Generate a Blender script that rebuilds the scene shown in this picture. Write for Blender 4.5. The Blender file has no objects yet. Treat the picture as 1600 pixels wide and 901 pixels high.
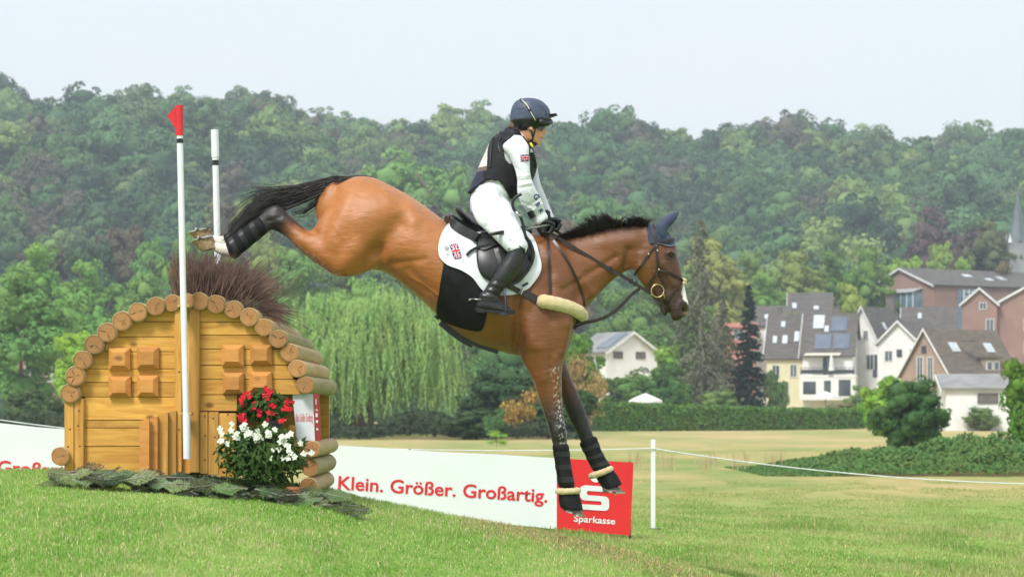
import bpy, bmesh, math, random
import numpy as np
from mathutils import Vector, Matrix, noise as mnoise

# ------------------------------------------------------------------ camera, sky, sun, exposure
SC = bpy.context.scene
C = SC.collection
F = 3760.0            # focal length in photo pixels (1600 wide)
CAMZ = 1.6
HOR = 640.0
R = math.radians
cam_d = bpy.data.cameras.new('camera')
cam = bpy.data.objects.new('camera', cam_d); C.objects.link(cam)
cam.location = (0, 0, CAMZ); cam.rotation_euler = (R(90), 0, 0)
cam_d.sensor_width = 36; cam_d.lens = 36 * F / 1600.0
cam_d.shift_y = (HOR - 450.5) / 1600.0
cam_d.clip_start = 0.1; cam_d.clip_end = 6000
cam_d.dof.use_dof = True; cam_d.dof.focus_distance = 15.9; cam_d.dof.aperture_fstop = 5.6
SC.camera = cam
SUN_EL, SUN_AZ = R(48), R(-150)      # azimuth of the sun seen from above, measured from +Y towards +X
w = bpy.data.worlds.new('World'); SC.world = w; w.use_nodes = True
nt = w.node_tree; nt.nodes.clear()
wo = nt.nodes.new('ShaderNodeOutputWorld'); bg = nt.nodes.new('ShaderNodeBackground')
sky = nt.nodes.new('ShaderNodeTexSky'); sky.sky_type = 'NISHITA'; sky.sun_disc = False
sky.sun_elevation = SUN_EL; sky.sun_rotation = SUN_AZ; sky.dust_density = 3.0
tc = nt.nodes.new('ShaderNodeTexCoord'); mp = nt.nodes.new('ShaderNodeMapping'); mp.inputs['Scale'].default_value = (1.2, 1.2, 5)
nz = nt.nodes.new('ShaderNodeTexNoise'); nz.inputs['Scale'].default_value = 2.2; nz.inputs['Detail'].default_value = 5
rp = nt.nodes.new('ShaderNodeValToRGB')
rp.color_ramp.elements[0].position = .3; rp.color_ramp.elements[0].color = (7.8, 8.35, 8.75, 1)
rp.color_ramp.elements[1].position = .7; rp.color_ramp.elements[1].color = (8.3, 8.65, 8.85, 1)
mx = nt.nodes.new('ShaderNodeMix'); mx.data_type = 'RGBA'; mx.inputs[0].default_value = 0.93
nt.links.new(tc.outputs['Generated'], mp.inputs[0]); nt.links.new(mp.outputs[0], nz.inputs['Vector']); nt.links.new(nz.outputs[0], rp.inputs[0])
nt.links.new(sky.outputs[0], mx.inputs[6]); nt.links.new(rp.outputs[0], mx.inputs[7])
nt.links.new(mx.outputs[2], bg.inputs[0]); nt.links.new(bg.outputs[0], wo.inputs[0])
bg.inputs[1].default_value = 0.086
sd = bpy.data.lights.new('sun', 'SUN'); so = bpy.data.objects.new('sun', sd); C.objects.link(so)
sd.energy = 2.4; sd.angle = R(14); sd.color = (1, .98, .94)
sdir = Vector((math.sin(SUN_AZ) * math.cos(SUN_EL), math.cos(SUN_AZ) * math.cos(SUN_EL), math.sin(SUN_EL)))
so.rotation_euler = sdir.to_track_quat('Z', 'Y').to_euler()
SC.view_settings.view_transform = 'Standard'; SC.view_settings.look = 'None'
SC.view_settings.exposure = 0.56; SC.view_settings.gamma = 1; SC.view_settings.use_curve_mapping = False
SC.cycles.max_bounces = 6; SC.cycles.diffuse_bounces = 3; SC.cycles.glossy_bounces = 2
SC.cycles.transmission_bounces = 2; SC.cycles.transparent_max_bounces = 6; SC.cycles.volume_bounces = 0
SC.cycles.use_denoising = True
SC.cycles.use_adaptive_sampling = True; SC.cycles.adaptive_threshold = 0.02

# ------------------------------------------------------------------ helpers
def P(px, py, d):
    return Vector(((px - 800) / F * d, d, CAMZ + (HOR - py) / F * d))

def s2l(c):
    return tuple((x / 255 / 12.92) if x / 255 <= .04045 else ((x / 255 + .055) / 1.055) ** 2.4 for x in c)

def tag(o, label=None, cat=None, group=None, kind=None):
    if label: o['label'] = label
    if cat: o['category'] = cat
    if group: o['group'] = group
    if kind: o['kind'] = kind
    return o

def empty(name, loc=(0, 0, 0), label=None, cat=None, group=None, rz=0):
    o = bpy.data.objects.new(name, None); C.objects.link(o)
    o.location = loc; o.rotation_euler = (0, 0, rz); o.empty_display_size = .1
    return tag(o, label, cat, group)

def link_mesh(name, me, mat=None, parent=None, world=True):
    o = bpy.data.objects.new(name, me); C.objects.link(o)
    if mat is not None:
        for m in (mat if isinstance(mat, (list, tuple)) else [mat]): me.materials.append(m)
    if parent is not None:
        o.parent = parent
        if world:      # vertices are in world space: undo the parent's own chain of transforms
            M = Matrix.Identity(4); p = parent
            while p is not None:
                M = p.matrix_parent_inverse @ Matrix.LocRotScale(p.location, p.rotation_euler, p.scale) @ M if p.parent else Matrix.LocRotScale(p.location, p.rotation_euler, p.scale) @ M
                p = p.parent
            o.matrix_parent_inverse = M.inverted()
    return o

def np_mesh(name, V, Q, smooth=False):
    """V (n,3) array, Q (m,k) array of faces with k corners each, or a list of such arrays"""
    me = bpy.data.meshes.new(name)
    Qs = Q if isinstance(Q, list) else [Q]
    V = np.asarray(V, dtype=np.float32)
    me.vertices.add(len(V)); me.vertices.foreach_set('co', V.ravel())
    flat = np.concatenate([np.asarray(q, dtype=np.int32).ravel() for q in Qs])
    tot = np.concatenate([np.full(len(q), np.asarray(q).shape[1], dtype=np.int32) for q in Qs])
    st = np.concatenate([[0], np.cumsum(tot)[:-1]]).astype(np.int32)
    me.loops.add(len(flat)); me.loops.foreach_set('vertex_index', flat)
    me.polygons.add(len(tot)); me.polygons.foreach_set('loop_start', st); me.polygons.foreach_set('loop_total', tot)
    if smooth: me.polygons.foreach_set('use_smooth', np.ones(len(tot), dtype=bool))
    me.update(calc_edges=True)
    return me

class MB:
    """collects shapes, then links them as ONE mesh object"""
    def __init__(s): s.v = []; s.f = []; s.m = []; s.mi = 0
    def add(s, vs, fs):
        b = len(s.v); s.v.extend([tuple(v) for v in vs])
        for f in fs: s.f.append([b + i for i in f]); s.m.append(s.mi)
        return s
    def box(s, c, d, rot=None, bev=0, o=None):
        hx, hy, hz = d[0] / 2, d[1] / 2, d[2] / 2
        if bev and bev < min(hx, hy, hz):
            bm = bmesh.new(); bmesh.ops.create_cube(bm, size=1, matrix=Matrix.Diagonal((d[0], d[1], d[2], 1)))
            bmesh.ops.bevel(bm, geom=bm.edges[:], offset=bev, segments=2, affect='EDGES')
            vs = [v.co.copy() for v in bm.verts]; fs = [[v.index for v in f.verts] for f in bm.faces]; bm.free()
        else:
            vs = [Vector((x, y, z)) for x in (-hx, hx) for y in (-hy, hy) for z in (-hz, hz)]
            fs = [(0, 1, 3, 2), (4, 6, 7, 5), (0, 4, 5, 1), (2, 3, 7, 6), (0, 2, 6, 4), (1, 5, 7, 3)]
        M = rot.to_matrix() if rot is not None and hasattr(rot, 'to_matrix') else rot
        vs = [(M @ v if M is not None else v) + Vector(c) for v in vs]
        return s.add(vs, fs)
    def rings(s, rs, closed=True, cap=True, loop=False):
        n = len(rs[0]); b = len(s.v)
        for r in rs: s.v.extend([tuple(v) for v in r])
        k = len(rs)
        for i in range(k if loop else k - 1):
            i2 = (i + 1) % k
            for j in range(n if closed else n - 1):
                j2 = (j + 1) % n
                s.f.append([b + i * n + j, b + i * n + j2, b + i2 * n + j2, b + i2 * n + j]); s.m.append(s.mi)
        if cap and closed and not loop:
            s.f.append([b + j for j in range(n)][::-1]); s.m.append(s.mi)
            s.f.append([b + (k - 1) * n + j for j in range(n)]); s.m.append(s.mi)
        return s
    def tube(s, pts, rad, n=8, cap=True, up=None, flat=1.0, loop=False):
        pts = [Vector(p) for p in pts]; k = len(pts)
        if not hasattr(rad, '__len__'): rad = [rad] * k
        T = []
        for i in range(k):
            a = pts[(i - 1) % k] if (loop or i > 0) else pts[0]; c = pts[(i + 1) % k] if (loop or i < k - 1) else pts[-1]
            T.append((c - a).normalized())
        u = Vector(up) if up is not None else (Vector((0, 0, 1)) if abs(T[0].z) < .9 else Vector((1, 0, 0)))
        rs = []
        for i in range(k):
            if up is not None: u = Vector(up)
            x = T[i].cross(u)
            if x.length < 1e-4: x = T[i].cross(Vector((1, .2, .1)))
            x.normalize(); u2 = x.cross(T[i]).normalized()
            if up is None: u = u2
            rs.append([pts[i] + (x * math.cos(a) * flat + u2 * math.sin(a)) * rad[i] for a in [2 * math.pi * j / n for j in range(n)]])
        return s.rings(rs, cap=cap, loop=loop)
    def strip(s, pts, side, w):
        """flat strap of thickness: box-section ribbon, side = vector across, w = (half width, half thick)"""
        pts = [Vector(p) for p in pts]; rs = []
        for i, p in enumerate(pts):
            t = (pts[min(i + 1, len(pts) - 1)] - pts[max(i - 1, 0)]).normalized()
            sd_ = Vector(side); sd_ = (sd_ - t * sd_.dot(t)).normalized(); nn = t.cross(sd_)
            rs.append([p + sd_ * w[0] + nn * w[1], p - sd_ * w[0] + nn * w[1], p - sd_ * w[0] - nn * w[1], p + sd_ * w[0] - nn * w[1]])
        return s.rings(rs)
    def prism(s, poly, vec):
        """closed planar polygon (list of Vector) extruded by vec"""
        n = len(poly); a = [Vector(p) for p in poly]; v = Vector(vec)
        s.add(a + [p + v for p in a], [list(range(n))[::-1], list(range(n, 2 * n))] + [[i, (i + 1) % n, n + (i + 1) % n, n + i] for i in range(n)])
        return s
    def ball(s, c, r, n=8, m=6, rot=None):
        if not hasattr(r, '__len__'): r = (r, r, r)
        rs = []
        for i in range(1, m):
            t = math.pi * i / m
            rs.append([Vector((math.sin(t) * math.cos(a) * r[0], math.sin(t) * math.sin(a) * r[1], -math.cos(t) * r[2])) for a in [2 * math.pi * j / n for j in range(n)]])
        rs = [[((rot @ p) if rot is not None else p) + Vector(c) for p in q] for q in rs]
        b = len(s.v); s.rings(rs, cap=False)
        top = Vector((0, 0, r[2])); bot = -top
        if rot is not None: top = rot @ top; bot = rot @ bot
        it = len(s.v); s.v += [tuple(bot + Vector(c)), tuple(top + Vector(c))]
        for j in range(n):
            s.f.append([it, b + (j + 1) % n, b + j]); s.m.append(s.mi)
            s.f.append([it + 1, b + (m - 2) * n + j, b + (m - 2) * n + (j + 1) % n]); s.m.append(s.mi)
        return s
    def build(s, name, mat=None, parent=None, smooth=False, world=True, recalc=True):
        me = bpy.data.meshes.new(name); me.from_pydata(s.v, [], s.f)
        if s.m and max(s.m) > 0: me.polygons.foreach_set('material_index', s.m)
        if smooth: me.polygons.foreach_set('use_smooth', [True] * len(me.polygons))
        me.update()
        if recalc:
            bm = bmesh.new(); bm.from_mesh(me); bmesh.ops.recalc_face_normals(bm, faces=bm.faces[:]); bm.to_mesh(me); bm.free()
        if smooth == 'auto':
            me.set_sharp_from_angle(angle=R(38))
        return link_mesh(name, me, mat, parent, world)

def copy_tree(o, parent=None):
    c = o.copy(); C.objects.link(c)
    if parent is not None: c.parent = parent
    for ch in [x for x in bpy.data.objects if x.parent == o]: copy_tree(ch, c)
    return c

# ------------------------------------------------------------------ materials
def new_mat(name):
    m = bpy.data.materials.new(name); m.use_nodes = True
    n = m.node_tree.nodes; b = n['Principled BSDF']
    return m, m.node_tree, n, b

def pmat(name, c1, c2=None, scale=5, rough=.6, bump=0, bscale=None, stretch=(1, 1, 1), detail=4, spec=.5, metal=0,
         lo=.35, hi=.65, sheen=0, coat=0, vary=0, tint=None, bdist=.01):
    m, t, n, b = new_mat(name)
    b.inputs['Roughness'].default_value = rough; b.inputs['Metallic'].default_value = metal
    b.inputs['Specular IOR Level'].default_value = spec
    if sheen: b.inputs['Sheen Weight'].default_value = sheen
    if coat: b.inputs['Coat Weight'].default_value = coat; b.inputs['Coat Roughness'].default_value = .15
    co = n.new('ShaderNodeTexCoord'); mp = n.new('ShaderNodeMapping'); mp.inputs['Scale'].default_value = stretch
    t.links.new(co.outputs['Object'], mp.inputs[0])
    c2 = c2 or tuple(x * .82 for x in c1)
    nz = n.new('ShaderNodeTexNoise'); nz.inputs['Scale'].default_value = scale; nz.inputs['Detail'].default_value = detail
    rp = n.new('ShaderNodeValToRGB'); rp.color_ramp.elements[0].position = lo; rp.color_ramp.elements[1].position = hi
    rp.color_ramp.elements[0].color = (*c1, 1); rp.color_ramp.elements[1].color = (*c2, 1)
    t.links.new(mp.outputs[0], nz.inputs['Vector']); t.links.new(nz.outputs[0], rp.inputs[0])
    out = rp.outputs[0]
    if vary:
        oi = n.new('ShaderNodeObjectInfo'); hs = n.new('ShaderNodeHueSaturation')
        mr = n.new('ShaderNodeMapRange'); mr.inputs[3].default_value = 1 - vary; mr.inputs[4].default_value = 1 + vary
        t.links.new(oi.outputs['Random'], mr.inputs[0]); t.links.new(mr.outputs[0], hs.inputs['Value']); t.links.new(out, hs.inputs['Color']); out = hs.outputs[0]
    t.links.new(out, b.inputs['Base Color'])
    if bump:
        nb = n.new('ShaderNodeTexNoise'); nb.inputs['Scale'].default_value = bscale or scale * 4; nb.inputs['Detail'].default_value = 4
        t.links.new(mp.outputs[0], nb.inputs['Vector'])
        bp = n.new('ShaderNodeBump'); bp.inputs['Strength'].default_value = bump; bp.inputs['Distance'].default_value = bdist
        t.links.new(nb.outputs[0], bp.inputs['Height']); t.links.new(bp.outputs[0], b.inputs['Normal'])
    return m

def leaf_mat(name, mode, cols=None, trans=.25, nscale=.6, vary=.3):
    """mode 'object': colour from the object's own colour; 'random': a random one of cols per tree; 'plain': cols[0]"""
    m, t, n, b = new_mat(name)
    if mode == 'object':
        oi = n.new('ShaderNodeObjectInfo'); col = oi.outputs['Color']
    elif mode == 'random':
        oi = n.new('ShaderNodeObjectInfo'); rp = n.new('ShaderNodeValToRGB'); rp.color_ramp.interpolation = 'CONSTANT'
        el = rp.color_ramp.elements
        while len(el) < len(cols): el.new(.5)
        for i, c in enumerate(cols): el[i].position = i / len(cols); el[i].color = (*c, 1)
        t.links.new(oi.outputs['Random'], rp.inputs[0]); col = rp.outputs[0]
    else:
        rg = n.new('ShaderNodeRGB'); rg.outputs[0].default_value = (*cols[0], 1); col = rg.outputs[0]
    co = n.new('ShaderNodeTexCoord')
    nz = n.new('ShaderNodeTexNoise'); nz.inputs['Scale'].default_value = nscale; nz.inputs['Detail'].default_value = 6; nz.inputs['Roughness'].default_value = .7
    t.links.new(co.outputs['Object'], nz.inputs['Vector'])
    mr = n.new('ShaderNodeMapRange'); mr.inputs[1].default_value = .3; mr.inputs[2].default_value = .7
    mr.inputs[3].default_value = 1 - vary; mr.inputs[4].default_value = 1 + vary
    t.links.new(nz.outputs[0], mr.inputs[0])
    hs = n.new('ShaderNodeHueSaturation'); t.links.new(col, hs.inputs['Color']); t.links.new(mr.outputs[0], hs.inputs['Value'])
    nz2 = n.new('ShaderNodeTexNoise'); nz2.inputs['Scale'].default_value = nscale * .35; t.links.new(co.outputs['Object'], nz2.inputs['Vector'])
    mr2 = n.new('ShaderNodeMapRange'); mr2.inputs[1].default_value = .3; mr2.inputs[2].default_value = .7; mr2.inputs[3].default_value = .475; mr2.inputs[4].default_value = .515
    t.links.new(nz2.outputs[0], mr2.inputs[0]); t.links.new(mr2.outputs[0], hs.inputs['Hue'])
    t.links.new(hs.outputs[0], b.inputs['Base Color']); b.inputs['Roughness'].default_value = .65; b.inputs['Specular IOR Level'].default_value = .25
    tr = n.new('ShaderNodeBsdfTranslucent'); t.links.new(hs.outputs[0], tr.inputs[0])
    ms = n.new('ShaderNodeMixShader'); ms.inputs[0].default_value = trans
    t.links.new(b.outputs[0], ms.inputs[1]); t.links.new(tr.outputs[0], ms.inputs[2]); t.links.new(ms.outputs[0], n['Material Output'].inputs[0])
    return m

# ------------------------------------------------------------------ ground
def smooth(a, b, x):
    t = np.clip((x - a) / (b - a), 0, 1); return t * t * (3 - 2 * t)
_mx = np.array([-60, -20, -8, -3.4, -2.98, -2.3, -1.28, -1.02, -.43, .30, .79, 1.28, 1.66, 2.3, 3.2, 4.5, 6])
_mz = np.array([1.21, 1.21, 1.205, 1.20, 1.21, 1.185, 1.10, 1.02, .90, .765, .655, .53, .42, .17, -.12, -.3, -.4])
_bx = np.array([-60, -20, -5.1, -3.3, 1.2, 3, 6, 12])     # ground line at 24 m (under the banner)
_bz = np.array([.95, .90, .72, .64, .31, .19, .05, 0])
_sk = np.array([[-300, 150], [0, 134], [60, 146], [110, 172], [190, 152], [340, 136], [450, 154], [560, 180], [760, 192], [870, 196], [950, 190], [1040, 215], [1120, 200], [1180, 190], [1300, 206], [1420, 228], [1500, 200], [1600, 218], [1900, 230]], float)
def ridge(x, y):
    """height of the wooded hill's ground at its ridge for a point (x,y)"""
    px = 800 + x / 800.0 * F
    py = np.interp(px, _sk[:, 0], _sk[:, 1])
    return (HOR - py) / F * 800 + 1.6 - 19.5
def H(x, y):
    x = np.asarray(x, float); y = np.asarray(y, float)
    xs = x * 16 / np.clip(y, 8, 16)
    zc = np.interp(xs, _mx, _mz)
    near = zc - .057 * (16 - y) - .0035 * np.clip(12 - y, 0, 8) ** 2
    zb = np.interp(x, _bx, _bz)
    t = smooth(15.7, 20.0, y)
    mid = zc * (1 - t) + zb * t
    z = np.where(y < 16, near, mid)
    z = np.where(y > 24, zb * (1 - smooth(24, 42, y)), z)
    base = 0.10 * np.sin(x * .09 + 1.3) * np.sin(y * .05) * smooth(40, 60, y)
    hill = ridge(x, y) * smooth(335, 800, y) * np.where(y > 800, 1 - .25 * smooth(800, 1400, y), 1)
    und = 4.0 * np.sin(x * .021 + .6 * np.sin(y * .013)) * np.sin(y * .017 + 1) * smooth(380, 500, y) * (1 - smooth(700, 790, y))
    z = z + base + hill + und
    return np.maximum(z, -.6 + 0 * z)
ys = np.concatenate([np.linspace(-40, 6, 12)[:-1], np.linspace(6, 30, 160), 30 * (1700 / 30.) ** (np.linspace(0, 1, 260)[1:])])
us = np.linspace(-1, 1, 241)
YY, UU = np.meshgrid(ys, us, indexing='ij'); XX = UU * (14 + .55 * np.abs(YY))
ZZ = H(XX, YY)
nr, nc = YY.shape
idx = np.arange(nr * nc).reshape(nr, nc)
Q = np.stack([idx[:-1, :-1], idx[:-1, 1:], idx[1:, 1:], idx[1:, :-1]], -1).reshape(-1, 4)
gme = np_mesh('ground', np.stack([XX, YY, ZZ], -1).reshape(-1, 3), Q, True)

def ground_mat():
    m, t, n, b = new_mat('ground_grass'); b.inputs['Roughness'].default_value = .9; b.inputs['Specular IOR Level'].default_value = .15
    co = n.new('ShaderNodeTexCoord')
    def noise(sc, stretch=(1, 1, 1), det=5, rough=.6):
        mp = n.new('ShaderNodeMapping'); mp.inputs['Scale'].default_value = stretch; t.links.new(co.outputs['Object'], mp.inputs[0])
        z = n.new('ShaderNodeTexNoise'); z.inputs['Scale'].default_value = sc; z.inputs['Detail'].default_value = det; z.inputs['Roughness'].default_value = rough
        t.links.new(mp.outputs[0], z.inputs['Vector']); return z.outputs[0]
    def ramp(src, stops):
        r = n.new('ShaderNodeValToRGB'); el = r.color_ramp.elements
        while len(el) < len(stops): el.new(.5)
        for i, (p_, c) in enumerate(stops): el[i].position = p_; el[i].color = (*c, 1)
        t.links.new(src, r.inputs[0]); return r.outputs[0]
    def mix(a, c, f):
        q = n.new('ShaderNodeMix'); q.data_type = 'RGBA'
        if isinstance(f, float): q.inputs[0].default_value = f
        else: t.links.new(f, q.inputs[0])
        t.links.new(a, q.inputs[6]); t.links.new(c, q.inputs[7]); return q.outputs[2]
    sep = n.new('ShaderNodeSeparateXYZ'); t.links.new(co.outputs['Object'], sep.inputs[0])
    def mrange(src, a, c, lo=0., hi=1.):
        q = n.new('ShaderNodeMapRange'); q.inputs[1].default_value = a; q.inputs[2].default_value = c; q.inputs[3].default_value = lo; q.inputs[4].default_value = hi
        q.interpolation_type = 'SMOOTHSTEP'; t.links.new(src, q.inputs[0]); return q.outputs[0]
    lawn = ramp(noise(2.2, det=8, rough=.75), [(.3, (.14, .27, .04)), (.5, (.23, .39, .07)), (.7, (.34, .44, .12))])
    field = ramp(noise(.14, (1, .35, 1), 8, .7), [(.40, (.19, .28, .07)), (.46, (.30, .33, .10)), (.53, (.46, .38, .15)), (.59, (.58, .42, .20))])
    fine = ramp(noise(1.3, (1, .5, 1), 8, .8), [(.3, (.17, .21, .06)), (.7, (.38, .36, .15))])
    field = mix(field, fine, .33)
    # the mown field is greener close to the fence line and straw coloured near the hedge
    yw = n.new('ShaderNodeMath'); yw.operation = 'ADD'; t.links.new(sep.outputs['Y'], yw.inputs[0])
    wob = n.new('ShaderNodeMath'); wob.operation = 'MULTIPLY'; wob.inputs[1].default_value = 26; t.links.new(noise(.08), wob.inputs[0]); t.links.new(wob.outputs[0], yw.inputs[1])
    straw = ramp(noise(.11, (1, .2, 1), 8, .7), [(.38, (.30, .34, .11)), (.5, (.46, .38, .18)), (.6, (.62, .44, .24))])
    field = mix(field, straw, mrange(yw.outputs[0], 105., 150., 0, .6))
    col = mix(lawn, field, mrange(yw.outputs[0], 44, 60))
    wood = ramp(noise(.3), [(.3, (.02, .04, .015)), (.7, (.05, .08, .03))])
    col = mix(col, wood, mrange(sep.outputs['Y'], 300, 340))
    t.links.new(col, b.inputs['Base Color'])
    bp = n.new('ShaderNodeBump'); bp.inputs['Strength'].default_value = .5; bp.inputs['Distance'].default_value = .05
    t.links.new(noise(14, det=6, rough=.8), bp.inputs['Height']); t.links.new(bp.outputs[0], b.inputs['Normal'])
    return m
M_GROUND = ground_mat()
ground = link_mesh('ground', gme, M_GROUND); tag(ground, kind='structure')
# ------------------------------------------------------------------ trees
_ico = {}
def ico(sub):
    if sub not in _ico:
        bm = bmesh.new(); bmesh.ops.create_icosphere(bm, subdivisions=sub, radius=1)
        _ico[sub] = (np.array([v.co[:] for v in bm.verts]), np.array([[v.index for v in f.verts] for f in bm.faces])); bm.free()
    return _ico[sub]

def leaf_quads(rng, C_, N_, size, jit=.6):
    """irregular quads at centres C_, facing roughly N_"""
    n = len(C_)
    N_ = N_ + rng.normal(0, jit, (n, 3)); N_ /= np.linalg.norm(N_, axis=1)[:, None] + 1e-9
    a = rng.normal(0, 1, (n, 3)); U = np.cross(N_, a); U /= np.linalg.norm(U, axis=1)[:, None] + 1e-9
    W = np.cross(N_, U)
    s = size * rng.uniform(.55, 1.35, (n, 1)); asp = rng.uniform(.55, 1, (n, 1))
    bend = N_ * s * rng.uniform(-.25, .25, (n, 1))
    V = np.stack([C_ + U * s, C_ + W * s * asp + bend, C_ - U * s * rng.uniform(.7, 1.1, (n, 1)), C_ - W * s * asp * rng.uniform(.7, 1.1, (n, 1)) + bend], 1)
    return V.reshape(-1, 3), np.arange(n * 4).reshape(-1, 4)

def bright(c): return tuple(min(255, x * 1.14 + 5) for x in c)
def crown(seed, nl=16, nf=110, leaf=.075, shape='round', core=.86, jit=.6, rr=(.30, .48), low=-.55, A=1.0):
    """unit crown: radius 1 wide, z from -1 to 1. returns V, [Q, T]"""
    rng = np.random.default_rng(seed); cs = []
    for i in range(nl):
        for _ in range(60):
            d = rng.normal(0, 1, 3); d /= np.linalg.norm(d)
            if d[2] > low: break
        r = rng.uniform(*rr)
        k = rng.uniform(.40, 1.04 - r * .6)
        c = d * k * np.array([1, 1, A])
        if shape == 'cone': c[:2] *= (1 - .7 * (c[2] / A + 1) / 2); r *= (1.15 - .6 * (c[2] / A + 1) / 2)
        if shape == 'wide': c[2] = c[2] * .8 - .1
        cs.append((c, r))
    for zc_ in np.linspace(-A + .75, A - 1.0, max(1, int(A * 1.5))): cs.append((np.array([0, 0, zc_ + .02]), (.40 if core < .8 else .5) if shape != 'cone' else .34 - .22 * (zc_ / A + 1) / 2))
    Vs, Qs, Ts, b = [], [], [], 0
    iv, it = ico(2)
    for li, (c, r) in enumerate(cs):
        sc = np.array([1, 1, .85]) * r
        m = nf if li < nl else nf // 2
        ncl = 11; cd = rng.normal(0, 1, (ncl, 3)); cd[:, 2] += .25; cd /= np.linalg.norm(cd, axis=1)[:, None]
        cc = c + cd * sc * rng.uniform(.60, .92, (ncl, 1)); cr = r * rng.uniform(.26, .50, ncl)
        pick = rng.integers(0, ncl, m); d = rng.normal(0, 1, (m, 3)); d /= np.linalg.norm(d, axis=1)[:, None]
        flip = (d * cd[pick]).sum(1) < -.2; d[flip] *= -1
        Cc = cc[pick] + d * cr[pick][:, None] * rng.uniform(.75, 1.15, (m, 1)) * np.array([1, 1, .8])
        dd = d * .75 + cd[pick] * .45
        keep = np.ones(m, bool)
        for lj, (c2, r2) in enumerate(cs):
            if lj != li: keep &= np.linalg.norm((Cc - c2) / (np.array([1, 1, .85]) * r2), axis=1) > .72
        Cc = Cc[keep]; dd = dd[keep]
        if len(Cc):
            v, q = leaf_quads(rng, Cc, dd + np.array([0, 0, .2]), leaf, jit)
            Vs.append(v); Qs.append(q + b); b += len(v)
        nn = np.array([mnoise.noise(Vector(p * 2.3 + li * 3.7)) for p in iv])
        v = c + iv * sc * core * (1 + .38 * nn[:, None])
        Vs.append(v); Ts.append(it + b); b += len(v)
    Va = np.concatenate(Vs); Va[:, 2] /= A
    return Va, [np.concatenate(Qs), np.concatenate(Ts)]

def crown_mesh(name, *a, **k):
    V, F_ = crown(*a, **k); me = np_mesh(name, V, F_)
    me.polygons.foreach_set('use_smooth', np.ones(len(me.polygons), bool)); return me

M_LEAF = leaf_mat('tree_leaves', 'object', nscale=2.0, vary=.2)
M_LEAFB = leaf_mat('bush_leaves', 'object', nscale=3.0, trans=.2)
M_WOODS = leaf_mat('wood_leaves', 'random', [s2l(tuple(x * k_ + 4 for x, k_ in zip(c, (1.16, 1.20, 1.18)))) for c in [
    (66, 95, 58), (84, 110, 64), (52, 76, 52), (104, 126, 72), (76, 106, 70), (46, 70, 48), (92, 106, 70), (118, 136, 78), (60, 88, 58),
    (88, 84, 68), (74, 100, 58), (82, 112, 74)]], nscale=1.6, vary=.16)
M_BARK = pmat('bark', (.10, .075, .05), (.20, .16, .11), 6, .9, .6, stretch=(1, 1, .25))
M_BARKG = pmat('bark_grey', (.22, .20, .16), (.34, .31, .26), 6, .9, .4, stretch=(1, 1, .25))

PROTO = [crown_mesh('crown', 11 + i, nl=[22, 26, 19, 24, 29][i], nf=560, leaf=.036, core=.60, jit=.55, low=-.95, rr=(.20, .40), shape=['round', 'wide', 'round', 'wide', 'round'][i]) for i in range(5)]
PT = [crown_mesh('crown', 51 + i, nl=[34, 38, 48, 54][i], nf=470, leaf=.036, core=.60, jit=.55, rr=(.20, .40), low=-1.1, A=[1.5, 1.6, 2.2, 2.4][i]) for i in range(4)]
PCONE = [crown_mesh('crown', 71 + i, nl=40, nf=360, leaf=.037, core=.60, jit=.6, rr=(.18, .34), low=-1.1, A=2.0, shape='cone') for i in range(2)]
FINE = [crown_mesh('crown', 91 + i, nl=60, nf=300, leaf=.036, core=.72, jit=.9, low=-1, rr=(.14, .34)) for i in range(2)]
for me in PROTO + PCONE + PT: me.materials.append(M_LEAF)
for me in FINE: me.materials.append(M_LEAFB)

def trunk_mesh(seed, limbs=5, h=1.0, r=.045):
    rng = random.Random(seed); mb = MB()
    pts = [Vector((rng.uniform(-.01, .01) * i, rng.uniform(-.01, .01) * i, h * i / 6)) for i in range(7)]
    mb.tube(pts, [r * (1.35 if i == 0 else 1) * (1 - .11 * i) for i in range(7)], 8)
    for k in range(limbs):
        z = h * rng.uniform(.35, .85); a = rng.uniform(0, 6.28); l = rng.uniform(.22, .36)
        p = Vector((0, 0, z)); q = p + Vector((math.cos(a) * l * .5, math.sin(a) * l * .5, l * .55)); e = q + Vector((math.cos(a) * l * .5, math.sin(a) * l * .5, l * .35))
        mb.tube([p, q, e], [r * .5, r * .32, r * .12], 6)
    me = bpy.data.meshes.new('trunk'); me.from_pydata(mb.v, [], mb.f); me.materials.append(M_BARK); me.update(); return me
TRUNK = [trunk_mesh(3), trunk_mesh(4)]

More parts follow.
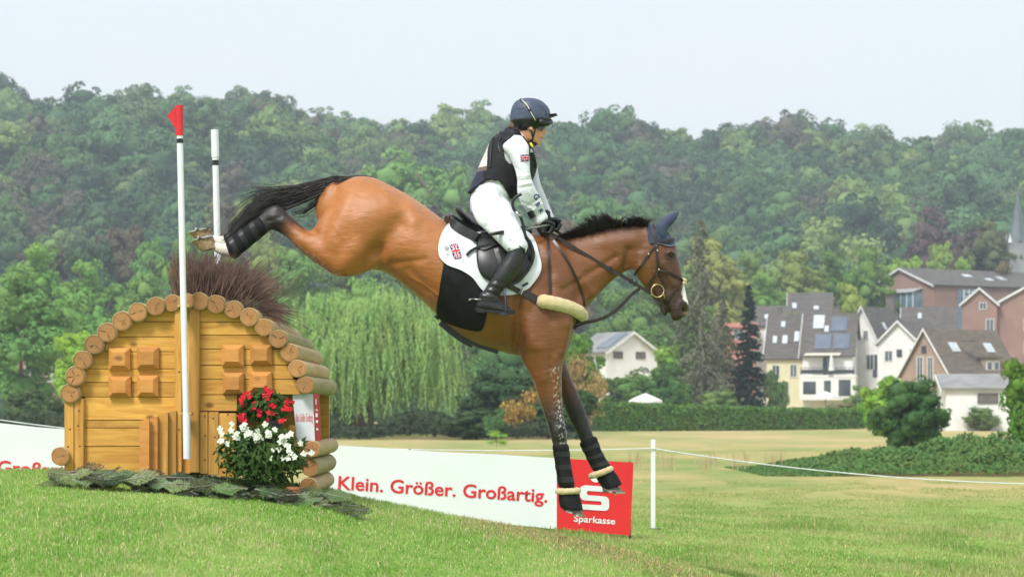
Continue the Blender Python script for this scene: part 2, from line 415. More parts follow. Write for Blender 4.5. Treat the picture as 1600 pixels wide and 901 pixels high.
def tree(name, px, top, base, wpx, d, col, label, cat='tree', group=None, meshes=None, seed=0, crown_lo=.22, yscale=.8, trunk=True, zg=None):
    """a tree whose crown spans wpx across and stands between top and base (photo rows) at distance d"""
    x = (px - 800) / F * d; k = F / d
    zt = CAMZ + (HOR - top) / k
    z0 = float(H(x, d)) if zg is None else zg
    zb = CAMZ + (HOR - base) / k
    hgt = zt - z0
    wid = wpx / k
    root = empty(name, (x, d, z0), label, cat, group)
    rng = random.Random(seed * 7 + int(px))
    lo = hgt * (0.0 if cat != 'tree' else .05) if base >= 420 else max(zb - z0, hgt * .05); cz = (lo + hgt) / 2; rz = (hgt - lo) / 2
    asp = rz * 2 / wid
    if meshes is None: meshes = PROTO if asp < 1.2 else (PT[:2] if asp < 1.85 else PT[2:])
    c = bpy.data.objects.new('crown', meshes[(seed + int(px)) % len(meshes)]); C.objects.link(c); c.parent = root
    c.location = (0, 0, cz); c.scale = (wid / 2 * 1.02, wid / 2 * yscale, rz * 1.06); c.rotation_euler = (0, 0, 0)
    c.rotation_euler.z = rng.choice([0, math.pi]) + rng.uniform(-.4, .4)
    c.color = (*s2l(bright(col)), 1)
    if trunk:
        t = bpy.data.objects.new('trunk', TRUNK[seed % 2]); C.objects.link(t); t.parent = root
        s_ = cz + rz * .5; wd = max(.5 * s_, wid * .35)
        t.scale = (wd, wd, s_); t.location = (0, 0, -.1)
    return root

# the wooded hillside: one continuous far-off wood of many crowns (kept as one object)
def hillside():
    rng = np.random.default_rng(5); pts = []; sc = []
    protos = bpy.data.collections.new('wood_crowns')
    for i in range(6):
        me = crown_mesh('wood_crown', 31 + i, nl=[10, 13, 9, 14, 12, 11][i], nf=620, leaf=.040, core=.62, jit=.5, rr=(.30, .50), shape='cone' if i == 3 else ('wide' if i % 2 else 'round'))
        me.materials.append(M_WOODS)
        o = bpy.data.objects.new('wood_crown_%d' % i, me); protos.objects.link(o)
    y = 335.0
    while y < 850:
        stp = 10.5 + rng.uniform(-.5, .5)
        hw = y * .235 + 105
        xs_ = np.arange(-hw, hw, 11.5); xs_ = xs_ + rng.uniform(-4, 4, len(xs_))
        for x in xs_:
            yy = y + rng.uniform(-3.5, 3.5)
            s = rng.uniform(.75, 1.25) * (.6 if yy < 380 else 1); s = s * 1.25 if rng.random() < .18 else s
            pts.append((x, yy, float(H(x, yy)) + 6.0 * s * (.35 if yy < 380 else 1))); sc.append((8.3 * s, 8.3 * s, 8.2 * s * rng.uniform(.85, 1.2)))
        y += stp
    me = bpy.data.meshes.new('hillside_wood'); me.from_pydata(pts, [], [])
    a = me.attributes.new('sc', 'FLOAT_VECTOR', 'POINT'); a.data.foreach_set('vector', np.array(sc, dtype=np.float32).ravel())
    a = me.attributes.new('ra', 'FLOAT', 'POINT'); a.data.foreach_set('value', rng.uniform(0, 6.28, len(pts)).astype(np.float32))
    a = me.attributes.new('pk', 'INT', 'POINT'); a.data.foreach_set('value', rng.integers(0, 6, len(pts)).astype(np.int32))
    o = link_mesh('hillside_wood', me); tag(o, 'hazy broadleaf wood covering the whole far hillside up to the skyline', 'wood', kind='stuff')
    g = bpy.data.node_groups.new('wood_scatter', 'GeometryNodeTree')
    g.interface.new_socket('Geometry', in_out='INPUT', socket_type='NodeSocketGeometry'); g.interface.new_socket('Geometry', in_out='OUTPUT', socket_type='NodeSocketGeometry')
    N = g.nodes; gi = N.new('NodeGroupInput'); go = N.new('NodeGroupOutput'); ip = N.new('GeometryNodeInstanceOnPoints')
    ci = N.new('GeometryNodeCollectionInfo'); ci.inputs[0].default_value = protos; ci.inputs['Separate Children'].default_value = True; ci.inputs['Reset Children'].default_value = True
    def attr(nm, ty):
        q = N.new('GeometryNodeInputNamedAttribute'); q.data_type = ty; q.inputs[0].default_value = nm; return q.outputs[0]
    cx = N.new('ShaderNodeCombineXYZ'); g.links.new(attr('ra', 'FLOAT'), cx.inputs[2])
    g.links.new(gi.outputs[0], ip.inputs['Points']); g.links.new(ci.outputs[0], ip.inputs['Instance']); ip.inputs['Pick Instance'].default_value = True
    g.links.new(attr('pk', 'INT'), ip.inputs['Instance Index']); g.links.new(cx.outputs[0], ip.inputs['Rotation']); g.links.new(attr('sc', 'FLOAT_VECTOR'), ip.inputs['Scale'])
    g.links.new(ip.outputs[0], go.inputs[0])
    md = o.modifiers.new('scatter', 'NODES'); md.node_group = g
hillside()

# air
hz = MB().box((0, 450, 89), (1900, 1400, 192)).build('haze'); tag(hz, 'thin summer haze hanging over the valley', 'haze', kind='stuff')
hm = bpy.data.materials.new('haze'); hm.use_nodes = True; hn = hm.node_tree.nodes; hn.clear()
ho = hn.new('ShaderNodeOutputMaterial'); hv = hn.new('ShaderNodeVolumePrincipled'); hv.inputs['Density'].default_value = 0.00042
hv.inputs['Color'].default_value = (.78, .90, 1, 1); hm.node_tree.links.new(hv.outputs[0], ho.inputs['Volume']); hz.data.materials.append(hm)

DG, MG, LG, YG, BR = (58, 88, 44), (84, 122, 50), (112, 148, 66), (140, 150, 72), (88, 72, 66)
G1 = 'trees along the foot of the wooded hill'
TR = [  # px, top, base, width, distance, colour, label
 (55, 365, 520, 150, 300, (104, 146, 58), 'bright green round tree at the left edge of the photo, above the brick house'),
 (142, 392, 520, 130, 295, (100, 140, 60), 'light green bushy tree just left of the log cabin roof'),
 (35, 425, 655, 190, 205, (92, 130, 64), 'large dark green tree hanging over the left edge beside the brick house'),
 (140, 450, 600, 190, 240, (98, 136, 62), 'broad green tree rising behind the left side of the log roof'),
 (118, 494, 590, 84, 170, (130, 168, 58), 'small lime green tree in front of the brick house'),
 (232, 322, 520, 130, 340, (92, 132, 66), 'tall mid green tree right behind the red flagged pole'),
 (250, 395, 560, 150, 280, (98, 134, 64), 'dark leafy tree seen over the top of the log cabin'),
 (145, 335, 470, 110, 370, (62, 86, 58), 'dark green tree above the two bright trees at left'),
 (70, 345, 450, 110, 380, (86, 76, 66), 'brownish purple tree at the left foot of the hill'),
 (195, 312, 430, 110, 385, (92, 84, 68), 'dull purple brown tree left of the red flagged pole'),
 (345, 290, 470, 120, 375, (86, 82, 66), 'brown leaved tree behind the white topped pole'),
 (305, 318, 480, 90, 350, (104, 136, 66), 'light green tree between the two marker poles'),
 (400, 265, 420, 110, 385, (124, 138, 76), 'yellow green tree above the horse\'s tail'),
 (350, 400, 600, 150, 260, (98, 134, 62), 'green tree behind the brush on the cabin roof'),
 (420, 340, 470, 110, 330, (116, 130, 66), 'yellowish green tree behind the horse\'s hock'),
 (460, 385, 600, 170, 270, (96, 132, 66), 'wide pale green tree below the horse\'s hind leg'),
 (560, 425, 640, 150, 240, (108, 146, 70), 'light green tree under the horse\'s stifle, behind the willow'),
 (620, 232, 400, 175, 410, (106, 144, 76), 'big light green tree rising behind the horse\'s rump'),
 (700, 255, 400, 140, 405, (98, 134, 72), 'light green tree behind the rider\'s back'),
 (660, 300, 450, 160, 375, (80, 66, 60), 'dark copper leaved tree behind the horse\'s loin'),
 (735, 308, 460, 110, 372, (72, 60, 56), 'dark purple leaved tree just behind the saddle'),
 (560, 290, 480, 140, 365, (92, 120, 62), 'mid green tree hidden mostly by the horse\'s rump'),
 (680, 420, 660, 170, 230, (84, 116, 62), 'dark green tree showing below the horse\'s belly'),
 (800, 470, 680, 190, 210, (72, 106, 56), 'shady green tree behind the horse\'s girth and forelegs'),
 (868, 300, 430, 130, 400, (118, 104, 82), 'pinkish brown tree right of the rider\'s hands'),
 (935, 265, 420, 130, 425, (92, 128, 76), 'light green hillside tree above the horse\'s mane'),
 (1010, 280, 430, 110, 430, (84, 116, 72), 'soft green tree above the horse\'s ears'),
 (1110, 350, 520, 130, 330, (138, 146, 76), 'yellow green tree directly right of the horse\'s face'),
 (1050, 385, 560, 130, 300, (94, 124, 62), 'mid green tree behind the horse\'s muzzle'),
 (975, 440, 600, 150, 290, (88, 120, 58), 'green tree behind the reins under the horse\'s neck'),
 (1175, 378, 540, 110, 350, (104, 130, 66), 'green tree left of the row of roofs'),
 (1240, 372, 520, 120, 352, (118, 134, 66), 'rusty tinged green tree above the old dark roofs'),
 (1195, 410, 560, 110, 346, (108, 144, 64), 'pale green tree just behind the pointed spruce'),
 (1300, 376, 500, 100, 360, (84, 116, 54), 'deep green tree over the middle of the town roofs'),
 (1355, 368, 500, 100, 350, (92, 124, 54), 'green tree just left of the brick school gable'),
 (1415, 365, 480, 90, 360, (120, 152, 66), 'bright green tree above the brick school gable'),
 (1333, 428, 560, 86, 340, (132, 150, 60), 'yellow green tree between the white gable and the brick school'),
 (1470, 336, 460, 90, 400, (122, 150, 70), 'lime green tree left of the church spire, in front of the copper beech'),
 (1480, 312, 440, 200, 440, (82, 66, 64), 'wide dark copper beech on the right below the hillside wood'),
 (1548, 326, 440, 100, 430, (88, 98, 62), 'dull green domed tree beside the church spire'),
 (1505, 388, 470, 80, 370, (116, 146, 66), 'light green tree above the school roof near the spire'),
 (1560, 396, 480, 80, 365, (104, 98, 66), 'brownish tree at the foot of the church spire'),
 (1235, 478, 540, 70, 300, (140, 162, 66), 'small bright tree poking between the dark roofs'),
 (1462, 585, 655, 40, 250, (88, 122, 60), 'small green tree between the tan brick house and the white garage'),
 (1342, 598, 655, 44, 272, (96, 130, 60), 'small green tree in front of the tall white gable'),
 (1045, 520, 640, 62, 215, (126, 162, 66), 'lime green young tree right of the white house'),
 (1042, 560, 652, 74, 205, (70, 104, 50), 'dark green tree between the white house and the grey spruce'),
 (1000, 575, 655, 130, 214, (84, 116, 56), 'rounded dark shrub like tree in front of the white house'),
 (905, 520, 675, 85, 160, (86, 124, 44), 'green tree with rusty patches beside the horse\'s forelegs'),
 (1092, 500, 640, 90, 225, (96, 126, 58), 'mid green tree left of the grey drooping spruce'),
]
for i, (px, tp, bs, wd, d, col, lab) in enumerate(TR):
    tree('broadleaf_tree', px, tp, bs, wd, d, col, lab, 'tree', G1, seed=i, meshes=PCONE if i in (5, 37) else None)

def sparse(seed, ncl=11, nl=230, leaf=.075):
    rg = np.random.default_rng(seed); Cs = []; Ns = []
    for i in range(ncl):
        c = rg.uniform(-.75, .75, 3) * [1, 1, 1]; m = int(nl * rg.uniform(.5, 1.2)); Cs.append(c + rg.normal(0, 1, (m, 3)) * [.24, .24, .10]); Ns.append(np.tile([0, -.3, 1.], (m, 1)))
    V, Q_ = leaf_quads(rg, np.concatenate(Cs), np.concatenate(Ns), leaf, .6); me = np_mesh('crown', np.clip(V, -1.05, 1.05), Q_); me.materials.append(M_LEAFB); return me
SPARSE = [sparse(1), sparse(2, 8)]
BU = [
 ('garden_bush', 1212, 581, 645, 46, 225, (84, 110, 62), 'round grey green bush against the yellow house'),
 ('garden_bush', 1058, 608, 650, 54, 206, (120, 152, 52), 'bright green bush right of the white parasol'),
 ('garden_bush', 975, 588, 655, 90, 214, (66, 96, 50), 'dark bush right behind the white parasol'),
 ('garden_bush', 1118, 610, 650, 90, 207, (92, 116, 60), 'low green bush under the drooping grey spruce'),
 ('garden_bush', 1378, 590, 655, 84, 150, (104, 146, 44), 'bright green bush left of and behind the big field bush'),
 ('garden_bush', 1497, 618, 664, 46, 190, (72, 104, 54), 'small dark bush in front of the white garage'),
 ('garden_bush', 1535, 636, 664, 60, 185, (92, 112, 62), 'low bush at the foot of the garage wall'),
 ('garden_bush', 1312, 630, 665, 70, 230, (104, 104, 66), 'brownish low bush at the right end of the hedge'),
 ('garden_bush', 60, 610, 668, 120, 150, (70, 90, 50), 'dark bush below the brick house at left'),
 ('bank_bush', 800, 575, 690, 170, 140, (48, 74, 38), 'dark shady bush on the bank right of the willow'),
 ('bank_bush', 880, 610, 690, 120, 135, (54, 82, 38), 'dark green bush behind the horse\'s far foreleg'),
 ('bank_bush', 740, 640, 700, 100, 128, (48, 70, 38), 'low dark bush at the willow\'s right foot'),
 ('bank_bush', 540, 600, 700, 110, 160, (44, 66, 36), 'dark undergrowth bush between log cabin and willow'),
 ('sapling', 776, 672, 704, 30, 110, (122, 158, 60), 'small bright green sapling on the bank above the white banner'),
 ('sapling', 770, 628, 690, 34, 125, (80, 116, 70), 'slender grey green sapling behind the bright one'),
]
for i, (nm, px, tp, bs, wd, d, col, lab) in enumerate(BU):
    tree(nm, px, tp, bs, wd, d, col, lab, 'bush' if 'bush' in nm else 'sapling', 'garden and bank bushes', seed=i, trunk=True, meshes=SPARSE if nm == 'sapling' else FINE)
# rusty leaf clusters of the tree beside the forelegs are bushes of their own colour
tree('rusty_shrub', 915, 535, 625, 62, 152, (142, 122, 74), 'orange brown leaved branches beside the horse\'s far foreleg', 'shrub', seed=3, meshes=SPARSE)
tree('rusty_shrub', 808, 596, 650, 60, 132, (160, 134, 66), 'ochre leaved shrub between willow and forelegs', 'shrub', seed=4, meshes=SPARSE)
tree('field_bush', 1420, 592, 706, 128, 92, (56, 88, 44), 'large dense green bush standing alone in the dry field', 'bush', meshes=FINE, seed=1)
tree('field_bush', 1622, 530, 720, 130, 80, (78, 114, 38), 'big dark green bush cut by the right edge of the photo', 'bush', meshes=FINE, seed=2)
# ------------------------------------------------------------------ town houses behind the field
M_PLASTER = pmat('white_plaster', (.84, .83, .80), (.76, .75, .72), 1.2, .85, .1)
M_YELLOW = pmat('yellow_plaster', (.72, .66, .44), (.66, .60, .40), 1.2, .85)
def brick(name, c1, c2, c3, sc=4.0):
    m, t, n, b = new_mat(name); co = n.new('ShaderNodeTexCoord'); mp = n.new('ShaderNodeMapping'); mp.inputs['Rotation'].default_value = (R(90), 0, 0)
    br = n.new('ShaderNodeTexBrick'); br.inputs['Color1'].default_value = (*c1, 1); br.inputs['Color2'].default_value = (*c2, 1); br.inputs['Mortar'].default_value = (*c3, 1)
    br.inputs['Scale'].default_value = sc; br.inputs['Mortar Size'].default_value = .012; t.links.new(co.outputs['Object'], mp.inputs[0]); t.links.new(mp.outputs[0], br.inputs['Vector'])
    nz = n.new('ShaderNodeTexNoise'); nz.inputs['Scale'].default_value = .5; nz.inputs['Detail'].default_value = 6; t.links.new(co.outputs['Object'], nz.inputs['Vector'])
    mr = n.new('ShaderNodeMapRange'); mr.inputs[3].default_value = .7; mr.inputs[4].default_value = 1.3; t.links.new(nz.outputs[0], mr.inputs[0])
    hs = n.new('ShaderNodeHueSaturation'); t.links.new(br.outputs[0], hs.inputs['Color']); t.links.new(mr.outputs[0], hs.inputs['Value']); t.links.new(hs.outputs[0], b.inputs['Base Color']); b.inputs['Roughness'].default_value = .85
    return m
M_BRICK = brick('red_brick', (.32, .18, .14), (.26, .14, .11), (.42, .35, .30)); M_BRICKT = brick('tan_brick', (.40, .28, .21), (.30, .20, .15), (.5, .42, .35))
M_ROOF = pmat('slate_tiles', (.085, .075, .07), (.13, .115, .105), 1.2, .8, .6, 9, stretch=(1, 1, 3)); M_ROOFB = pmat('brown_tiles', (.11, .085, .065), (.16, .13, .10), .9, .85, .6, 9, stretch=(1, 1, 3))
M_ROOFG = pmat('grey_roof', (.30, .30, .30), (.22, .22, .22), .8, .8); M_ROOFR = pmat('red_tiles', (.5, .2, .13), (.4, .15, .1), 1, .8)
M_TRIM = pmat('white_trim', (.78, .78, .76), None, 2, .6); M_GLASS = pmat('window_glass', (.05, .06, .07), (.12, .14, .16), .4, .08, 0, spec=.8); M_SOLAR = pmat('solar_panel', (.10, .125, .17), (.14, .17, .22), .6, .2, spec=.7)
M_GLZB = pmat('blue_glazing', (.10, .18, .24), (.22, .33, .40), .5, .1, spec=.8); M_SHUT = pmat('brown_shutter', (.16, .14, .13), None, 3, .7)
M_DARK = pmat('dark_metal', (.05, .05, .055), None, 3, .5)

def house(name, label, px, d, W, L, eave, ridge, yaw, wall, roof, anchor=(0, 0), windows=(), sky_=(), chim=(), over=.35, z0=None, cat='house', solar=(), trim=True):
    """gabled house: W across the gable (u), L along the ridge (v). Windows: (face, along, height, w, h); face G gable, B back, N near side (u=W), S side (u=0)"""
    th = R(yaw); u = Vector((math.cos(th), math.sin(th), 0)); v = Vector((-math.sin(th), math.cos(th), 0)); Z = Vector((0, 0, 1))
    base = Vector(((px - 800) / F * d, d, 0)); O = base - u * (anchor[0] * W) - v * (anchor[1] * L); g = float(H(O.x, O.y)) if z0 is None else z0
    root = empty(name, (O.x, O.y, g), label, cat, rz=0); T = lambda a, b, c: Vector((O.x, O.y, g)) + u * a + v * b + Z * (c - g)
    mb = MB(); poly = [T(0, 0, g - .5), T(W, 0, g - .5), T(W, 0, eave), T(W / 2, 0, ridge), T(0, 0, eave)]; mb.prism(poly, v * L); mb.build('wall', wall, root)
    rf = MB(); sl = (ridge - eave) / (W / 2); ln = math.hypot(W / 2, ridge - eave); nx = Vector((0, 0, 0)); t_ = .16
    for s in (0, 1):
        e_ = W + over if s else -over; ez = eave - over * sl
        nrm = (u * ((1 if s else -1) * (ridge - eave) / ln) + Z * (W / 2 / ln))
        a = T(W / 2, -over, ridge) + nrm * .02; b = T(e_, -over, ez) + nrm * .02
        rf.prism([a, b, b + nrm * t_, a + nrm * t_], v * (L + 2 * over))
    r_ = rf.build('roof', roof, root)
    if trim:
        tm = MB()
        for s in (0, 1):
            e_ = W + over if s else -over; ez = eave - over * sl
            a = T(W / 2, -over - .06, ridge + .16); b = T(e_, -over - .06, ez + .12); tm.prism([a, b, b - Z * .3, a - Z * .3], v * -.08)
        tm.build('verge_board', M_TRIM, r_)
    for (f, a, z, w_, h_, *ty) in windows:
        if f == 'G': c = T(a, -.02, z); du, dn = u, -v
        elif f == 'N': c = T(W + .02, a, z); du, dn = v, u
        else: c = T(-.02, a, z); du, dn = v, -u
        M = Matrix((du, dn, Z)).transposed()
        mt = M_TRIM if not ty else ty[0]
        fr = MB(); q = .09
        for (x_, z_, w2, h2) in ((0, h_ / 2, w_ + 2 * q, q), (0, -h_ / 2, w_ + 2 * q, q), (-w_ / 2 - q / 2, 0, q, h_), (w_ / 2 + q / 2, 0, q, h_), (0, 0, q * .7, h_)): fr.box(c + du * x_ + Z * z_ + dn * .03, (w2, .1, h2), M)
        fo = fr.build('window', mt, root); gl = MB(); gl.box(c + dn * .0, (w_, .05, h_), M); gl.build('pane', M_SHUT if ty and ty[0] is M_SHUT else M_GLASS, fo)
    for (s, b, t, w_, h_, *ty) in sky_:
        nrm = (u * ((1 if s else -1) * (ridge - eave) / ln) + Z * (W / 2 / ln)); dn = (u * ((1 if s else -1)) * (W / 2 / ln) - Z * ((ridge - eave) / ln))
        c = T(W / 2, b, ridge) + dn * (t * ln) + nrm * .22; M = Matrix((v, dn, nrm)).transposed(); sk = MB(); sk.box(c, (w_, h_, .1), M)
        sk.build('solar_panel' if ty else 'skylight', M_SOLAR if ty else M_TRIM if False else pmat_cache('skylight_glass'), r_)
    for (a, b, h_, w_) in chim:
        ch = MB(); ch.box(T(a, b, ridge - .6 + h_ / 2), (w_, w_ * .7, h_ + 1.2), Matrix((u, v, Z)).transposed()); ch.box(T(a, b, ridge + h_ + .08), (w_ * 1.15, w_ * .85, .12), Matrix((u, v, Z)).transposed()); ch.build('chimney', M_SHUT, r_)
    return root, T, u, v
_pc = {}
def pmat_cache(nm):
    if nm not in _pc: _pc[nm] = pmat(nm, (.62, .66, .70), (.5, .54, .58), 1, .15, spec=.8)
    return _pc[nm]
def zz(py, d): return CAMZ + (HOR - py) / F * d

house('terraced_house', 'yellow terraced house with dark skylit roof right of the pointed spruce', 1198, 288, 9, 4.6, zz(557, 288), zz(490, 288), -103, M_YELLOW, M_ROOF, (1, 0),
      [('N', 1.1, zz(580, 288), .8, 1.5), ('N', 3.2, zz(579, 288), .7, 1.5), ('N', 2.2, zz(605, 288), .8, 1.4)], [(1, .8, .62, .5, 1.1), (1, 2.0, .62, .6, 1.3), (1, 3.4, .55, .6, 1.6), (1, 1.6, .25, .5, .9), (1, 4.1, .2, .5, .9)], [(4.2, 1.0, .8, .8)])
r1, T1, u1, v1 = house('terraced_house', 'white terraced house with blue grey solar panels over its awning terrace', 1254, 285, 9, 5.9, zz(553, 285), zz(489, 285), -103, M_PLASTER, M_ROOF, (1, 0),
      [('N', .9, zz(606, 285), 1.3, 1.6), ('N', 3.0, zz(572, 285), 1.2, 2.2), ('N', 3.0, zz(606, 285), .8, 1.8), ('N', 4.8, zz(606, 285), 1.6, 2.0)],
      [(1, 2.3, .72, 1.9, 2.4, 1), (1, 4.5, .72, 1.9, 2.4, 1), (1, 4.0, .28, 1.9, 2.3, 1), (1, 1.6, .22, 1.3, 2.2), (1, 2.6, .4, .5, 1.0)], [(4.3, 3.6, .8, .9)])
mb = MB(); Mx = Matrix((v1, u1, Vector((0, 0, 1)))).transposed(); mb.box(T1(10.4, 3.2, zz(588, 285)), (6.6, 2.8, .3), Mx); mb.box(T1(10.4, 3.2, zz(607, 285)), (6.5, 2.7, 2.7), Mx); mb.build('terrace', M_PLASTER, r1)
for b_, w_, h_ in ((1.1, 1.5, 1.5), (3.2, .8, 1.7), (5.2, 1.4, 1.9)):
    fr = MB(); fr.box(T1(11.68, b_, zz(606, 285)), (w_ + .2, .08, h_ + .2), Mx); fo = fr.build('window', M_TRIM, r1); gl = MB(); gl.box(T1(11.73, b_, zz(606, 285)), (w_, .08, h_), Mx); gl.box(T1(11.78, b_, zz(606, 285)), (.07, .06, h_), Mx); gl.build('pane', M_GLASS, fo)
mb = MB()
for k in range(14): mb.box(T1(11.75, .1 + k * .47, zz(582, 285)), (.05, .05, 1.0), Mx)
mb.box(T1(11.75, 3.2, zz(575, 285)), (6.4, .07, .07), Mx); mb.box(T1(11.75, 3.2, zz(581, 285)), (6.3, .02, .5), Mx); mb.build('railing', M_DARK, r1)
mb = MB(); q = [T1(9.1, .4, zz(552, 285)), T1(9.1, 4.6, zz(552, 285)), T1(11.4, 4.6, zz(556, 285)), T1(11.4, .4, zz(556, 285))]; mb.prism(q, (0, 0, .06)); mb.build('awning', pmat('cream_canvas', (.75, .68, .55), None, 3, .8), r1)
def parasol(px, top, d, wr, hz, label, closed=False, zb=None):
    x = (px - 800) / F * d; z1 = zz(top, d); z0 = float(H(x, d)) if zb is None else zb; rt = empty('parasol', (x, d, z0), label, 'parasol', 'garden parasols')
    mb = MB(); n = 8; rs_ = []
    for (r, z) in (((.04, z1), (wr * .35, z1 - hz * .3), (wr * .7, z1 - hz * .65), (wr, z1 - hz), (wr, z1 - hz - .18)) if not closed else ((.05, z1), (.2, z1 - hz * .3), (.28, z1 - hz * .8), (.34, z1 - hz))):
        rs_.append([Vector((x + r * math.cos(a), d + r * math.sin(a), z)) for a in [6.2832 * (j + .5) / n for j in range(n)]])
    mb.rings(rs_, cap=False); mb.build('canopy', M_PLASTER if not closed else pmat('pale_canvas', (.8, .8, .76), None, 3, .8), rt)
    mb = MB(); mb.tube([(x, d, z0), (x, d, z1)], .04, 8); mb.box((x, d, z0 + .05), (.6, .6, .1), bev=.02); mb.build('pole', M_DARK, rt)
parasol(1008.5, 614, 203, 1.5, .62, 'open white garden parasol behind the hedge, below the white house')
parasol(1290, 611, 262, 1.5, .6, 'open white parasol below the terrace of the white terraced house')
parasol(1299, 553, 278, .3, 1.9, 'closed cream parasol standing on the terrace', True, zz(588, 278))
house('gabled_house', 'tall white house with the sharp left gable beside the solar roof', 1318, 292, 5.1, 8.4, zz(541, 292), zz(480, 292), -35, M_PLASTER, M_ROOF, (0, 0),
      [('G', 1.7, zz(525, 292), .5, 1.1), ('G', 3.0, zz(524, 292), .5, 1.1), ('G', 1.4, zz(568, 292), .8, 1.6), ('G', 3.6, zz(566, 292), .9, 1.8), ('G', 4.4, zz(572, 292), .7, 2.6, M_DARK)], [(1, 3, .5, .6, 1.0), (1, 5.5, .6, .5, .9)], [(2.6, 7.6, 1.4, 1.0)])
house('gabled_house', 'white house with the lower right gable next to the tan brick house', 1371, 288, 5.6, 8.0, zz(536, 288), zz(503, 288), -35, M_PLASTER, M_ROOF, (0, 0),
      [('G', 1.5, zz(556, 288), .9, 1.2), ('G', 2.9, zz(552, 288), .5, .8, M_DARK), ('G', 4.6, zz(552, 288), .5, .8, M_DARK)])
house('gabled_house', 'dark roofed house right behind the twin white gables', 1412, 306, 6, 6.5, zz(516, 306), zz(480, 306), -100, M_PLASTER, M_ROOF, (1, 0), (), [(1, 2, .4, .5, 1)])
rb, Tb, ub, vb = house('brick_house', 'tan brick house with mossy dark roof and small double dormer', 1408, 268, 7.7, 10.4, zz(585, 268), zz(516, 268), -55, M_BRICKT, M_ROOFB, (0, 0),
      [('G', 3.0, zz(579, 268), .8, 3.0), ('G', 4.6, zz(577, 268), .7, 2.6), ('G', 3.6, zz(547, 268), .5, .7, M_DARK)], [(1, 2.6, .42, 1.2, 1.3), (1, 8.0, .42, 1.2, 1.3)], [(7.2, 3.2, -1.4, 1.1)])
mb = MB(); Md = Matrix((vb, ub, Vector((0, 0, 1)))).transposed(); c_ = Tb(6.4, 6.6, zz(572, 268)); mb.box(c_, (2.4, 2.2, 1.6), Md); dm = mb.build('dormer', M_BRICKT, rb)
mb = MB(); mb.box(c_ + Vector((0, 0, .95)) , (2.9, 2.8, .2), Md); mb.build('dormer_roof', M_ROOFB, dm); mb = MB()
for s in (-.55, .55): mb.box(c_ + ub * 1.12 + vb * s, (.95, .1, 1.1), Md)
mb.build('frame', M_TRIM, dm); mb = MB()
for s in (-.55, .55): mb.box(c_ + ub * 1.17 + vb * s, (.6, .1, .75), Md)
mb.build('pane', M_GLASS, dm)
house('garage', 'low white garage with flat pitched grey roof at the field edge', 1478, 186, 7.5, 7.0, zz(607, 186), zz(586, 186), -94, M_PLASTER, M_ROOFG, (1, 0), [('N', 3.2, zz(622, 186), 1.4, .7, M_SHUT)], cat='garage')
rs5, T5, u5, v5 = house('school', 'long red brick school with white edged gable and dark roof', 1358, 362, 15.0, 34, zz(452, 362), zz(424, 362), -60, M_BRICK, M_ROOF, (0, 0),
      [('N', 16, zz(470, 362), 1.2, 1.5), ('N', 20, zz(470, 362), 1.2, 1.5)], [(1, 10, .4, 1.4, 1.2), (1, 16, .5, 1, 1.6), (1, 13, .6, 1.2, 1)], [(7.5, 20, 1.6, 1.2)], cat='school')
mb = MB(); m5 = Matrix((u5, v5, Vector((0, 0, 1)))).transposed(); mb.box(T5(8.0, -.8, zz(474, 362)), (8.6, 1.6, 2.6), m5); ori = mb.build('oriel', M_GLZB, rs5)
mb = MB(); q = [T5(3.5, -.05, zz(456, 362)), T5(12.5, -.05, zz(456, 362)), T5(12.5, -2.0, zz(462, 362)), T5(3.5, -2.0, zz(462, 362))]; mb.prism(q, (0, 0, .12)); mb.build('glass_roof', pmat_cache('skylight_glass'), ori)
mb = MB()
for k in range(7): mb.box(T5(3.8 + k * 1.4, -1.65, zz(474, 362)), (.14, .14, 2.6), m5)
mb.build('mullion', M_TRIM, ori)
mb = MB(); n5 = Matrix((v5, u5, Vector((0, 0, 1)))).transposed(); cs_ = T5(15.6, 6.0, (zz(458, 362) + zz(560, 362)) / 2); mb.box(cs_, (3.2, 1.2, zz(458, 362) - zz(560, 362)), n5); tw = mb.build('glass_stair_tower', M_GLZB, rs5)
mb = MB()
for k in range(4): mb.box(cs_ + v5 * (-1.5 + k) + u5 * .66, (.12, .12, zz(458, 362) - zz(560, 362)), n5)
for k in range(9): mb.box(Vector((cs_.x, cs_.y, zz(462 + k * 7, 362))) + u5 * .68, (3.2, .1, .1), n5)
mb.build('mullion', M_TRIM, tw)
for nm, px_, W_, ap, lab in (('brick_annex', 1503, 4.6, 451, 'red brick annex whose left white edged gable stands over the tan brick house'), ('brick_annex', 1556, 7.6, 450, 'red brick annex with white edged gable cut by the right edge of the photo')):
    house(nm, lab, px_, 322, W_, 9, zz(474, 322), zz(ap, 322), -14, M_BRICK, M_ROOFG, (0, 0), [('G', W_ * (.8 if W_ < 5 else .55), zz(508, 322), .9, 1.6), ('G', W_ * (.8 if W_ < 5 else .55), zz(543, 322), .9, 1.6), ('G', W_ * .6, zz(478, 322), .8, .9)], cat='building')
house('old_house', 'house with wide dark roof and white vents behind the spruce tip', 1234, 332, 8, 5.6, zz(493, 332), zz(457, 332), -98, M_PLASTER, M_ROOF, (1, 0), (), [(1, .6, .6, .6, 1.2), (1, 3.6, .7, .7, .8)])
house('old_house', 'small dark roofed house left of the wide dark roof', 1174, 322, 7, 5.0, zz(508, 322), zz(478, 322), -98, M_PLASTER, M_ROOF, (1, 0), (), [(1, 2, .6, .6, .9), (1, 3.8, .7, .5, .8)])
house('red_house', 'small house with orange red walls peeping between grey spruce and dark spruce', 1128, 318, 5, 4.4, zz(512, 318), zz(505, 318), -95, pmat('salmon_plaster', (.62, .27, .20), (.5, .2, .15), 2, .8), M_ROOFR, (1, 0), [('N', 2.2, zz(522, 318), 1.3, 1.3)])
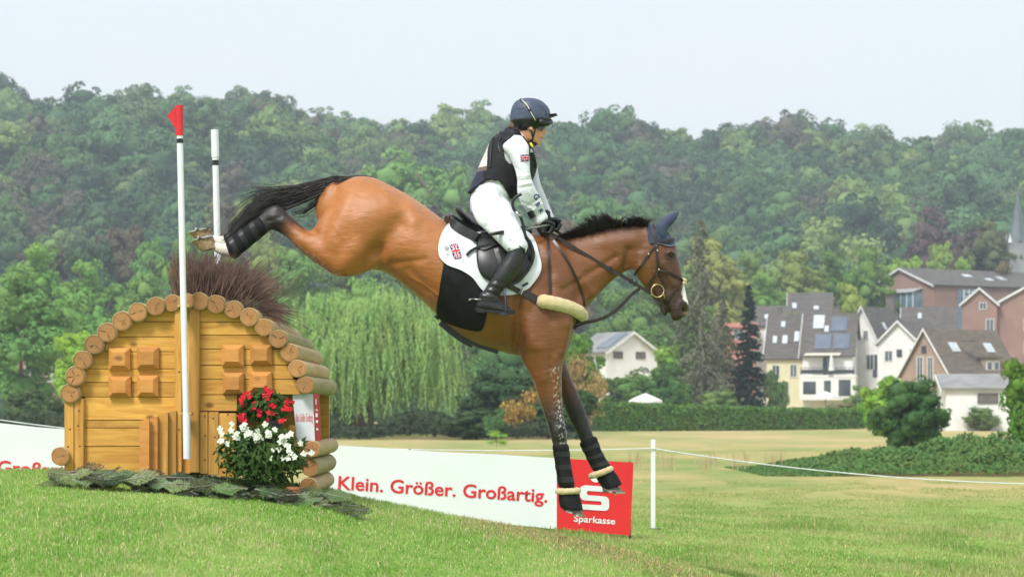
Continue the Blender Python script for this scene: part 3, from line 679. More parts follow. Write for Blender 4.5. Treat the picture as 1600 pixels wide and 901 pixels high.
house('white_house', 'white gabled house with brown shutters standing alone in the trees', 947, 250, 6.6, 5.8, zz(549, 250), zz(519, 250), 33, M_PLASTER, M_ROOFG, (0, 0), [('G', 1.5, zz(554, 250), 1.0, .65, M_SHUT), ('G', 4.4, zz(554, 250), 1.05, .65, M_SHUT)], [(0, 1.1, .5, 2.0, 3.0, 1)])
house('brick_house', 'red brick house half hidden by trees at the left edge', 28, 225, 6.0, 8, zz(556, 225), zz(530, 225), -6, M_BRICK, M_ROOF, (0, 0), [('G', 3.3, zz(580, 225), .9, 1.9), ('G', 1.2, zz(585, 225), .9, 1.6), ('G', 5.0, zz(585, 225), .8, 1.7)])
mb = MB(); mb.box(P(47, 620, 215) , (2.3, .3, 1.5), bev=.03); gw = mb.build('garden_wall', M_PLASTER); tag(gw, 'short white garden wall in front of the brick house at left', 'wall')
# church
xs_ = (1590 - 800) / F * 430; ch = empty('church', (xs_, 430, float(H(xs_, 430))), 'grey church tower with needle spire at the right edge of the photo', 'church')
mb = MB(); gz = float(H(xs_, 430)); mb.box((xs_, 430, (gz + zz(378, 430)) / 2), (3.6, 3.6, zz(378, 430) - gz)); mb.build('tower', pmat('grey_stone', (.34, .34, .33), (.25, .25, .25), .6, .85), ch)
mb = MB(); z_ = [zz(378, 430), zz(350, 430), zz(310, 430), zz(302, 430)]; r_ = [2.1, 1.15, .3, .12]
mb.rings([[Vector((xs_ + r * math.cos(a), 430 + r * math.sin(a), z)) for a in [6.2832 * j / 8 for j in range(8)]] for r, z in zip(r_, z_)]); mb.tube([(xs_, 430, zz(302, 430)), (xs_, 430, zz(290, 430))], .07, 6); mb.build('spire', pmat('verdigris_slate', (.09, .12, .12), (.13, .16, .16), .8, .6), ch)
mb = MB()
for s in (-1, 1):
    for k in (-1, 1): mb.tube([(xs_ + s * 1.7, 430 + k * 1.7, zz(380, 430)), (xs_ + s * 1.7, 430 + k * 1.7, zz(366, 430))], [.4, .02], 6)
mb.build('pinnacle', M_TRIM, ch)

# ------------------------------------------------------------------ hedge, conifers, willow, brambles
def leafmass(name, V, Q_, mat, col=None, parent=None):
    me = np_mesh(name, V, Q_); me.polygons.foreach_set('use_smooth', np.ones(len(me.polygons), bool)); o = link_mesh(name, me, mat, parent)
    if col: o.color = (*s2l(col), 1)
    return o
rng = np.random.default_rng(21)
def hedge():
    A = P(922, 0, 172).xy; B = P(1340, 0, 200).xy; Ld = (B - A).length; dr = (B - A).normalized(); nr_ = Vector((-dr.y, dr.x)); n = 30000
    t = rng.random(n); f = rng.random(n); s = rng.random(n); hw = .75; hh = 1.95 - .45 * t
    face = f < .5; off = np.where(face, -hw, (s * 2 - 1) * hw) + rng.normal(0, .07, n); z = np.where(face, s * hh, hh + rng.normal(0, .05, n)); z = z + .10 * np.sin(t * 60) * (z > 1.5)
    X = A.x + dr.x * t * Ld + nr_.x * off; Y = A.y + dr.y * t * Ld + nr_.y * off
    N_ = np.where(face[:, None], np.array([[-nr_.x, -nr_.y, .3]]), np.array([[0, 0, 1.]])); g0 = H(X, Y)
    if nr_.y < 0: pass
    v, q = leaf_quads(rng, np.stack([X, Y, z + g0], 1), N_, .10, .6)
    root = empty('hedge', (A.x, A.y, 0), 'long clipped green hedge between the dry field and the gardens', 'hedge')
    leafmass('foliage', v, q, M_LEAFB, (98, 138, 62), root); mb = MB(); c = (A + B) / 2
    pts = [A - nr_ * .66, A + nr_ * .66, B + nr_ * .66, B - nr_ * .66]; mb.add([Vector((p_.x, p_.y, -.3)) for p_ in pts] + [Vector((p_.x, p_.y, z_)) for p_, z_ in zip(pts, (1.88, 1.88, 1.42, 1.42))], [(0, 1, 2, 3), (4, 5, 6, 7), (0, 1, 5, 4), (1, 2, 6, 5), (2, 3, 7, 6), (3, 0, 4, 7)]); k = mb.build('branch_core', M_LEAFB, root); k.color = (*s2l((60, 80, 44)), 1)
hedge()
def conifer(name, px, top, base, wpx, d, col, label, droop=.35, wisp=0., n=5200, seed=1, leaf=.16):
    rg_ = np.random.default_rng(seed); x = (px - 800) / F * d; z0 = float(H(x, d)); z1 = zz(top, d); zb = max(z0 + .2, zz(base, d)); Rr = wpx / F * d / 2
    root = empty(name, (x, d, z0), label, 'tree'); mb = MB(); mb.tube([(x, d, z0 - .2), (x, d, (z0 + z1) / 2), (x, d, z1)], [Rr * .09, Rr * .06, .03], 8); mb.build('trunk', M_BARKG if wisp else M_BARK, root)
    nb = 150; Cs, Ns, tw = [], [], MB()
    for i in range(nb):
        t = (i + .5) / nb; z = zb + (z1 - zb) * (t + rg_.normal(0, .012)); r = Rr * ((1 - t) ** (.8 if not wisp else .62)) * rg_.uniform(.7, 1.12) + .12; a = rg_.uniform(0, 6.283); m = int(n / nb * (.3 + 1.2 * (1 - t)))
        s = rg_.random(m) ** .7; 
        cx_ = x + np.cos(a) * r * s; cy_ = d + np.sin(a) * r * s; cz_ = z - droop * r * s ** 1.5 + .1 * r * s
        sp = .22 * r * s + .08
        pts = np.stack([cx_ + rg_.normal(0, 1, m) * sp * abs(np.sin(a)) , cy_ + rg_.normal(0, 1, m) * sp * abs(np.cos(a)), cz_ - np.abs(rg_.normal(0, 1, m)) * (.20 + wisp) * r * .5], 1); Cs.append(pts)
        Ns.append(np.tile([np.cos(a) * .5, np.sin(a) * .5, .7], (m, 1)))
        if wisp: tw.tube([(x, d, z), (x + math.cos(a) * r * .5, d + math.sin(a) * r * .5, z - droop * r * .25), (x + math.cos(a) * r, d + math.sin(a) * r, z - droop * r)], [.05, .035, .015], 5)
    v, q = leaf_quads(rg_, np.concatenate(Cs), np.concatenate(Ns), leaf, .7); leafmass('crown', v, q, M_LEAF, col, root)
    if wisp: tw.build('bare_branch', M_BARKG, root)
    return root
conifer('drooping_spruce', 1095, 345, 640, 122, 214, (110, 116, 88), 'tall grey drooping half bare spruce right of the horse\'s head', .55, .5, 7000, 5, .17)
conifer('drooping_spruce', 1128, 470, 640, 92, 221, (112, 114, 86), 'shorter grey wispy conifer touching the dark pointed spruce', .6, .5, 5000, 6, .16)
conifer('pointed_spruce', 1170, 448, 645, 64, 216, (38, 58, 44), 'narrow dark pointed spruce in front of the terraced roofs', .3, 0, 9000, 7, .15)
def willow():
    rg_ = np.random.default_rng(9); d = 150.0; px = 566; x0 = (px - 800) / F * d; z0 = -.3; root = empty('weeping_willow', (x0, d, z0), 'large weeping willow with curtains of hanging branches under the horse\'s belly', 'tree')
    k = F / d; Ht = zz(438, d); Rw = 188 / k
    mb = MB(); mb.tube([(x0, d, z0 - .3), (x0 + .2, d, 2.2), (x0 - .1, d, 4.5), (x0, d, Ht * .72)], [.75, .55, .4, .15], 10)
    lobes = []
    for i in range(64):
        a = rg_.uniform(0, 6.283); r = Rw * rg_.uniform(.15, .88); t = r / Rw; z = Ht * (.93 - .36 * t ** 2) * (rg_.uniform(.86, 1.04) if i % 2 else rg_.uniform(.45, .85)) - .7; lobes.append((x0 + math.cos(a) * r, d + math.sin(a) * r * .7, z, rg_.uniform(1.2, 2.1)))
        mb.tube([(x0, d, 2.5 + rg_.uniform(0, 2)), (x0 + math.cos(a) * r * .55, d + math.sin(a) * r * .4, z * .8 + .5), (x0 + math.cos(a) * r, d + math.sin(a) * r * .7, z)], [.22, .12, .04], 6)
    mb.build('trunk', M_BARK, root)
    Cs, Ns = [], []
    for (lx_, ly, lz, lr) in lobes:
        ns = 52
        for j in range(ns):
            a = rg_.uniform(0, 6.283); rr_ = lr * math.sqrt(rg_.random()); sx = lx_ + math.cos(a) * rr_; sy = ly + math.sin(a) * rr_; sz = lz + lr * .55 * math.sqrt(max(0, 1 - (rr_ / lr) ** 2)); ln_ = rg_.uniform(.35, .98) * (sz - .1) * (.55 + .45 * min(1, math.hypot(sx - x0, (sy - d) * 1.4) / Rw))
            m = int(ln_ * 7.5) + 3; t = np.linspace(0, 1, m) + rg_.normal(0, .01, m); out = .5 * (1 - np.exp(-t * 4))
            ox = (sx - lx_) * out * .6 + .35 * t * np.sin(j + t * 2.0); oy = (sy - ly) * out * .6
            Cs.append(np.stack([sx + ox + rg_.normal(0, .04, m), sy + oy + rg_.normal(0, .05, m), sz - ln_ * t], 1)); Ns.append(np.tile([math.cos(a), math.sin(a) - .4, .35], (m, 1)))
    Cc = np.concatenate(Cs); Nn = np.concatenate(Ns); n = len(Cc)
    N_ = Nn + rg_.normal(0, .5, (n, 3)); N_ /= np.linalg.norm(N_, axis=1)[:, None]
    W_ = np.array([[0, 0, 1.]]) + rg_.normal(0, .25, (n, 3)); U_ = np.cross(N_, W_); U_ /= np.linalg.norm(U_, axis=1)[:, None]; W_ = np.cross(U_, N_)
    s = rg_.uniform(.6, 1.3, (n, 1)); V = np.stack([Cc + U_ * .035 * s, Cc + W_ * .16 * s, Cc - U_ * .035 * s, Cc - W_ * .16 * s], 1).reshape(-1, 3)
    leafmass('crown', V, np.arange(n * 4).reshape(-1, 4), M_LEAF, (146, 180, 102), root)
willow()
def heap():
    n = 60000; rg_ = np.random.default_rng(12); X = rg_.uniform(6.0, 16.5, n); Y = rg_.uniform(57, 68, n)
    h = .66 * np.clip((X - 6.0) / 4.5, 0, 1) ** 1.1 * np.clip(1 - ((Y - 62.5) / 5.6) ** 2, 0, 1) ** .5 * (1 + .18 * np.sin(X * 1.7) + .15 * np.sin(X * 3.1 + Y))
    nn = np.array([mnoise.noise(Vector((a * .9, b * .9, 0))) for a, b in zip(X, Y)]); h = h * (1 + .5 * nn)
    v, q = leaf_quads(rg_, np.stack([X, Y, H(X, Y) + h * rg_.uniform(.75, 1.05, n)], 1), np.stack([0 * X, -.5 + 0 * X, 1 + 0 * X], 1), .052, .75)
    o = leafmass('bramble_patch', v, q, M_LEAFB, (88, 122, 64)); tag(o, 'low tangle of green brambles spreading over the field at right', 'brambles', kind='stuff')
heap()
def bank():
    n = 22000; rg_ = np.random.default_rng(14); X = rg_.uniform(-34, 4, n); Y = rg_.uniform(128, 146, n)
    h = 1.0 * (1 + .5 * np.sin(X * .9)) * np.clip((X + 36) / 3, 0, 1) * np.clip((5 - X) / 6, 0, 1) * rg_.uniform(.2, 1, n)
    v, q = leaf_quads(rg_, np.stack([X, Y, H(X, Y) + h], 1), np.stack([0 * X, -.5 + 0 * X, 1 + 0 * X], 1), .17, .7)
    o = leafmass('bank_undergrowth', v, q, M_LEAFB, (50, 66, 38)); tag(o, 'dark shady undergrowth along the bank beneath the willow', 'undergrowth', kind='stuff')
bank()
# ------------------------------------------------------------------ lofted bodies
from mathutils.bvhtree import BVHTree
DH = 16.0                 # distance of the horse's middle plane
KH = F / DH               # photo pixels per metre there

def catmull(rows, sub):
    A = np.array(rows, float); n = len(A); out = []
    for i in range(n - 1):
        p0 = A[max(i - 1, 0)]; p1 = A[i]; p2 = A[i + 1]; p3 = A[min(i + 2, n - 1)]
        for j in range(sub):
            t = j / sub
            out.append(.5 * ((2 * p1) + (-p0 + p2) * t + (2 * p0 - 5 * p1 + 4 * p2 - p3) * t * t + (-p0 + 3 * p1 - 3 * p2 + p3) * t ** 3))
    out.append(A[-1]); return out

def loft(mb, st, n=24, sub=4, ex=2.0, end=(True, True)):
    """st rows: (ax, ay, bx, by, halfwidth, depth offset): a and b are opposite outline points in photo pixels"""
    rows = catmull([(r + (0,) * (6 - len(r))) for r in st], sub); rs = []
    def ring(r, s=1.0, push=0.0, dirv=None):
        a = P(r[0], r[1], DH + r[5]); b = P(r[2], r[3], DH + r[5]); c = (a + b) / 2; h = (a - b) / 2
        if dirv is not None: c = c + dirv * push
        o = []
        for j in range(n):
            t = 2 * math.pi * j / n; ct, s_t = math.cos(t), math.sin(t)
            u = math.copysign(abs(ct) ** (2 / ex), ct); v = math.copysign(abs(s_t) ** (2 / ex), s_t)
            o.append(c + h * u * s + Vector((0, v * r[4] * s, 0)))
        return o, c, h.length
    R_ = [ring(r) for r in rows]
    def dome(i, j):
        c, h = R_[i][1], R_[i][2]; d = (c - R_[j][1]); d = d.normalized() if d.length > 1e-6 else Vector((0, 0, 1))
        m = min(h, rows[i][4]) * .7
        return [ring(rows[i], math.cos(a), math.sin(a) * m, d)[0] for a in (R(25), R(50), R(72))]
    body = [r[0] for r in R_]
    if end[0]: body = dome(0, 1)[::-1] + body
    if end[1]: body = body + dome(-1, -2)
    mb.rings(body); return mb

def blob(mb, px, py, r, dy=0, rot=0, n=16, m=12):
    """ellipsoid with radii in metres (x, depth, z), rotated by rot degrees in the picture plane (anticlockwise)"""
    return mb.ball(P(px, py, DH + dy), r, n, m, Matrix.Rotation(R(-rot), 3, 'Y'))

def remesh(mb, voxel, it=4, fac=.5):
    me = bpy.data.meshes.new('tmp'); me.from_pydata(mb.v, [], mb.f); me.update()
    bm = bmesh.new(); bm.from_mesh(me); bmesh.ops.recalc_face_normals(bm, faces=bm.faces[:]); bm.to_mesh(me); bm.free()
    o = bpy.data.objects.new('tmp', me); C.objects.link(o)
    md = o.modifiers.new('r', 'REMESH'); md.mode = 'VOXEL'; md.voxel_size = voxel; md.use_smooth_shade = True
    if it:
        ms = o.modifiers.new('s', 'SMOOTH'); ms.factor = fac; ms.iterations = it
    dg = bpy.context.evaluated_depsgraph_get(); dg.update()
    out = bpy.data.meshes.new_from_object(o.evaluated_get(dg)); bpy.data.objects.remove(o); bpy.data.meshes.remove(me)
    out.polygons.foreach_set('use_smooth', np.ones(len(out.polygons), bool)); return out

def co_of(me):
    a = np.empty(len(me.vertices) * 3, np.float32); me.vertices.foreach_get('co', a); return a.reshape(-1, 3).astype(float)
def no_of(me):
    a = np.empty(len(me.vertices) * 3, np.float32); me.vertex_normals.foreach_get('vector', a) if hasattr(me, 'vertex_normals') else me.vertices.foreach_get('normal', a)
    return a.reshape(-1, 3).astype(float)
def pix(co):
    return np.stack([800 + co[:, 0] / co[:, 1] * F, HOR - (co[:, 2] - CAMZ) / co[:, 1] * F], 1)
def pix_mid(co):
    """picture position with the depth taken out (as if on the horse's middle plane): the same for both sides"""
    return np.stack([800 + co[:, 0] * KH, HOR - (co[:, 2] - CAMZ) * KH], 1)
def seg_d(p, x1, y1, x2, y2):
    d = np.array([x2 - x1, y2 - y1], float); L = (d ** 2).sum() + 1e-9
    t = np.clip(((p - [x1, y1]) @ d) / L, 0, 1); q = np.array([x1, y1]) + t[:, None] * d
    return np.linalg.norm(p - q, axis=1)
def sculpt(me, strokes, ymin=None, ymax=None):
    """raise or sink the surface along strokes (x1,y1,x2,y2,radius px,amount m[,side]) seen from either side"""
    co = co_of(me); no = no_of(me); p = pix(co); disp = np.zeros(len(co))
    for s in strokes:
        g = np.exp(-(seg_d(p, *s[:4]) / s[4]) ** 2) * s[5]
        side = s[6] if len(s) > 6 else 0
        wgt = np.clip(np.abs(no[:, 1]) * 1.3, 0, 1)
        if side == -1: wgt = wgt * (no[:, 1] < 0) * 1.0
        disp += g * wgt
    if ymax is not None: disp *= co[:, 1] < ymax
    co += no * disp[:, None]
    me.vertices.foreach_set('co', co.astype(np.float32).ravel()); me.update()
def paint(me, rgb, name='coat'):
    a = me.attributes.new(name, 'FLOAT_COLOR', 'POINT')
    a.data.foreach_set('color', np.concatenate([rgb, np.ones((len(rgb), 1))], 1).astype(np.float32).ravel())

class Skin:
    """a finished body to lay tack on"""
    def __init__(s, mes, mid=DH):
        V, T, b = [], [], 0
        for me in (mes if isinstance(mes, list) else [mes]):
            c = co_of(me); V += [tuple(x) for x in c]; T += [[i + b for i in p.vertices] for p in me.polygons]; b += len(c)
        s.t = BVHTree.FromPolygons(V, T); s.mid = mid
    def hit(s, px, py, off=.004):
        o = Vector((0, 0, CAMZ)); d = (P(px, py, 16) - o).normalized()
        h, n_, i, ds = s.t.ray_cast(o, d)
        if h is None:
            q = P(px, py, s.mid - .02); h, n_, i, ds = s.t.find_nearest(q)
            if n_.y > 0: n_ = Vector((n_.x, -n_.y, n_.z))
        return h + n_ * off
    def mir(s, p): return Vector((p.x, 2 * s.mid - p.y, p.z))

def dense(pts, step=4):
    out = []
    for a, b in zip(pts[:-1], pts[1:]):
        L = math.hypot(b[0] - a[0], b[1] - a[1]); k = max(1, int(L / step))
        out += [(a[0] + (b[0] - a[0]) * j / k, a[1] + (b[1] - a[1]) * j / k) for j in range(k)]
    return out + [tuple(pts[-1])]
def spline(pts, sub=5):
    return [tuple(r) for r in catmull(pts, sub)]

def strap(mb, skin, pts, w=.011, th=.003, off=.005, both=True, step=5, smoothed=True):
    """leather strap laid over the body along picture points (near side, and mirrored on the far side)"""
    ps = dense(spline(pts) if smoothed else pts, step); hs = [skin.hit(x, y, off) for x, y in ps]
    for _ in range(2): hs = [hs[0]] + [(hs[i - 1] + hs[i] * 2 + hs[i + 1]) / 4 for i in range(1, len(hs) - 1)] + [hs[-1]]
    def run(h, sg):
        rs = []
        for i, p in enumerate(h):
            t = (h[min(i + 1, len(h) - 1)] - h[max(i - 1, 0)]).normalized(); nn = Vector((0, -sg, 0)); nn = (nn - t * nn.dot(t)).normalized(); sd_ = t.cross(nn)
            rs.append([p + sd_ * w + nn * th, p - sd_ * w + nn * th, p - sd_ * w - nn * th, p + sd_ * w - nn * th])
        mb.rings(rs)
    run(hs, 1)
    if both: run([skin.mir(p) for p in hs], -1)
    return hs

def patch(mb, skin, outline, c=None, off=.01, th=.006, rings=14, both=True, n=96, puff=0.0, edge=None):
    """cloth or leather sheet with thickness following the body inside a picture outline"""
    ol = spline(list(outline) + [outline[0]], 6)[:-1]
    L = [0]; 
    for a, b in zip(ol, ol[1:] + ol[:1]): L.append(L[-1] + math.hypot(b[0] - a[0], b[1] - a[1]))
    bp = []
    for i in range(n):
        t = L[-1] * i / n; k = max(j for j in range(len(ol)) if L[j] <= t); a = ol[k]; b = ol[(k + 1) % len(ol)]; f = (t - L[k]) / max(L[k + 1] - L[k], 1e-9)
        bp.append((a[0] + (b[0] - a[0]) * f, a[1] + (b[1] - a[1]) * f))
    if c is None: c = (sum(p[0] for p in bp) / n, sum(p[1] for p in bp) / n)
    G = []
    for r in range(rings + 1):
        t = (r / rings) ** .8 if r else .02
        row = [skin.hit(c[0] + (b[0] - c[0]) * t, c[1] + (b[1] - c[1]) * t, off + puff * (1 - t ** 4)) for b in bp]
        G.append(row)
    for _ in range(3):
        G2 = [[Vector(v) for v in row] for row in G]
        for r in range(1, rings):
            for j in range(n):
                G2[r][j] = (G[r][j] * 2 + G[r - 1][j] + G[r + 1][j] + G[r][j - 1] + G[r][(j + 1) % n]) / 6
        for j in range(n): G2[rings][j] = (G[rings][j] * 2 + G[rings][j - 1] + G[rings][(j + 1) % n]) / 4
        G = G2
    inner = [p + Vector((0, th, 0)) for p in G[-1]]
    edge_r = [p + Vector((0, th * .3, 0)) for p in G[-1]]
    mb.rings(G + [edge_r, inner], cap=True)
    if both: mb.rings([[skin.mir(p) for p in row] for row in G + [edge_r, inner]], cap=True)
    return G




def halves(o, mid=DH):
    """part a pair of pieces into two objects of the same name, near side and far side"""
    me = o.data; far = me.copy()
    for m_, keep_near in ((me, True), (far, False)):
        bm = bmesh.new(); bm.from_mesh(m_)
        seen = set(); kill = []
        for v0 in bm.verts:
            if v0.index in seen: continue
            st = [v0]; isl = []; seen.add(v0.index)
            while st:
                v = st.pop(); isl.append(v)
                for e in v.link_edges:
                    q = e.other_vert(v)
                    if q.index not in seen: seen.add(q.index); st.append(q)
            y = sum(v.co.y for v in isl) / len(isl)
            if (y < mid) != keep_near: kill += isl
        bmesh.ops.delete(bm, geom=kill, context='VERTS'); bm.to_mesh(m_); bm.free()
    c = o.copy(); c.data = far; C.objects.link(c); return o, c
# ------------------------------------------------------------------ the horse
hb = MB()
# trunk, rump to chest
loft(hb, [(532, 285, 496, 345, .12), (556, 276, 500, 388, .20), (585, 278, 528, 424, .265), (612, 291, 566, 421, .285), (640, 306, 600, 425, .275),
          (668, 325, 632, 447, .275), (697, 346, 664, 474, .29), (728, 360, 694, 503, .305), (762, 366, 732, 531, .315), (800, 366, 775, 547, .31),
          (835, 364, 815, 556, .275), (866, 369, 850, 550, .235), (890, 395, 880, 530, .19), (903, 440, 900, 505, .12)], n=40, ex=2.15, sub=5)
# neck
loft(hb, [(800, 372, 850, 520, .20), (845, 366, 892, 500, .165), (878, 372, 915, 482, .125), (911, 367, 940, 455, .098), (942, 360, 961, 435, .082),
          (968, 354, 979, 424, .074), (993, 351, 995, 415, .072), (1014, 353, 1006, 400, .070)], n=32, sub=5, ex=1.9)
# head
loft(hb, [(1016, 352, 995, 382, .06), (1036, 358, 988, 394, .074), (1053, 376, 987, 409, .083), (1059, 397, 991, 426, .084), (1063, 415, 1001, 441, .070),
          (1067, 433, 1013, 455, .056), (1071, 452, 1024, 467, .046), (1074, 466, 1036, 478, .042), (1077, 480, 1046, 488, .044), (1075, 491, 1048, 497, .038), (1066, 497, 1052, 500, .028)], n=28, sub=5, ex=2.2)
loft(hb, [(1040, 470, 1024, 466, .032), (1042, 478, 1029, 476, .030), (1043, 487, 1031, 485, .027), (1042, 493, 1034, 490, .02)], n=16)     # lower lip
blob(hb, 1069, 484, (.030, .052, .036), rot=-10); blob(hb, 1047, 398, (.030, .088, .028), 0, -20)
blob(hb, 1005, 415, (.062, .080, .072), 0, 30)            # jowls
for sg in (-1, 1): loft(hb, [(1020, 362, 1038, 364, .018, sg * .045), (1030, 350, 1044, 354, .018, sg * .05), (1044, 338, 1050, 344, .010, sg * .052)], n=10)
NEAR, FAR = -.17, .17
# forequarters: shoulder, upper arm, forearm, knee, cannon, pastern
def foreleg(sg, pts, up):
    if sg < 0: loft(hb, up, n=24)
    loft(hb, pts, n=22, sub=5)
loft(hb, [(806, 400, 850, 392, .06, -.13), (806, 440, 876, 440, .09, -.15), (806, 485, 893, 490, .115, -.155), (804, 525, 893, 520, .115, -.155), (813, 558, 886, 545, .10, -.155),
          (826, 582, 879, 578, .082, -.155), (836, 604, 878, 603, .070, -.155), (847, 638, 880, 638, .054, -.155), (855, 662, 883, 662, .048, -.155), (860, 682, 887, 681, .046, -.155),
          (865, 700, 886, 699, .037, -.155), (869, 722, 889, 721, .031, -.155), (872, 745, 893, 744, .034, -.155), (875, 757, 897, 756, .036, -.155), (880, 772, 900, 770, .034, -.155), (882, 788, 906, 784, .038, -.155)], n=26, sub=5)
loft(hb, [(820, 400, 862, 392, .06, .13), (816, 440, 880, 440, .09, .15), (812, 485, 896, 490, .115, .155), (820, 530, 898, 512, .105, .155), (840, 560, 890, 540, .09, .155),
          (860, 575, 884, 560, .075, .155), (869, 594, 893, 590, .062, .155), (878, 625, 905, 617, .052, .155), (888, 652, 915, 642, .046, .155), (899, 673, 922, 664, .043, .155),
          (908, 692, 929, 684, .035, .155), (916, 708, 935, 700, .030, .155), (922, 722, 943, 715, .033, .155), (930, 738, 952, 730, .034, .155), (940, 750, 958, 740, .034, .155), (950, 760, 966, 748, .036, .155)], n=26, sub=5)
# hindquarters
def hind(sg, dx, dy):
    o = sg * .14
    q = [(575, 300, 610, 385, .08, o), (545, 300, 590, 415, .125, o), (512, 325, 555, 431, .125, o), (496, 348, 526, 431, .105, o), (485, 360, 504, 418, .080, o), (471, 354, 484, 404, .062, o),
         (456, 342, 464, 388, .050, o), (443, 327, 449, 372, .044, o), (434, 320, 432, 362, .042, o), (423, 322, 424, 360, .038, o), (411, 331, 420, 363, .034, o), (399, 342, 412, 368, .030, o),
         (382, 357, 396, 379, .027, o), (364, 371, 378, 392, .028, o), (352, 379, 366, 401, .034, o), (341, 379, 352, 400, .033, o), (332, 376, 338, 396, .030, o)]
    q = [(a + dx * k, b + dy * k, c + dx * k, d + dy * k, w_, oo) for (a, b, c, d, w_, oo), k in zip(q, [0, 0, 0, 0, .1, .3, .5, .7, .9] + [1] * 8)]
    loft(hb, q, n=24, sub=5)
hind(-1, 0, 0); hind(1, -4, -11)
horse_me = remesh(hb, .0105, 9, .55)
ST = [(985, 428, 890, 488, 9, .009), (962, 402, 880, 452, 5, -.007), (850, 385, 893, 480, 6, .007), (838, 395, 826, 455, 6, -.006), (822, 500, 832, 540, 10, .008), (640, 432, 700, 470, 1.8, .004), (700, 470, 745, 520, 1.8, .0035), (838, 600, 858, 660, 1.8, .005), (1022, 425, 1038, 455, 1.8, .005),
 (520, 350, 560, 400, 1.8, .002), (1012, 400, 1020, 430, 2, -.003), (890, 500, 880, 550, 7, .008), (600, 300, 620, 330, 8, .006), (905, 430, 930, 462, 6, .006), (1030, 385, 1040, 392, 3, .004),
  # sculpted muscles, grooves and bones
 (622, 352, 590, 392, 15, -.022), (640, 322, 648, 345, 12, .014), (600, 320, 560, 345, 22, .012), (590, 392, 570, 424, 11, -.012), (560, 385, 535, 415, 16, .016),
 (612, 412, 665, 405, 5, -.006), (655, 380, 700, 430, 26, .010), (640, 420, 665, 455, 8, -.008),
 (527, 300, 503, 372, 8, -.008), (545, 312, 520, 380, 14, .008), (462, 349, 492, 362, 6, -.014), (470, 375, 510, 405, 10, .008),
 (811, 440, 807, 545, 8, -.020), (836, 470, 840, 530, 16, .014), (868, 440, 885, 505, 10, .010), (856, 420, 862, 500, 7, -.007), (845, 545, 850, 590, 9, .010), (868, 560, 872, 610, 6, .006),
 (860, 560, 863, 640, 5, -.005), (990, 428, 915, 478, 6, -.012), (984, 392, 976, 430, 8, -.016), (945, 375, 990, 372, 12, .006), (900, 385, 960, 400, 10, -.005), (870, 400, 895, 440, 14, .008),
 (1036, 380, 1042, 386, 7, -.010), (1038, 412, 1050, 445, 4, .007), (1030, 425, 1040, 450, 8, -.007), (1054, 404, 1062, 450, 5, .004), (1000, 400, 996, 425, 8, .006), (1047, 393, 1051, 396, 4, .006),
 (1069, 484, 1071, 487, 4.2, -.026), (1060, 478, 1064, 492, 3, .005), (1064, 472, 1072, 474, 4, .006), (1045, 489, 1038, 474, 3, -.008), (1047, 400, 1049, 401, 3.5, -.008),
 (700, 440, 720, 520, 4, -.003), (760, 500, 780, 545, 14, -.006),
 (864, 672, 882, 668, 8, .005), (872, 690, 876, 690, 3, -.004), (428, 340, 440, 345, 7, .006), (418, 345, 438, 340, 3, -.004), (872, 640, 868, 600, 4, -.004)]
sculpt(horse_me, [(a, b, c, d, r, m_ * 1.5) for a, b, c, d, r, m_ in ST])
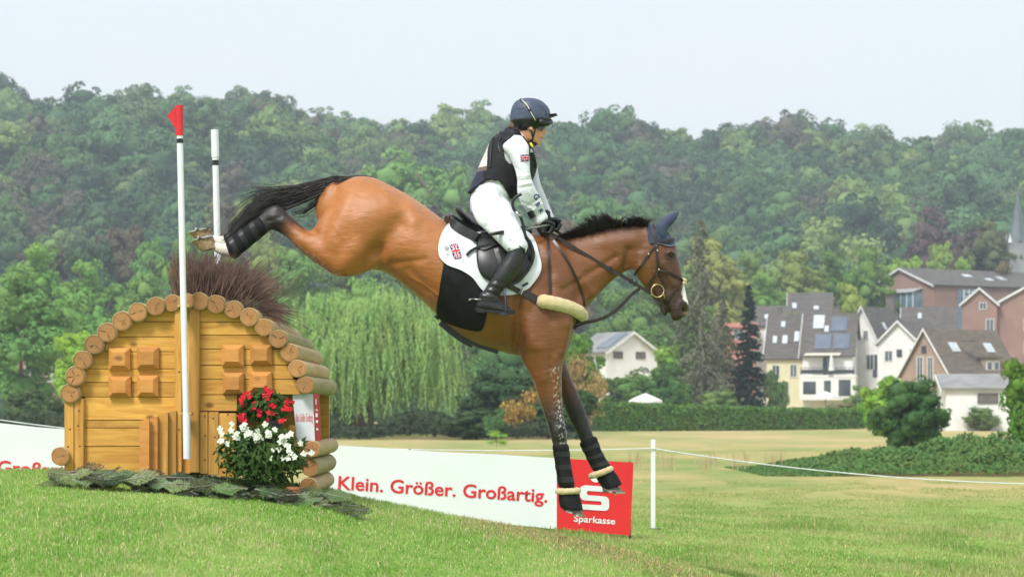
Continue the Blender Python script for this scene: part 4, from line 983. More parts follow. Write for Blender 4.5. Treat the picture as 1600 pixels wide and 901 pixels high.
def horse_colour(me):
    co = co_of(me); p = pix(co); q = pix_mid(co); n = len(co)
    c = np.tile(np.array(s2l((172, 107, 52))), (n, 1))
    def blend(col, wgt): c[:] = c * (1 - wgt[:, None]) + np.array(s2l(col)) * wgt[:, None]
    rnd = np.array([mnoise.noise(Vector(v) * 3.1) for v in co]); rn2 = np.array([mnoise.noise(Vector(v) * 22) for v in co])
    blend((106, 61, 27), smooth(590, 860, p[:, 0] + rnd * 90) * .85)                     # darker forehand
    blend((92, 52, 26), smooth(930, 1010, p[:, 0]) * smooth(470, 400, p[:, 1] - 0 * p[:, 0]) * .35)
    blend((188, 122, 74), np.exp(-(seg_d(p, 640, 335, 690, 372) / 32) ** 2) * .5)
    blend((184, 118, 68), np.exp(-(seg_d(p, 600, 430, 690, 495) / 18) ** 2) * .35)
    blend((78, 44, 28), smooth(1012, 1052, p[:, 0] + (p[:, 1] - 400) * .3) * (p[:, 0] > 985) * .75)   # face darker
    blend((52, 32, 24), (p[:, 0] > 985) * smooth(440, 478, p[:, 1] + rn2 * 8))                       # muzzle
    blend((60, 36, 26), np.exp(-(seg_d(p, 1047, 400, 1050, 401) / 9) ** 2) * .8)
    blend((54, 34, 26), (p[:, 0] > 1028) * smooth(392, 430, p[:, 1]) * smooth(1085, 1040, p[:, 0]) * .45)
    star = (p[:, 0] > 1040) & (co[:, 1] > DH - .034) & (co[:, 1] < DH + .034)
    blend((240, 232, 222), star * smooth(1064, 1069, p[:, 0] + rn2 * 2) * (np.abs(p[:, 1] - 458) < 17) * 1.0)
    blend((200, 150, 136), np.exp(-(seg_d(p, 1072, 486, 1074, 490) / 3.5) ** 2) * .8)
    blend((30, 18, 16), np.exp(-(seg_d(p, 1068, 484, 1071, 485) / 3.6) ** 2) * .95)
    # black points
    fl = (p[:, 0] < 955) & (p[:, 0] > 815)
    blend((34, 28, 27), fl * smooth(590, 668, p[:, 1] + rnd * 18 - (co[:, 1] > DH) * -22))
    hl = smooth(470, 432, p[:, 0] + rnd * 6) * (p[:, 1] > 300)
    blend((34, 28, 26), hl)
    blend((30, 24, 22), np.exp(-(seg_d(p, 436, 328, 474, 353) / 7) ** 2) * .9)                     # dark tendon
    blend((226, 218, 204), (p[:, 0] < 361) * smooth(366, 360, p[:, 0] + rn2 * 3) * (co[:, 1] < DH + .5))
    blend((40, 28, 22), np.exp(-(seg_d(p, 1010, 352, 880, 372) / 5) ** 2) * .8)
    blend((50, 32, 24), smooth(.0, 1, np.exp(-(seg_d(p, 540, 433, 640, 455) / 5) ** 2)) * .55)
    # grey dried grease on the stifle and the front of the limbs (white smears)
    mask = np.exp(-(seg_d(p, 868, 575, 880, 690) / 7) ** 2) + np.exp(-(seg_d(p, 442, 370, 530, 431) / 4.5) ** 2) + np.exp(-(seg_d(p, 896, 590, 922, 665) / 3.5) ** 2)
    fl_ = np.array([mnoise.noise(Vector((v[0] * 130, v[1] * 90, v[2] * 70))) for v in co])
    blend((214, 208, 202), (smooth(.2, .38, fl_) * np.clip(mask, 0, 1)) * .85)
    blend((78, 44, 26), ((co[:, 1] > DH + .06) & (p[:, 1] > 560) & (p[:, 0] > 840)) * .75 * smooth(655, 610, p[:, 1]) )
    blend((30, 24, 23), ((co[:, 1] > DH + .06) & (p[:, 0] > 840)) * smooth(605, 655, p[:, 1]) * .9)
    c *= (1 + rn2 * .10 + rnd * .12)[:, None]
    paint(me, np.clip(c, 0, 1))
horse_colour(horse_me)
def coat_mat():
    m, t, n, b = new_mat('horse_coat'); a = n.new('ShaderNodeAttribute'); a.attribute_name = 'coat'
    co = n.new('ShaderNodeTexCoord'); mp = n.new('ShaderNodeMapping'); mp.inputs['Scale'].default_value = (1, 1, 3.4); mp.inputs['Rotation'].default_value = (0, .5, 0)
    t.links.new(co.outputs['Object'], mp.inputs[0])
    z = n.new('ShaderNodeTexNoise'); z.inputs['Scale'].default_value = 70; z.inputs['Detail'].default_value = 5; t.links.new(mp.outputs[0], z.inputs['Vector'])
    mr = n.new('ShaderNodeMapRange'); mr.inputs[3].default_value = .86; mr.inputs[4].default_value = 1.12; t.links.new(z.outputs[0], mr.inputs[0])
    hs = n.new('ShaderNodeHueSaturation'); t.links.new(a.outputs['Color'], hs.inputs['Color']); t.links.new(mr.outputs[0], hs.inputs['Value'])
    t.links.new(hs.outputs[0], b.inputs['Base Color']); b.inputs['Roughness'].default_value = .44; b.inputs['Specular IOR Level'].default_value = .55
    b.inputs['Sheen Weight'].default_value = .12; b.inputs['Sheen Roughness'].default_value = .4
    z2 = n.new('ShaderNodeTexNoise'); z2.inputs['Scale'].default_value = 9; z2.inputs['Detail'].default_value = 6; z2.inputs['Roughness'].default_value = .65; t.links.new(mp.outputs[0], z2.inputs['Vector'])
    bp = n.new('ShaderNodeBump'); bp.inputs['Strength'].default_value = .5; bp.inputs['Distance'].default_value = .014; t.links.new(z2.outputs[0], bp.inputs['Height'])
    bp2 = n.new('ShaderNodeBump'); bp2.inputs['Strength'].default_value = .2; bp2.inputs['Distance'].default_value = .002; t.links.new(z.outputs[0], bp2.inputs['Height']); t.links.new(bp.outputs[0], bp2.inputs['Normal'])
    t.links.new(bp2.outputs[0], b.inputs['Normal']); return m
M_COAT = coat_mat()
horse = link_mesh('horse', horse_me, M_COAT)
tag(horse, 'bay horse with black legs leaping down off the log cabin jump', 'horse')
HS = Skin(horse_me)

M_BLACK = pmat('black_leather', (.007, .007, .0075), (.014, .013, .013), 30, .36, .15, 220, spec=.5, bdist=.001)
M_BROWN = pmat('dark_leather', (.018, .011, .009), (.03, .018, .013), 30, .35, .15, 220, bdist=.001)
M_WHITE = pmat('white_fabric', (.74, .755, .78), (.69, .705, .74), 5, .85, .35, 60, sheen=.2, bdist=.004)
M_NEO = pmat('black_neoprene', (.005, .005, .006), (.010, .010, .011), 18, .7, .3, 120, spec=.25, bdist=.003)
M_FLEECE = pmat('cream_fleece', (.80, .66, .36), (.66, .50, .24), 26, .95, 1.0, 130, sheen=.5, bdist=.012)
M_STEEL = pmat('steel', (.6, .6, .58), (.45, .45, .43), 20, .28, 0, metal=1)
M_BRASS = pmat('brass', (.62, .48, .25), (.5, .38, .2), 20, .3, 0, metal=1)
M_HAIR = pmat('black_hair', (.012, .009, .008), (.03, .022, .018), 40, .45, 0, spec=.5, stretch=(1, 1, 4))
M_HOOF = pmat('hoof_horn', (.09, .07, .055), (.20, .16, .11), 25, .5, .4, 80, bdist=.003)
M_HOOFT = pmat('hoof_horn_tan', (.46, .32, .17), (.20, .13, .07), 45, .6, .6, 90, bdist=.004)
M_NAVY = pmat('navy_fabric', (.022, .032, .072), (.035, .048, .10), 20, .7, .3, 150, sheen=.2, bdist=.002)

# hooves
def hoof(name, cor, sole, rc, rs, mat, dy, tilt):
    """cor, sole: photo points of the coronet and of the middle of the sole; tilt: sole normal in the picture plane (dx, dz)"""
    c = P(cor[0], cor[1], DH + dy); s = P(sole[0], sole[1], DH + dy); nrm = Vector((tilt[0], 0, tilt[1])).normalized(); u = Vector((nrm.z, 0, -nrm.x)); v = Vector((0, 1, 0))
    mb = MB(); rs_ = []
    for t in np.linspace(0, 1, 7):
        ce = c.lerp(s, t); r = rc + (rs - rc) * t
        rs_.append([ce + u * math.cos(a) * r * 1.12 + v * math.sin(a) * r for a in [6.2832 * j / 22 for j in range(22)]])
    mb.rings(rs_); h = mb.build(name, mat, horse, smooth='auto')
    mb = MB(); pts = [s + nrm * .004 + u * math.cos(a) * rs * 1.1 + v * math.sin(a) * rs * .98 for a in np.linspace(.55, 5.73, 18)]
    mb.strip(pts, nrm.cross(Vector((0, 1, .01))), (.012, .005)); 
    for p_ in (pts[4], pts[13]): mb.ball(p_ + nrm * .012, .007, 6, 5)
    mb.build('horseshoe', M_STEEL, h)
    return h
hoof('hoof', (895, 788), (896, 800), .052, .066, M_HOOF, -.155, (-.30, -1))
hoof('hoof', (953, 756), (958, 767), .050, .064, M_HOOF, .155, (-.10, -1))
hoof('hoof', (327, 390), (316, 374), .050, .066, M_HOOFT, -.14, (-.26, 1))
hoof('hoof', (322, 376), (312, 361), .050, .066, M_HOOFT, .14, (-.22, 1))

# protective boots on the cannons, bell boots with fleece rims on the front pasterns
def legwrap(name, rows, mat, straps=3, dy=0, tb=.006):
    mb = MB(); rr = [(a, b, c, d, w_, dy) for a, b, c, d, w_ in rows]; loft(mb, rr, n=24, sub=4, ex=2.2)
    o = mb.build(name, mat, horse, smooth=True)
    ms = MB(); cr = catmull(rr, 8)
    for k in range(straps):
        i = int(len(cr) * (k + .6) / (straps + .3)); r1 = list(cr[i]); r2 = list(cr[min(i + 3, len(cr) - 1)])
        def grow(r): ax, ay, bx, by, w_, o_ = r; dx, dy_ = (ax - bx) * .028, (ay - by) * .028; return (ax + dx, ay + dy_, bx - dx, by - dy_, w_ * 1.05, o_)
        loft(ms, [grow(r1), grow(r2)], n=24, sub=2, ex=2.2, end=(False, False))
    ms.build('strap', M_BLACK, o, smooth='auto')
    return o
legwrap('tendon_boot', [(863, 698, 889, 697, .046), (866, 716, 891, 715, .042), (869, 736, 894, 735, .042), (872, 757, 898, 756, .045)], M_NEO, 3, -.155)
legwrap('tendon_boot', [(906, 695, 933, 684, .044), (913, 708, 938, 699, .041), (919, 721, 945, 713, .041), (927, 735, 953, 726, .044)], M_NEO, 3, .155)
legwrap('tendon_boot', [(402, 340, 415, 366, .046), (386, 352, 400, 378, .041), (369, 365, 384, 391, .040), (354, 377, 369, 404, .044)], M_NEO, 3, -.14)
legwrap('tendon_boot', [(398, 330, 411, 356, .044), (382, 342, 396, 368, .039), (365, 355, 380, 381, .038), (350, 367, 365, 394, .042)], M_NEO, 3, .14)
def bell(rows, dy, fl):
    mb = MB(); loft(mb, [(a, b, c, d, w_, dy) for a, b, c, d, w_ in rows], n=26, sub=4, end=(True, False))
    o = mb.build('bell_boot', M_NEO, horse, smooth=True)
    a = P(fl[0], fl[1], DH + dy); b = P(fl[2], fl[3], DH + dy); c = (a + b) / 2; u = (b - a) / 2; mb = MB()
    rg = random.Random(5)
    pts = [c + u * math.cos(t) + Vector((0, 1, 0)) * u.length * math.sin(t) for t in [6.2832 * j / 30 for j in range(30)]]
    mb.tube(pts, [.021 * rg.uniform(.9, 1.1) for _ in pts], 12, loop=True, up=u.cross(Vector((0, 1, 0))))
    mb.build('fleece_rim', M_FLEECE, o, smooth=True)
bell([(873, 770, 904, 769, .058), (873, 782, 908, 782, .070), (876, 793, 911, 796, .080)], -.155, (872, 767, 903, 766))
bell([(930, 743, 958, 733, .056), (936, 754, 966, 744, .066), (944, 765, 972, 756, .074)], .155, (924, 743, 954, 732))

# tail
def hairs(name, mat, parent, n, gen, rad=.0022, seg=3, seed=1):
    rng = random.Random(seed); V, Qd = [], []; b = 0
    for i in range(n):
        pts, r0 = gen(rng, i); k = len(pts)
        for j, p in enumerate(pts):
            t = (pts[min(j + 1, k - 1)] - pts[max(j - 1, 0)]); t = t.normalized() if t.length > 1e-7 else Vector((1, 0, 0))
            s_ = t.cross(Vector((0, 1, 0))); s_ = s_.normalized() if s_.length > 1e-4 else Vector((0, 0, 1)); q = t.cross(s_)
            r = r0 * (1 - (j / (k - 1)) ** 2 * .85)
            for m_ in range(3):
                a = 2.0944 * m_; V.append(p + (s_ * math.cos(a) + q * math.sin(a)) * r)
        for j in range(k - 1):
            for m_ in range(3):
                Qd.append((b + j * 3 + m_, b + j * 3 + (m_ + 1) % 3, b + (j + 1) * 3 + (m_ + 1) % 3, b + (j + 1) * 3 + m_))
        b += k * 3
    me = np_mesh(name, np.array([tuple(v) for v in V]), np.array(Qd), True)
    return link_mesh(name, me, mat, parent)
def tail_hair(rng, i):
    u = rng.random(); v = rng.gauss(0, 1)
    s0 = rng.uniform(0, 1)
    start = (575 - 28 * s0, 276 + 4 * s0 + rng.uniform(0, 9))
    kind = rng.random()
    lw = rng.gauss(0, 1)
    if kind < .68:      # the main switch sweeping left then down
        path = [start, (528, 279 + u * 10), (490, 287 + u * 22), (452, 296 + u * 30), (415 + lw * 3, 303 + u * 34), (388 + lw * 5, 322 + u * 34), (368 + lw * 6, 346 + u * 26), (356 + lw * 7, 372 + u * 14)]
    elif kind < .86:    # upper fringe blown out behind
        path = [start, (528, 276 + u * 6), (490, 283 + u * 12), (455, 291 + u * 12), (425, 294 + u * 12 + lw * 2), (398, 295 + u * 16 + lw * 4), (375, 300 + u * 22 + lw * 5)]
    else:               # loose lower hair
        path = [start, (532, 286 + u * 6), (510, 300 + u * 6), (492, 314 + u * 8 + lw * 3), (474, 324 + u * 10 + lw * 4), (455, 332 + lw * 4)]
    if rng.random() < .08: path = [(x + 4 * lw * j / 3, y - abs(lw) * 3.5 * j / 3 + 3 * math.sin(j + i)) for j, (x, y) in enumerate(path)]
    cut = rng.uniform(.45, 1); path = path[:max(4, int(len(path) * cut + .99))]
    yo = rng.gauss(0, .035); pts = []
    for j, (x, y) in enumerate(spline(path, 3)):
        f = j / (len(path) * 3)
        pts.append(P(x, y, DH + yo * (.4 + 1.2 * f) + .02 * math.sin(j * .6 + i)) + Vector((0, 0, .004 * math.sin(j * .9 + i * 1.3))))
    return pts, rng.uniform(.0016, .0034)
hairs('tail', M_HAIR, horse, 950, tail_hair, seed=4)
mb = MB(); loft(mb, [(580, 275, 575, 290, .03), (560, 273, 556, 287, .028), (535, 276, 532, 288, .024), (505, 282, 505, 291, .018), (480, 288, 482, 294, .010)], n=12); mb.build('tail_dock', M_HAIR, horse, smooth=True)
# mane
crest = spline([(872, 374), (890, 370), (911, 367), (942, 359.5), (968, 353.5), (993, 351), (1012, 353)], 8)
mtop = [(872, 364), (890, 357), (905, 349), (918, 340), (930, 334), (945, 329), (958, 331), (968, 341), (974, 344), (982, 336), (992, 333), (1003, 336), (1012, 344)]
mt_x = [p[0] for p in mtop]; mt_y = [p[1] for p in mtop]
def mane_hair(rng, i):
    s = rng.random() * (len(crest) - 1.001); k = int(s); f = s - k
    x = crest[k][0] * (1 - f) + crest[k + 1][0] * f; y = crest[k][1] * (1 - f) + crest[k + 1][1] * f
    hgt = max(3, y - np.interp(x - 6, mt_x, mt_y)) * rng.uniform(.55, 1.12)
    lean = -hgt * rng.uniform(.3, .9); yo = rng.gauss(0, .014); b = rng.uniform(-.3, .8)
    if x > 962 and rng.random() < .4: lean = hgt * rng.uniform(-.3, 1.1)
    pts = [P(x + lean * t ** 1.4, y + 2 - hgt * (math.sin(min(t * 1.25, 1.57)) + .0) + b * hgt * .25 * t * t, DH + yo + (yo * 3 - .015) * t) for t in (0, .2, .4, .6, .8, 1)]
    return pts, rng.uniform(.0018, .0034)
hairs('mane', M_HAIR, horse, 1500, mane_hair, seed=8)

# eyes
mb = MB(); 
for p_ in (HS.hit(1047.5, 400, -.010),): mb.ball(p_, (.020, .014, .016), 14, 10); mb.ball(HS.mir(p_), (.020, .014, .016), 14, 10)
M_EYE = pmat('eye', (.010, .006, .005), None, 5, .08, 0, spec=.8)
halves(mb.build('eye', M_EYE, horse, smooth=True))
mb = MB()
for yy in (-.001, .0): strap(mb, HS, [(1040.5, 399), (1044, 394.5), (1050, 394), (1054, 398)], .0028, .003, .004); strap(mb, HS, [(1042, 403), (1047, 405.5), (1053, 403)], .002, .002, .003); break
halves(mb.build('eyelid', pmat('eyelid', (.03, .018, .013), None, 5, .4), horse, smooth=True))

# fly bonnet: two ears and a cap over the poll
mb = MB()
for sg in (-1, 1):
    o_ = sg * .050; sh = -3 if sg > 0 else 0
    loft(mb, [(1026 + sh, 362, 1040 + sh, 372, .026, o_), (1027 + sh, 352, 1044 + sh, 358, .028, o_), (1036 + sh, 343, 1052 + sh, 349, .022, o_ * 1.05), (1047 + sh, 335, 1058 + sh, 340, .012, o_ * 1.1), (1060 + sh, 330.5, 1061 + sh, 332, .003, o_ * 1.1)], n=14)
earmb = mb
mb = MB(); patch(mb, HS, [(1019, 351), (1035, 354), (1050, 366), (1055, 379), (1046, 383), (1034, 380), (1024, 381), (1017, 366)], off=.006, th=.01, rings=8, n=48)
patch(mb, HS, [(1013, 350), (1019, 349), (1022, 375), (1017, 384), (1012, 370)], off=.007, th=.01, rings=5, n=40)
bon = mb.build('ear_bonnet', M_NAVY, horse, smooth=True); halves(earmb.build('ear_cover', M_NAVY, bon, smooth=True))
mb = MB(); strap(mb, HS, [(1055, 381), (1048, 384.5), (1036, 382), (1027, 381)], .004, .003, .008); strap(mb, HS, [(1018, 350), (1021, 362), (1023, 378)], .011, .003, .011)
mb.build('bonnet_trim', pmat('grey_trim', (.16, .20, .28), None, 20, .6), bon, smooth=True)

# bridle
br = MB(); S_ = lambda pts, w_=.009, th=.003, off=.008, both=True: strap(br, HS, pts, w_, th, off, both)
S_([(1020, 352), (1022, 370), (1025, 384)], .011, .003, .016)
S_([(1025, 384), (1026, 400), (1029, 420)], .008); S_([(1028, 378), (1040, 377), (1053, 374)], .007, .003, .014)
S_([(1025, 384), (1013, 398), (1003, 414), (990, 430)], .006)                 # throat lash
S_([(1029, 420), (1041, 424), (1054, 430), (1066, 438)], .007)                # noseband, upper
S_([(1029, 420), (1022, 432), (1014, 445)], .008)
S_([(1029, 420), (1033, 434), (1040, 449)], .006)
S_([(1066, 438), (1056, 452), (1046, 466), (1040, 474)], .004)
S_([(1018, 462), (1026, 470), (1036, 475)], .004)
bridle = br.build('bridle', M_BROWN, horse, smooth='auto')
mb = MB(); 
for sg in (0, 1):
    for (x, y) in ((1025, 384), (1022, 379), (1014, 397), (1029, 420), (1027, 392)):
        p_ = HS.hit(x, y, .013); p_ = HS.mir(p_) if sg else p_; mb.ball(p_, (.007, .004, .008), 8, 6)
mb.build('buckle', M_STEEL, bridle, smooth=True)
mb = MB()
for sg in (0, 1):
    c_ = HS.hit(1027.5, 453.5, .016); c_ = HS.mir(c_) if sg else c_
    mb.tube([c_ + Vector((math.cos(a) * .042, 0, math.sin(a) * .042)) for a in [6.2832 * j / 28 for j in range(28)]], .0042, 8, loop=True, up=(0, 1, 0))
    q = HS.hit(1039, 466, .010); q = HS.mir(q) if sg else q; mb.tube([c_ + Vector((.038, 0, -.01)), q], .005, 6)
halves(mb.build('bit_ring', M_BRASS, bridle, smooth=True))
mb = MB(); p_ = HS.hit(1066, 438, .008); rg = random.Random(2)
for k in range(9): mb.ball(Vector((p_.x + rg.uniform(-.012, .018), DH - .03 + rg.uniform(-.02, .05), p_.z + rg.uniform(-.02, .016))), .012, 7, 5)
mb.build('nose_pad', M_FLEECE, bridle, smooth=True)

# girth cover, saddle pad, breastplate
mb = MB(); patch(mb, HS, [(694, 408), (720, 418), (748, 436), (762, 470), (757, 505), (751, 516), (730, 513), (705, 505), (684, 492), (687, 455)], off=.010, th=.02, rings=14, n=110)
cov = mb.build('stud_girth', M_NEO, horse, smooth=True)
mb = MB(); strap(mb, HS, [(686, 505), (700, 514), (720, 527), (738, 540)], .028, .006, .012); strap(mb, HS, [(738, 541), (760, 548), (778, 552)], .012, .004, .010)
strap(mb, HS, [(684, 493), (680, 492), (684, 499)], .008, .004, .012)
mb.build('belly_guard', M_BLACK, cov, smooth='auto')
PAD = [(700, 352), (690, 366), (685, 384), (687, 402), (700, 415), (718, 421.5), (738, 433), (750, 448), (764, 459), (794, 460), (822, 453), (837, 437), (844, 420), (842, 400), (833, 377), (822, 366), (800, 366), (770, 366), (735, 360)]
mb = MB(); G_ = patch(mb, HS, PAD, c=(765, 405), off=.024, th=.03, rings=18, n=140); pad = mb.build('saddle_pad', M_WHITE, horse, smooth=True)
# piping round the pad
pts = G_[-1]; mb = MB(); mb.tube(pts, .0035, 6, loop=True); mb.tube([HS.mir(p) for p in pts], .0035, 6, loop=True); mb.build('pad_piping', M_WHITE, pad, smooth=True)
PS = Skin([horse_me, pad.data])
# national flag and mark on the pad (decals laid on the cloth as thin sheets)
M_RED = pmat('flag_red', (.62, .02, .04), None, 5, .7); M_BLUE = pmat('flag_blue', (.01, .03, .16), None, 5, .7); M_WHT = pmat('flag_white', (.82, .82, .84), None, 5, .7)
def quad_on(mb, skin, pts, off): mb.add([skin.hit(x, y, off) for x, y in pts], [list(range(len(pts)))])
def flag(skin, parent, O, U, V, name='flag_patch'):
    """flag with corner O and edge vectors U (long), V (short) in photo pixels"""
    def T(u, v): return (O[0] + U[0] * u + V[0] * v, O[1] + U[1] * u + V[1] * v)
    def pl(mb, poly, off):
        for i in range(1): quad_on(mb, skin, [T(*p) for p in poly], off)
    mb = MB(); 
    for a in range(4): 
        for b in range(2): pl(mb, [(a / 4, b / 2), (a / 4 + .25, b / 2), (a / 4 + .25, b / 2 + .5), (a / 4, b / 2 + .5)], .0040)
    f = mb.build(name, M_BLUE, parent)
    mb = MB()
    for (w_, off, mt) in ((.17, .0055, M_WHT), (.06, .0070, M_RED)):
        mb = MB(); h = w_ / 2
        for s in (0, 1):
            for t in np.linspace(0, .75, 4):
                a = (t, t if not s else 1 - t); b = (t + .25, t + .25 if not s else .75 - t)
                pl(mb, [(a[0], max(0, min(1, a[1] - h))), (b[0], max(0, min(1, b[1] - h))), (b[0], max(0, min(1, b[1] + h))), (a[0], max(0, min(1, a[1] + h)))], off)
        mb.build('flag_saltire', mt, f)
    for (w_, off, mt) in ((.34, .0085, M_WHT), (.2, .0100, M_RED)):
        mb = MB(); h = w_ / 2; hx = h * .6
        for t in np.linspace(0, .75, 4): pl(mb, [(t, .5 - h), (t + .25, .5 - h), (t + .25, .5 + h), (t, .5 + h)], off)
        for t in (0, .5): pl(mb, [(.5 - hx, t), (.5 + hx, t), (.5 + hx, t + .5), (.5 - hx, t + .5)], off + .0003)
        mb.build('flag_cross', mt, f)
    return f
flag(PS, pad, (701.8, 382.5), (7.8, 22.5), (12.5, -2.2))
def text_mesh(body, size=1.0, bold=.0, name='lettering', align='LEFT', res=3):
    cu = bpy.data.curves.new('txt', 'FONT'); cu.body = body; cu.size = size; cu.offset = bold; cu.resolution_u = res; cu.align_x = align
    o = bpy.data.objects.new('txt', cu); C.objects.link(o); dg = bpy.context.evaluated_depsgraph_get(); dg.update()
    me = bpy.data.meshes.new_from_object(o.evaluated_get(dg)); me.name = name; bpy.data.objects.remove(o); bpy.data.curves.remove(cu); me.materials.clear(); return me
def text_on(skin, body, O, U, V, mat, parent, off=.004, bold=.0, name='lettering'):
    """lettering laid on a surface: O photo point, U / V photo vectors for one unit of text size right / up"""
    me = text_mesh(body, 1, bold, name); co = co_of(me)
    out = [skin.hit(O[0] + U[0] * x + V[0] * y, O[1] + U[1] * x + V[1] * y, off) for x, y, _ in co]
    me.vertices.foreach_set('co', np.array([tuple(v) for v in out], dtype=np.float32).ravel()); me.update()
    return link_mesh(name, me, mat, parent)
M_INK = pmat('ink', (.05, .05, .08), None, 5, .7)
text_on(PS, 'GBR', (695.5, 392.5), (2.9, -.6), (.3, -6), M_INK, pad, name='pad_lettering'); text_on(PS, 'xIII', (697.5, 399.5), (2.6, -.5), (.3, -6), M_INK, pad, name='pad_lettering')
mb = MB(); strap(mb, PS, [(695, 389), (693.5, 386.5), (697, 386.8), (697.5, 384), (700, 387), (702, 388)], .0012, .001, .003, both=False, step=2, smoothed=False); mb.build('pad_emblem', M_INK, pad)
mb = MB(); strap(mb, PS, [(816, 447), (825, 442)], .008, .001, .003, both=False); mb.build('pad_label', M_INK, pad)
mb = MB(); strap(mb, PS, [(793, 446), (810, 455), (834, 466)], .017, .004, .012); strap(mb, HS, [(815, 455), (838, 468)], .024, .006, .012)
strap(mb, HS, [(856, 374), (857.5, 400), (860, 459)], .009, .004, .006, both=True)
strap(mb, HS, [(864, 377), (884, 406), (900, 436), (909, 458), (912, 478)], .0085, .004, .007, both=True)
strap(mb, HS, [(914, 484), (908, 492), (902, 500), (899, 515)], .014, .004, .007, both=True)
bp_ = mb.build('breastplate', M_BROWN, horse, smooth='auto')
mb = MB(); fp = [HS.hit(x, y, .030) for x, y in dense(spline([(839, 470), (855, 473), (875, 477), (895, 483), (906, 487)]), 3)]
for _ in range(30): fp = [fp[0]] + [(fp[i - 1] + fp[i] * 2 + fp[i + 1]) / 4 for i in range(1, len(fp) - 1)] + [fp[-1]]
rg = random.Random(9); mb.tube(fp, [.046 * (.55 if i in (0, len(fp) - 1) else (.85 if i in (1, len(fp) - 2) else 1)) * rg.uniform(.96, 1.04) for i in range(len(fp))], 16)
mb.tube([HS.mir(p) for p in fp], .048, 16)
fl2 = [HS.hit(913, 489, .02), Vector((fp[-1].x + .0, DH - .08, fp[-1].z - .01)), Vector((fp[-1].x + .012, DH, fp[-1].z - .01)), Vector((fp[-1].x + .0, DH + .08, fp[-1].z - .01))]
mb.tube([fp[-1]] + fl2[1:] + [HS.mir(fp[-1])], .038, 14)
mb.build('fleece_sleeve', M_FLEECE, bp_, smooth=True)
mb = MB(); strap(mb, PS, [(814, 454), (818, 457)], .02, .003, .02, both=False); mb.build('buckle', M_STEEL, bp_)

# saddle
mb = MB()
patch(mb, PS, [(745, 372), (744, 400), (748, 424), (760, 437), (782, 443), (803, 440), (820, 425), (829, 404), (829, 384), (820, 372), (790, 368), (765, 366)], c=(787, 402), off=.022, th=.03, rings=12, n=90, puff=.02)
flaps = mb
mb = MB()   # seat: cantle, twist, pommel
for (rows, n_) in (([(697, 335, 701, 350, .06), (703, 333, 703, 352, .15), (716, 341, 716, 360, .17), (730, 350, 728, 365, .16), (748, 357, 744, 372, .13), (775, 362, 773, 380, .10), (800, 358, 800, 380, .09), (818, 352, 818, 376, .08), (826, 354, 826, 372, .05)], 24),):
    loft(mb, rows, n=24, sub=5)
loft(mb, [(714, 322, 718, 338, .10), (719, 323, 724, 345, .15), (727, 333, 733, 352, .16), (738, 346, 744, 358, .14), (754, 354, 758, 366, .11)], n=24, sub=4)
saddle = mb.build('saddle', M_BLACK, horse, smooth=True); flap = flaps.build('saddle_flap', M_BLACK, saddle, smooth=True)
SS = Skin([horse_me, pad.data, saddle.data, flap.data]); halves(flap)
mb = MB(); strap(mb, SS, [(700, 346), (712, 358), (730, 368), (748, 375)], .030, .012, .020); strap(mb, SS, [(724, 340), (736, 352), (752, 361)], .010, .004, .014)
halves(mb.build('panel', M_BLACK, saddle, smooth='auto'))
mb = MB(); patch(mb, SS, [(750, 365), (748, 385), (756, 392), (775, 384), (790, 380), (778, 366)], off=.012, th=.02, rings=6, n=50)
strap(mb, SS, [(729, 400), (735, 394), (745, 389), (757, 386), (772, 382)], .009, .004, .014, both=False)
strap(mb, SS, [(775, 390), (783, 420), (787, 445)], .014, .004, .012)
halves(mb.build('stirrup_leather', M_BLACK, saddle, smooth='auto'))
mb = MB(); strap(mb, SS, [(829, 384), (833, 400), (826, 420), (812, 436), (798, 445)], .010, .006, .010); halves(mb.build('knee_roll', M_BLACK, saddle, smooth='auto'))
# ------------------------------------------------------------------ the rider
def L6(rows, dy): return [r + (dy,) if len(r) == 5 else r for r in rows]
def add_head(mb):
    loft(mb, [(802, 178, 846, 174, .070), (800, 186, 850, 185, .076), (802, 194, 850, 193, .075), (805, 201, 848, 201, .070), (809, 208, 847, 208, .064), (813, 214, 846, 214, .056),
              (819, 219, 844, 220, .046), (827, 222, 842, 224, .032)], n=26, sub=4)
    loft(mb, [(822, 160, 826, 160, .02), (806, 166, 842, 166, .062), (801, 176, 847, 175, .072)], n=24)
    loft(mb, [(846, 196, 850, 195, .010), (845, 203, 852.5, 202, .013), (845, 209, 853.5, 208, .015), (845, 211.5, 850, 211.5, .011)], n=12)        # nose
    loft(mb, [(840, 214, 849, 213.5, .020), (840, 216.5, 848, 216.5, .022), (839, 219, 847, 219, .018), (836, 223, 845, 223.5, .016)], n=12)      # lips, chin
    loft(mb, [(809, 196, 832, 204, .055), (806, 206, 828, 212, .052), (802, 214, 826, 221, .056), (798, 222, 826, 230, .065)], n=20)            # neck
    for sg in (-1, 1): blob(mb, 829, 199, (.015, .010, .028), sg * .078, 12)
bm_ = MB(); add_head(bm_)
TOR = [(788, 212, 822, 219, .085), (776, 217, 829, 231, .165), (768, 228, 833, 243, .18), (760, 245, 834, 256, .175), (753, 262, 831, 268, .165), (748, 278, 821, 288, .155), (742, 292, 808, 303, .16),
       (737, 306, 797, 316, .175), (736, 322, 785, 330, .18), (742, 336, 776, 338, .16)]
TORS = TOR
ARM_N = [(792, 218, 818, 216, .05, -.15), (785, 230, 826, 228, .062, -.185), (796, 246, 827, 244, .058, -.20), (804, 264, 828, 260, .054, -.21), (808, 282, 830, 278, .052, -.215), (808, 300, 835, 290, .052, -.21),
         (814, 318, 842, 304, .047, -.19), (824, 332, 849, 319, .041, -.16), (834, 345, 853, 332, .033, -.13)]
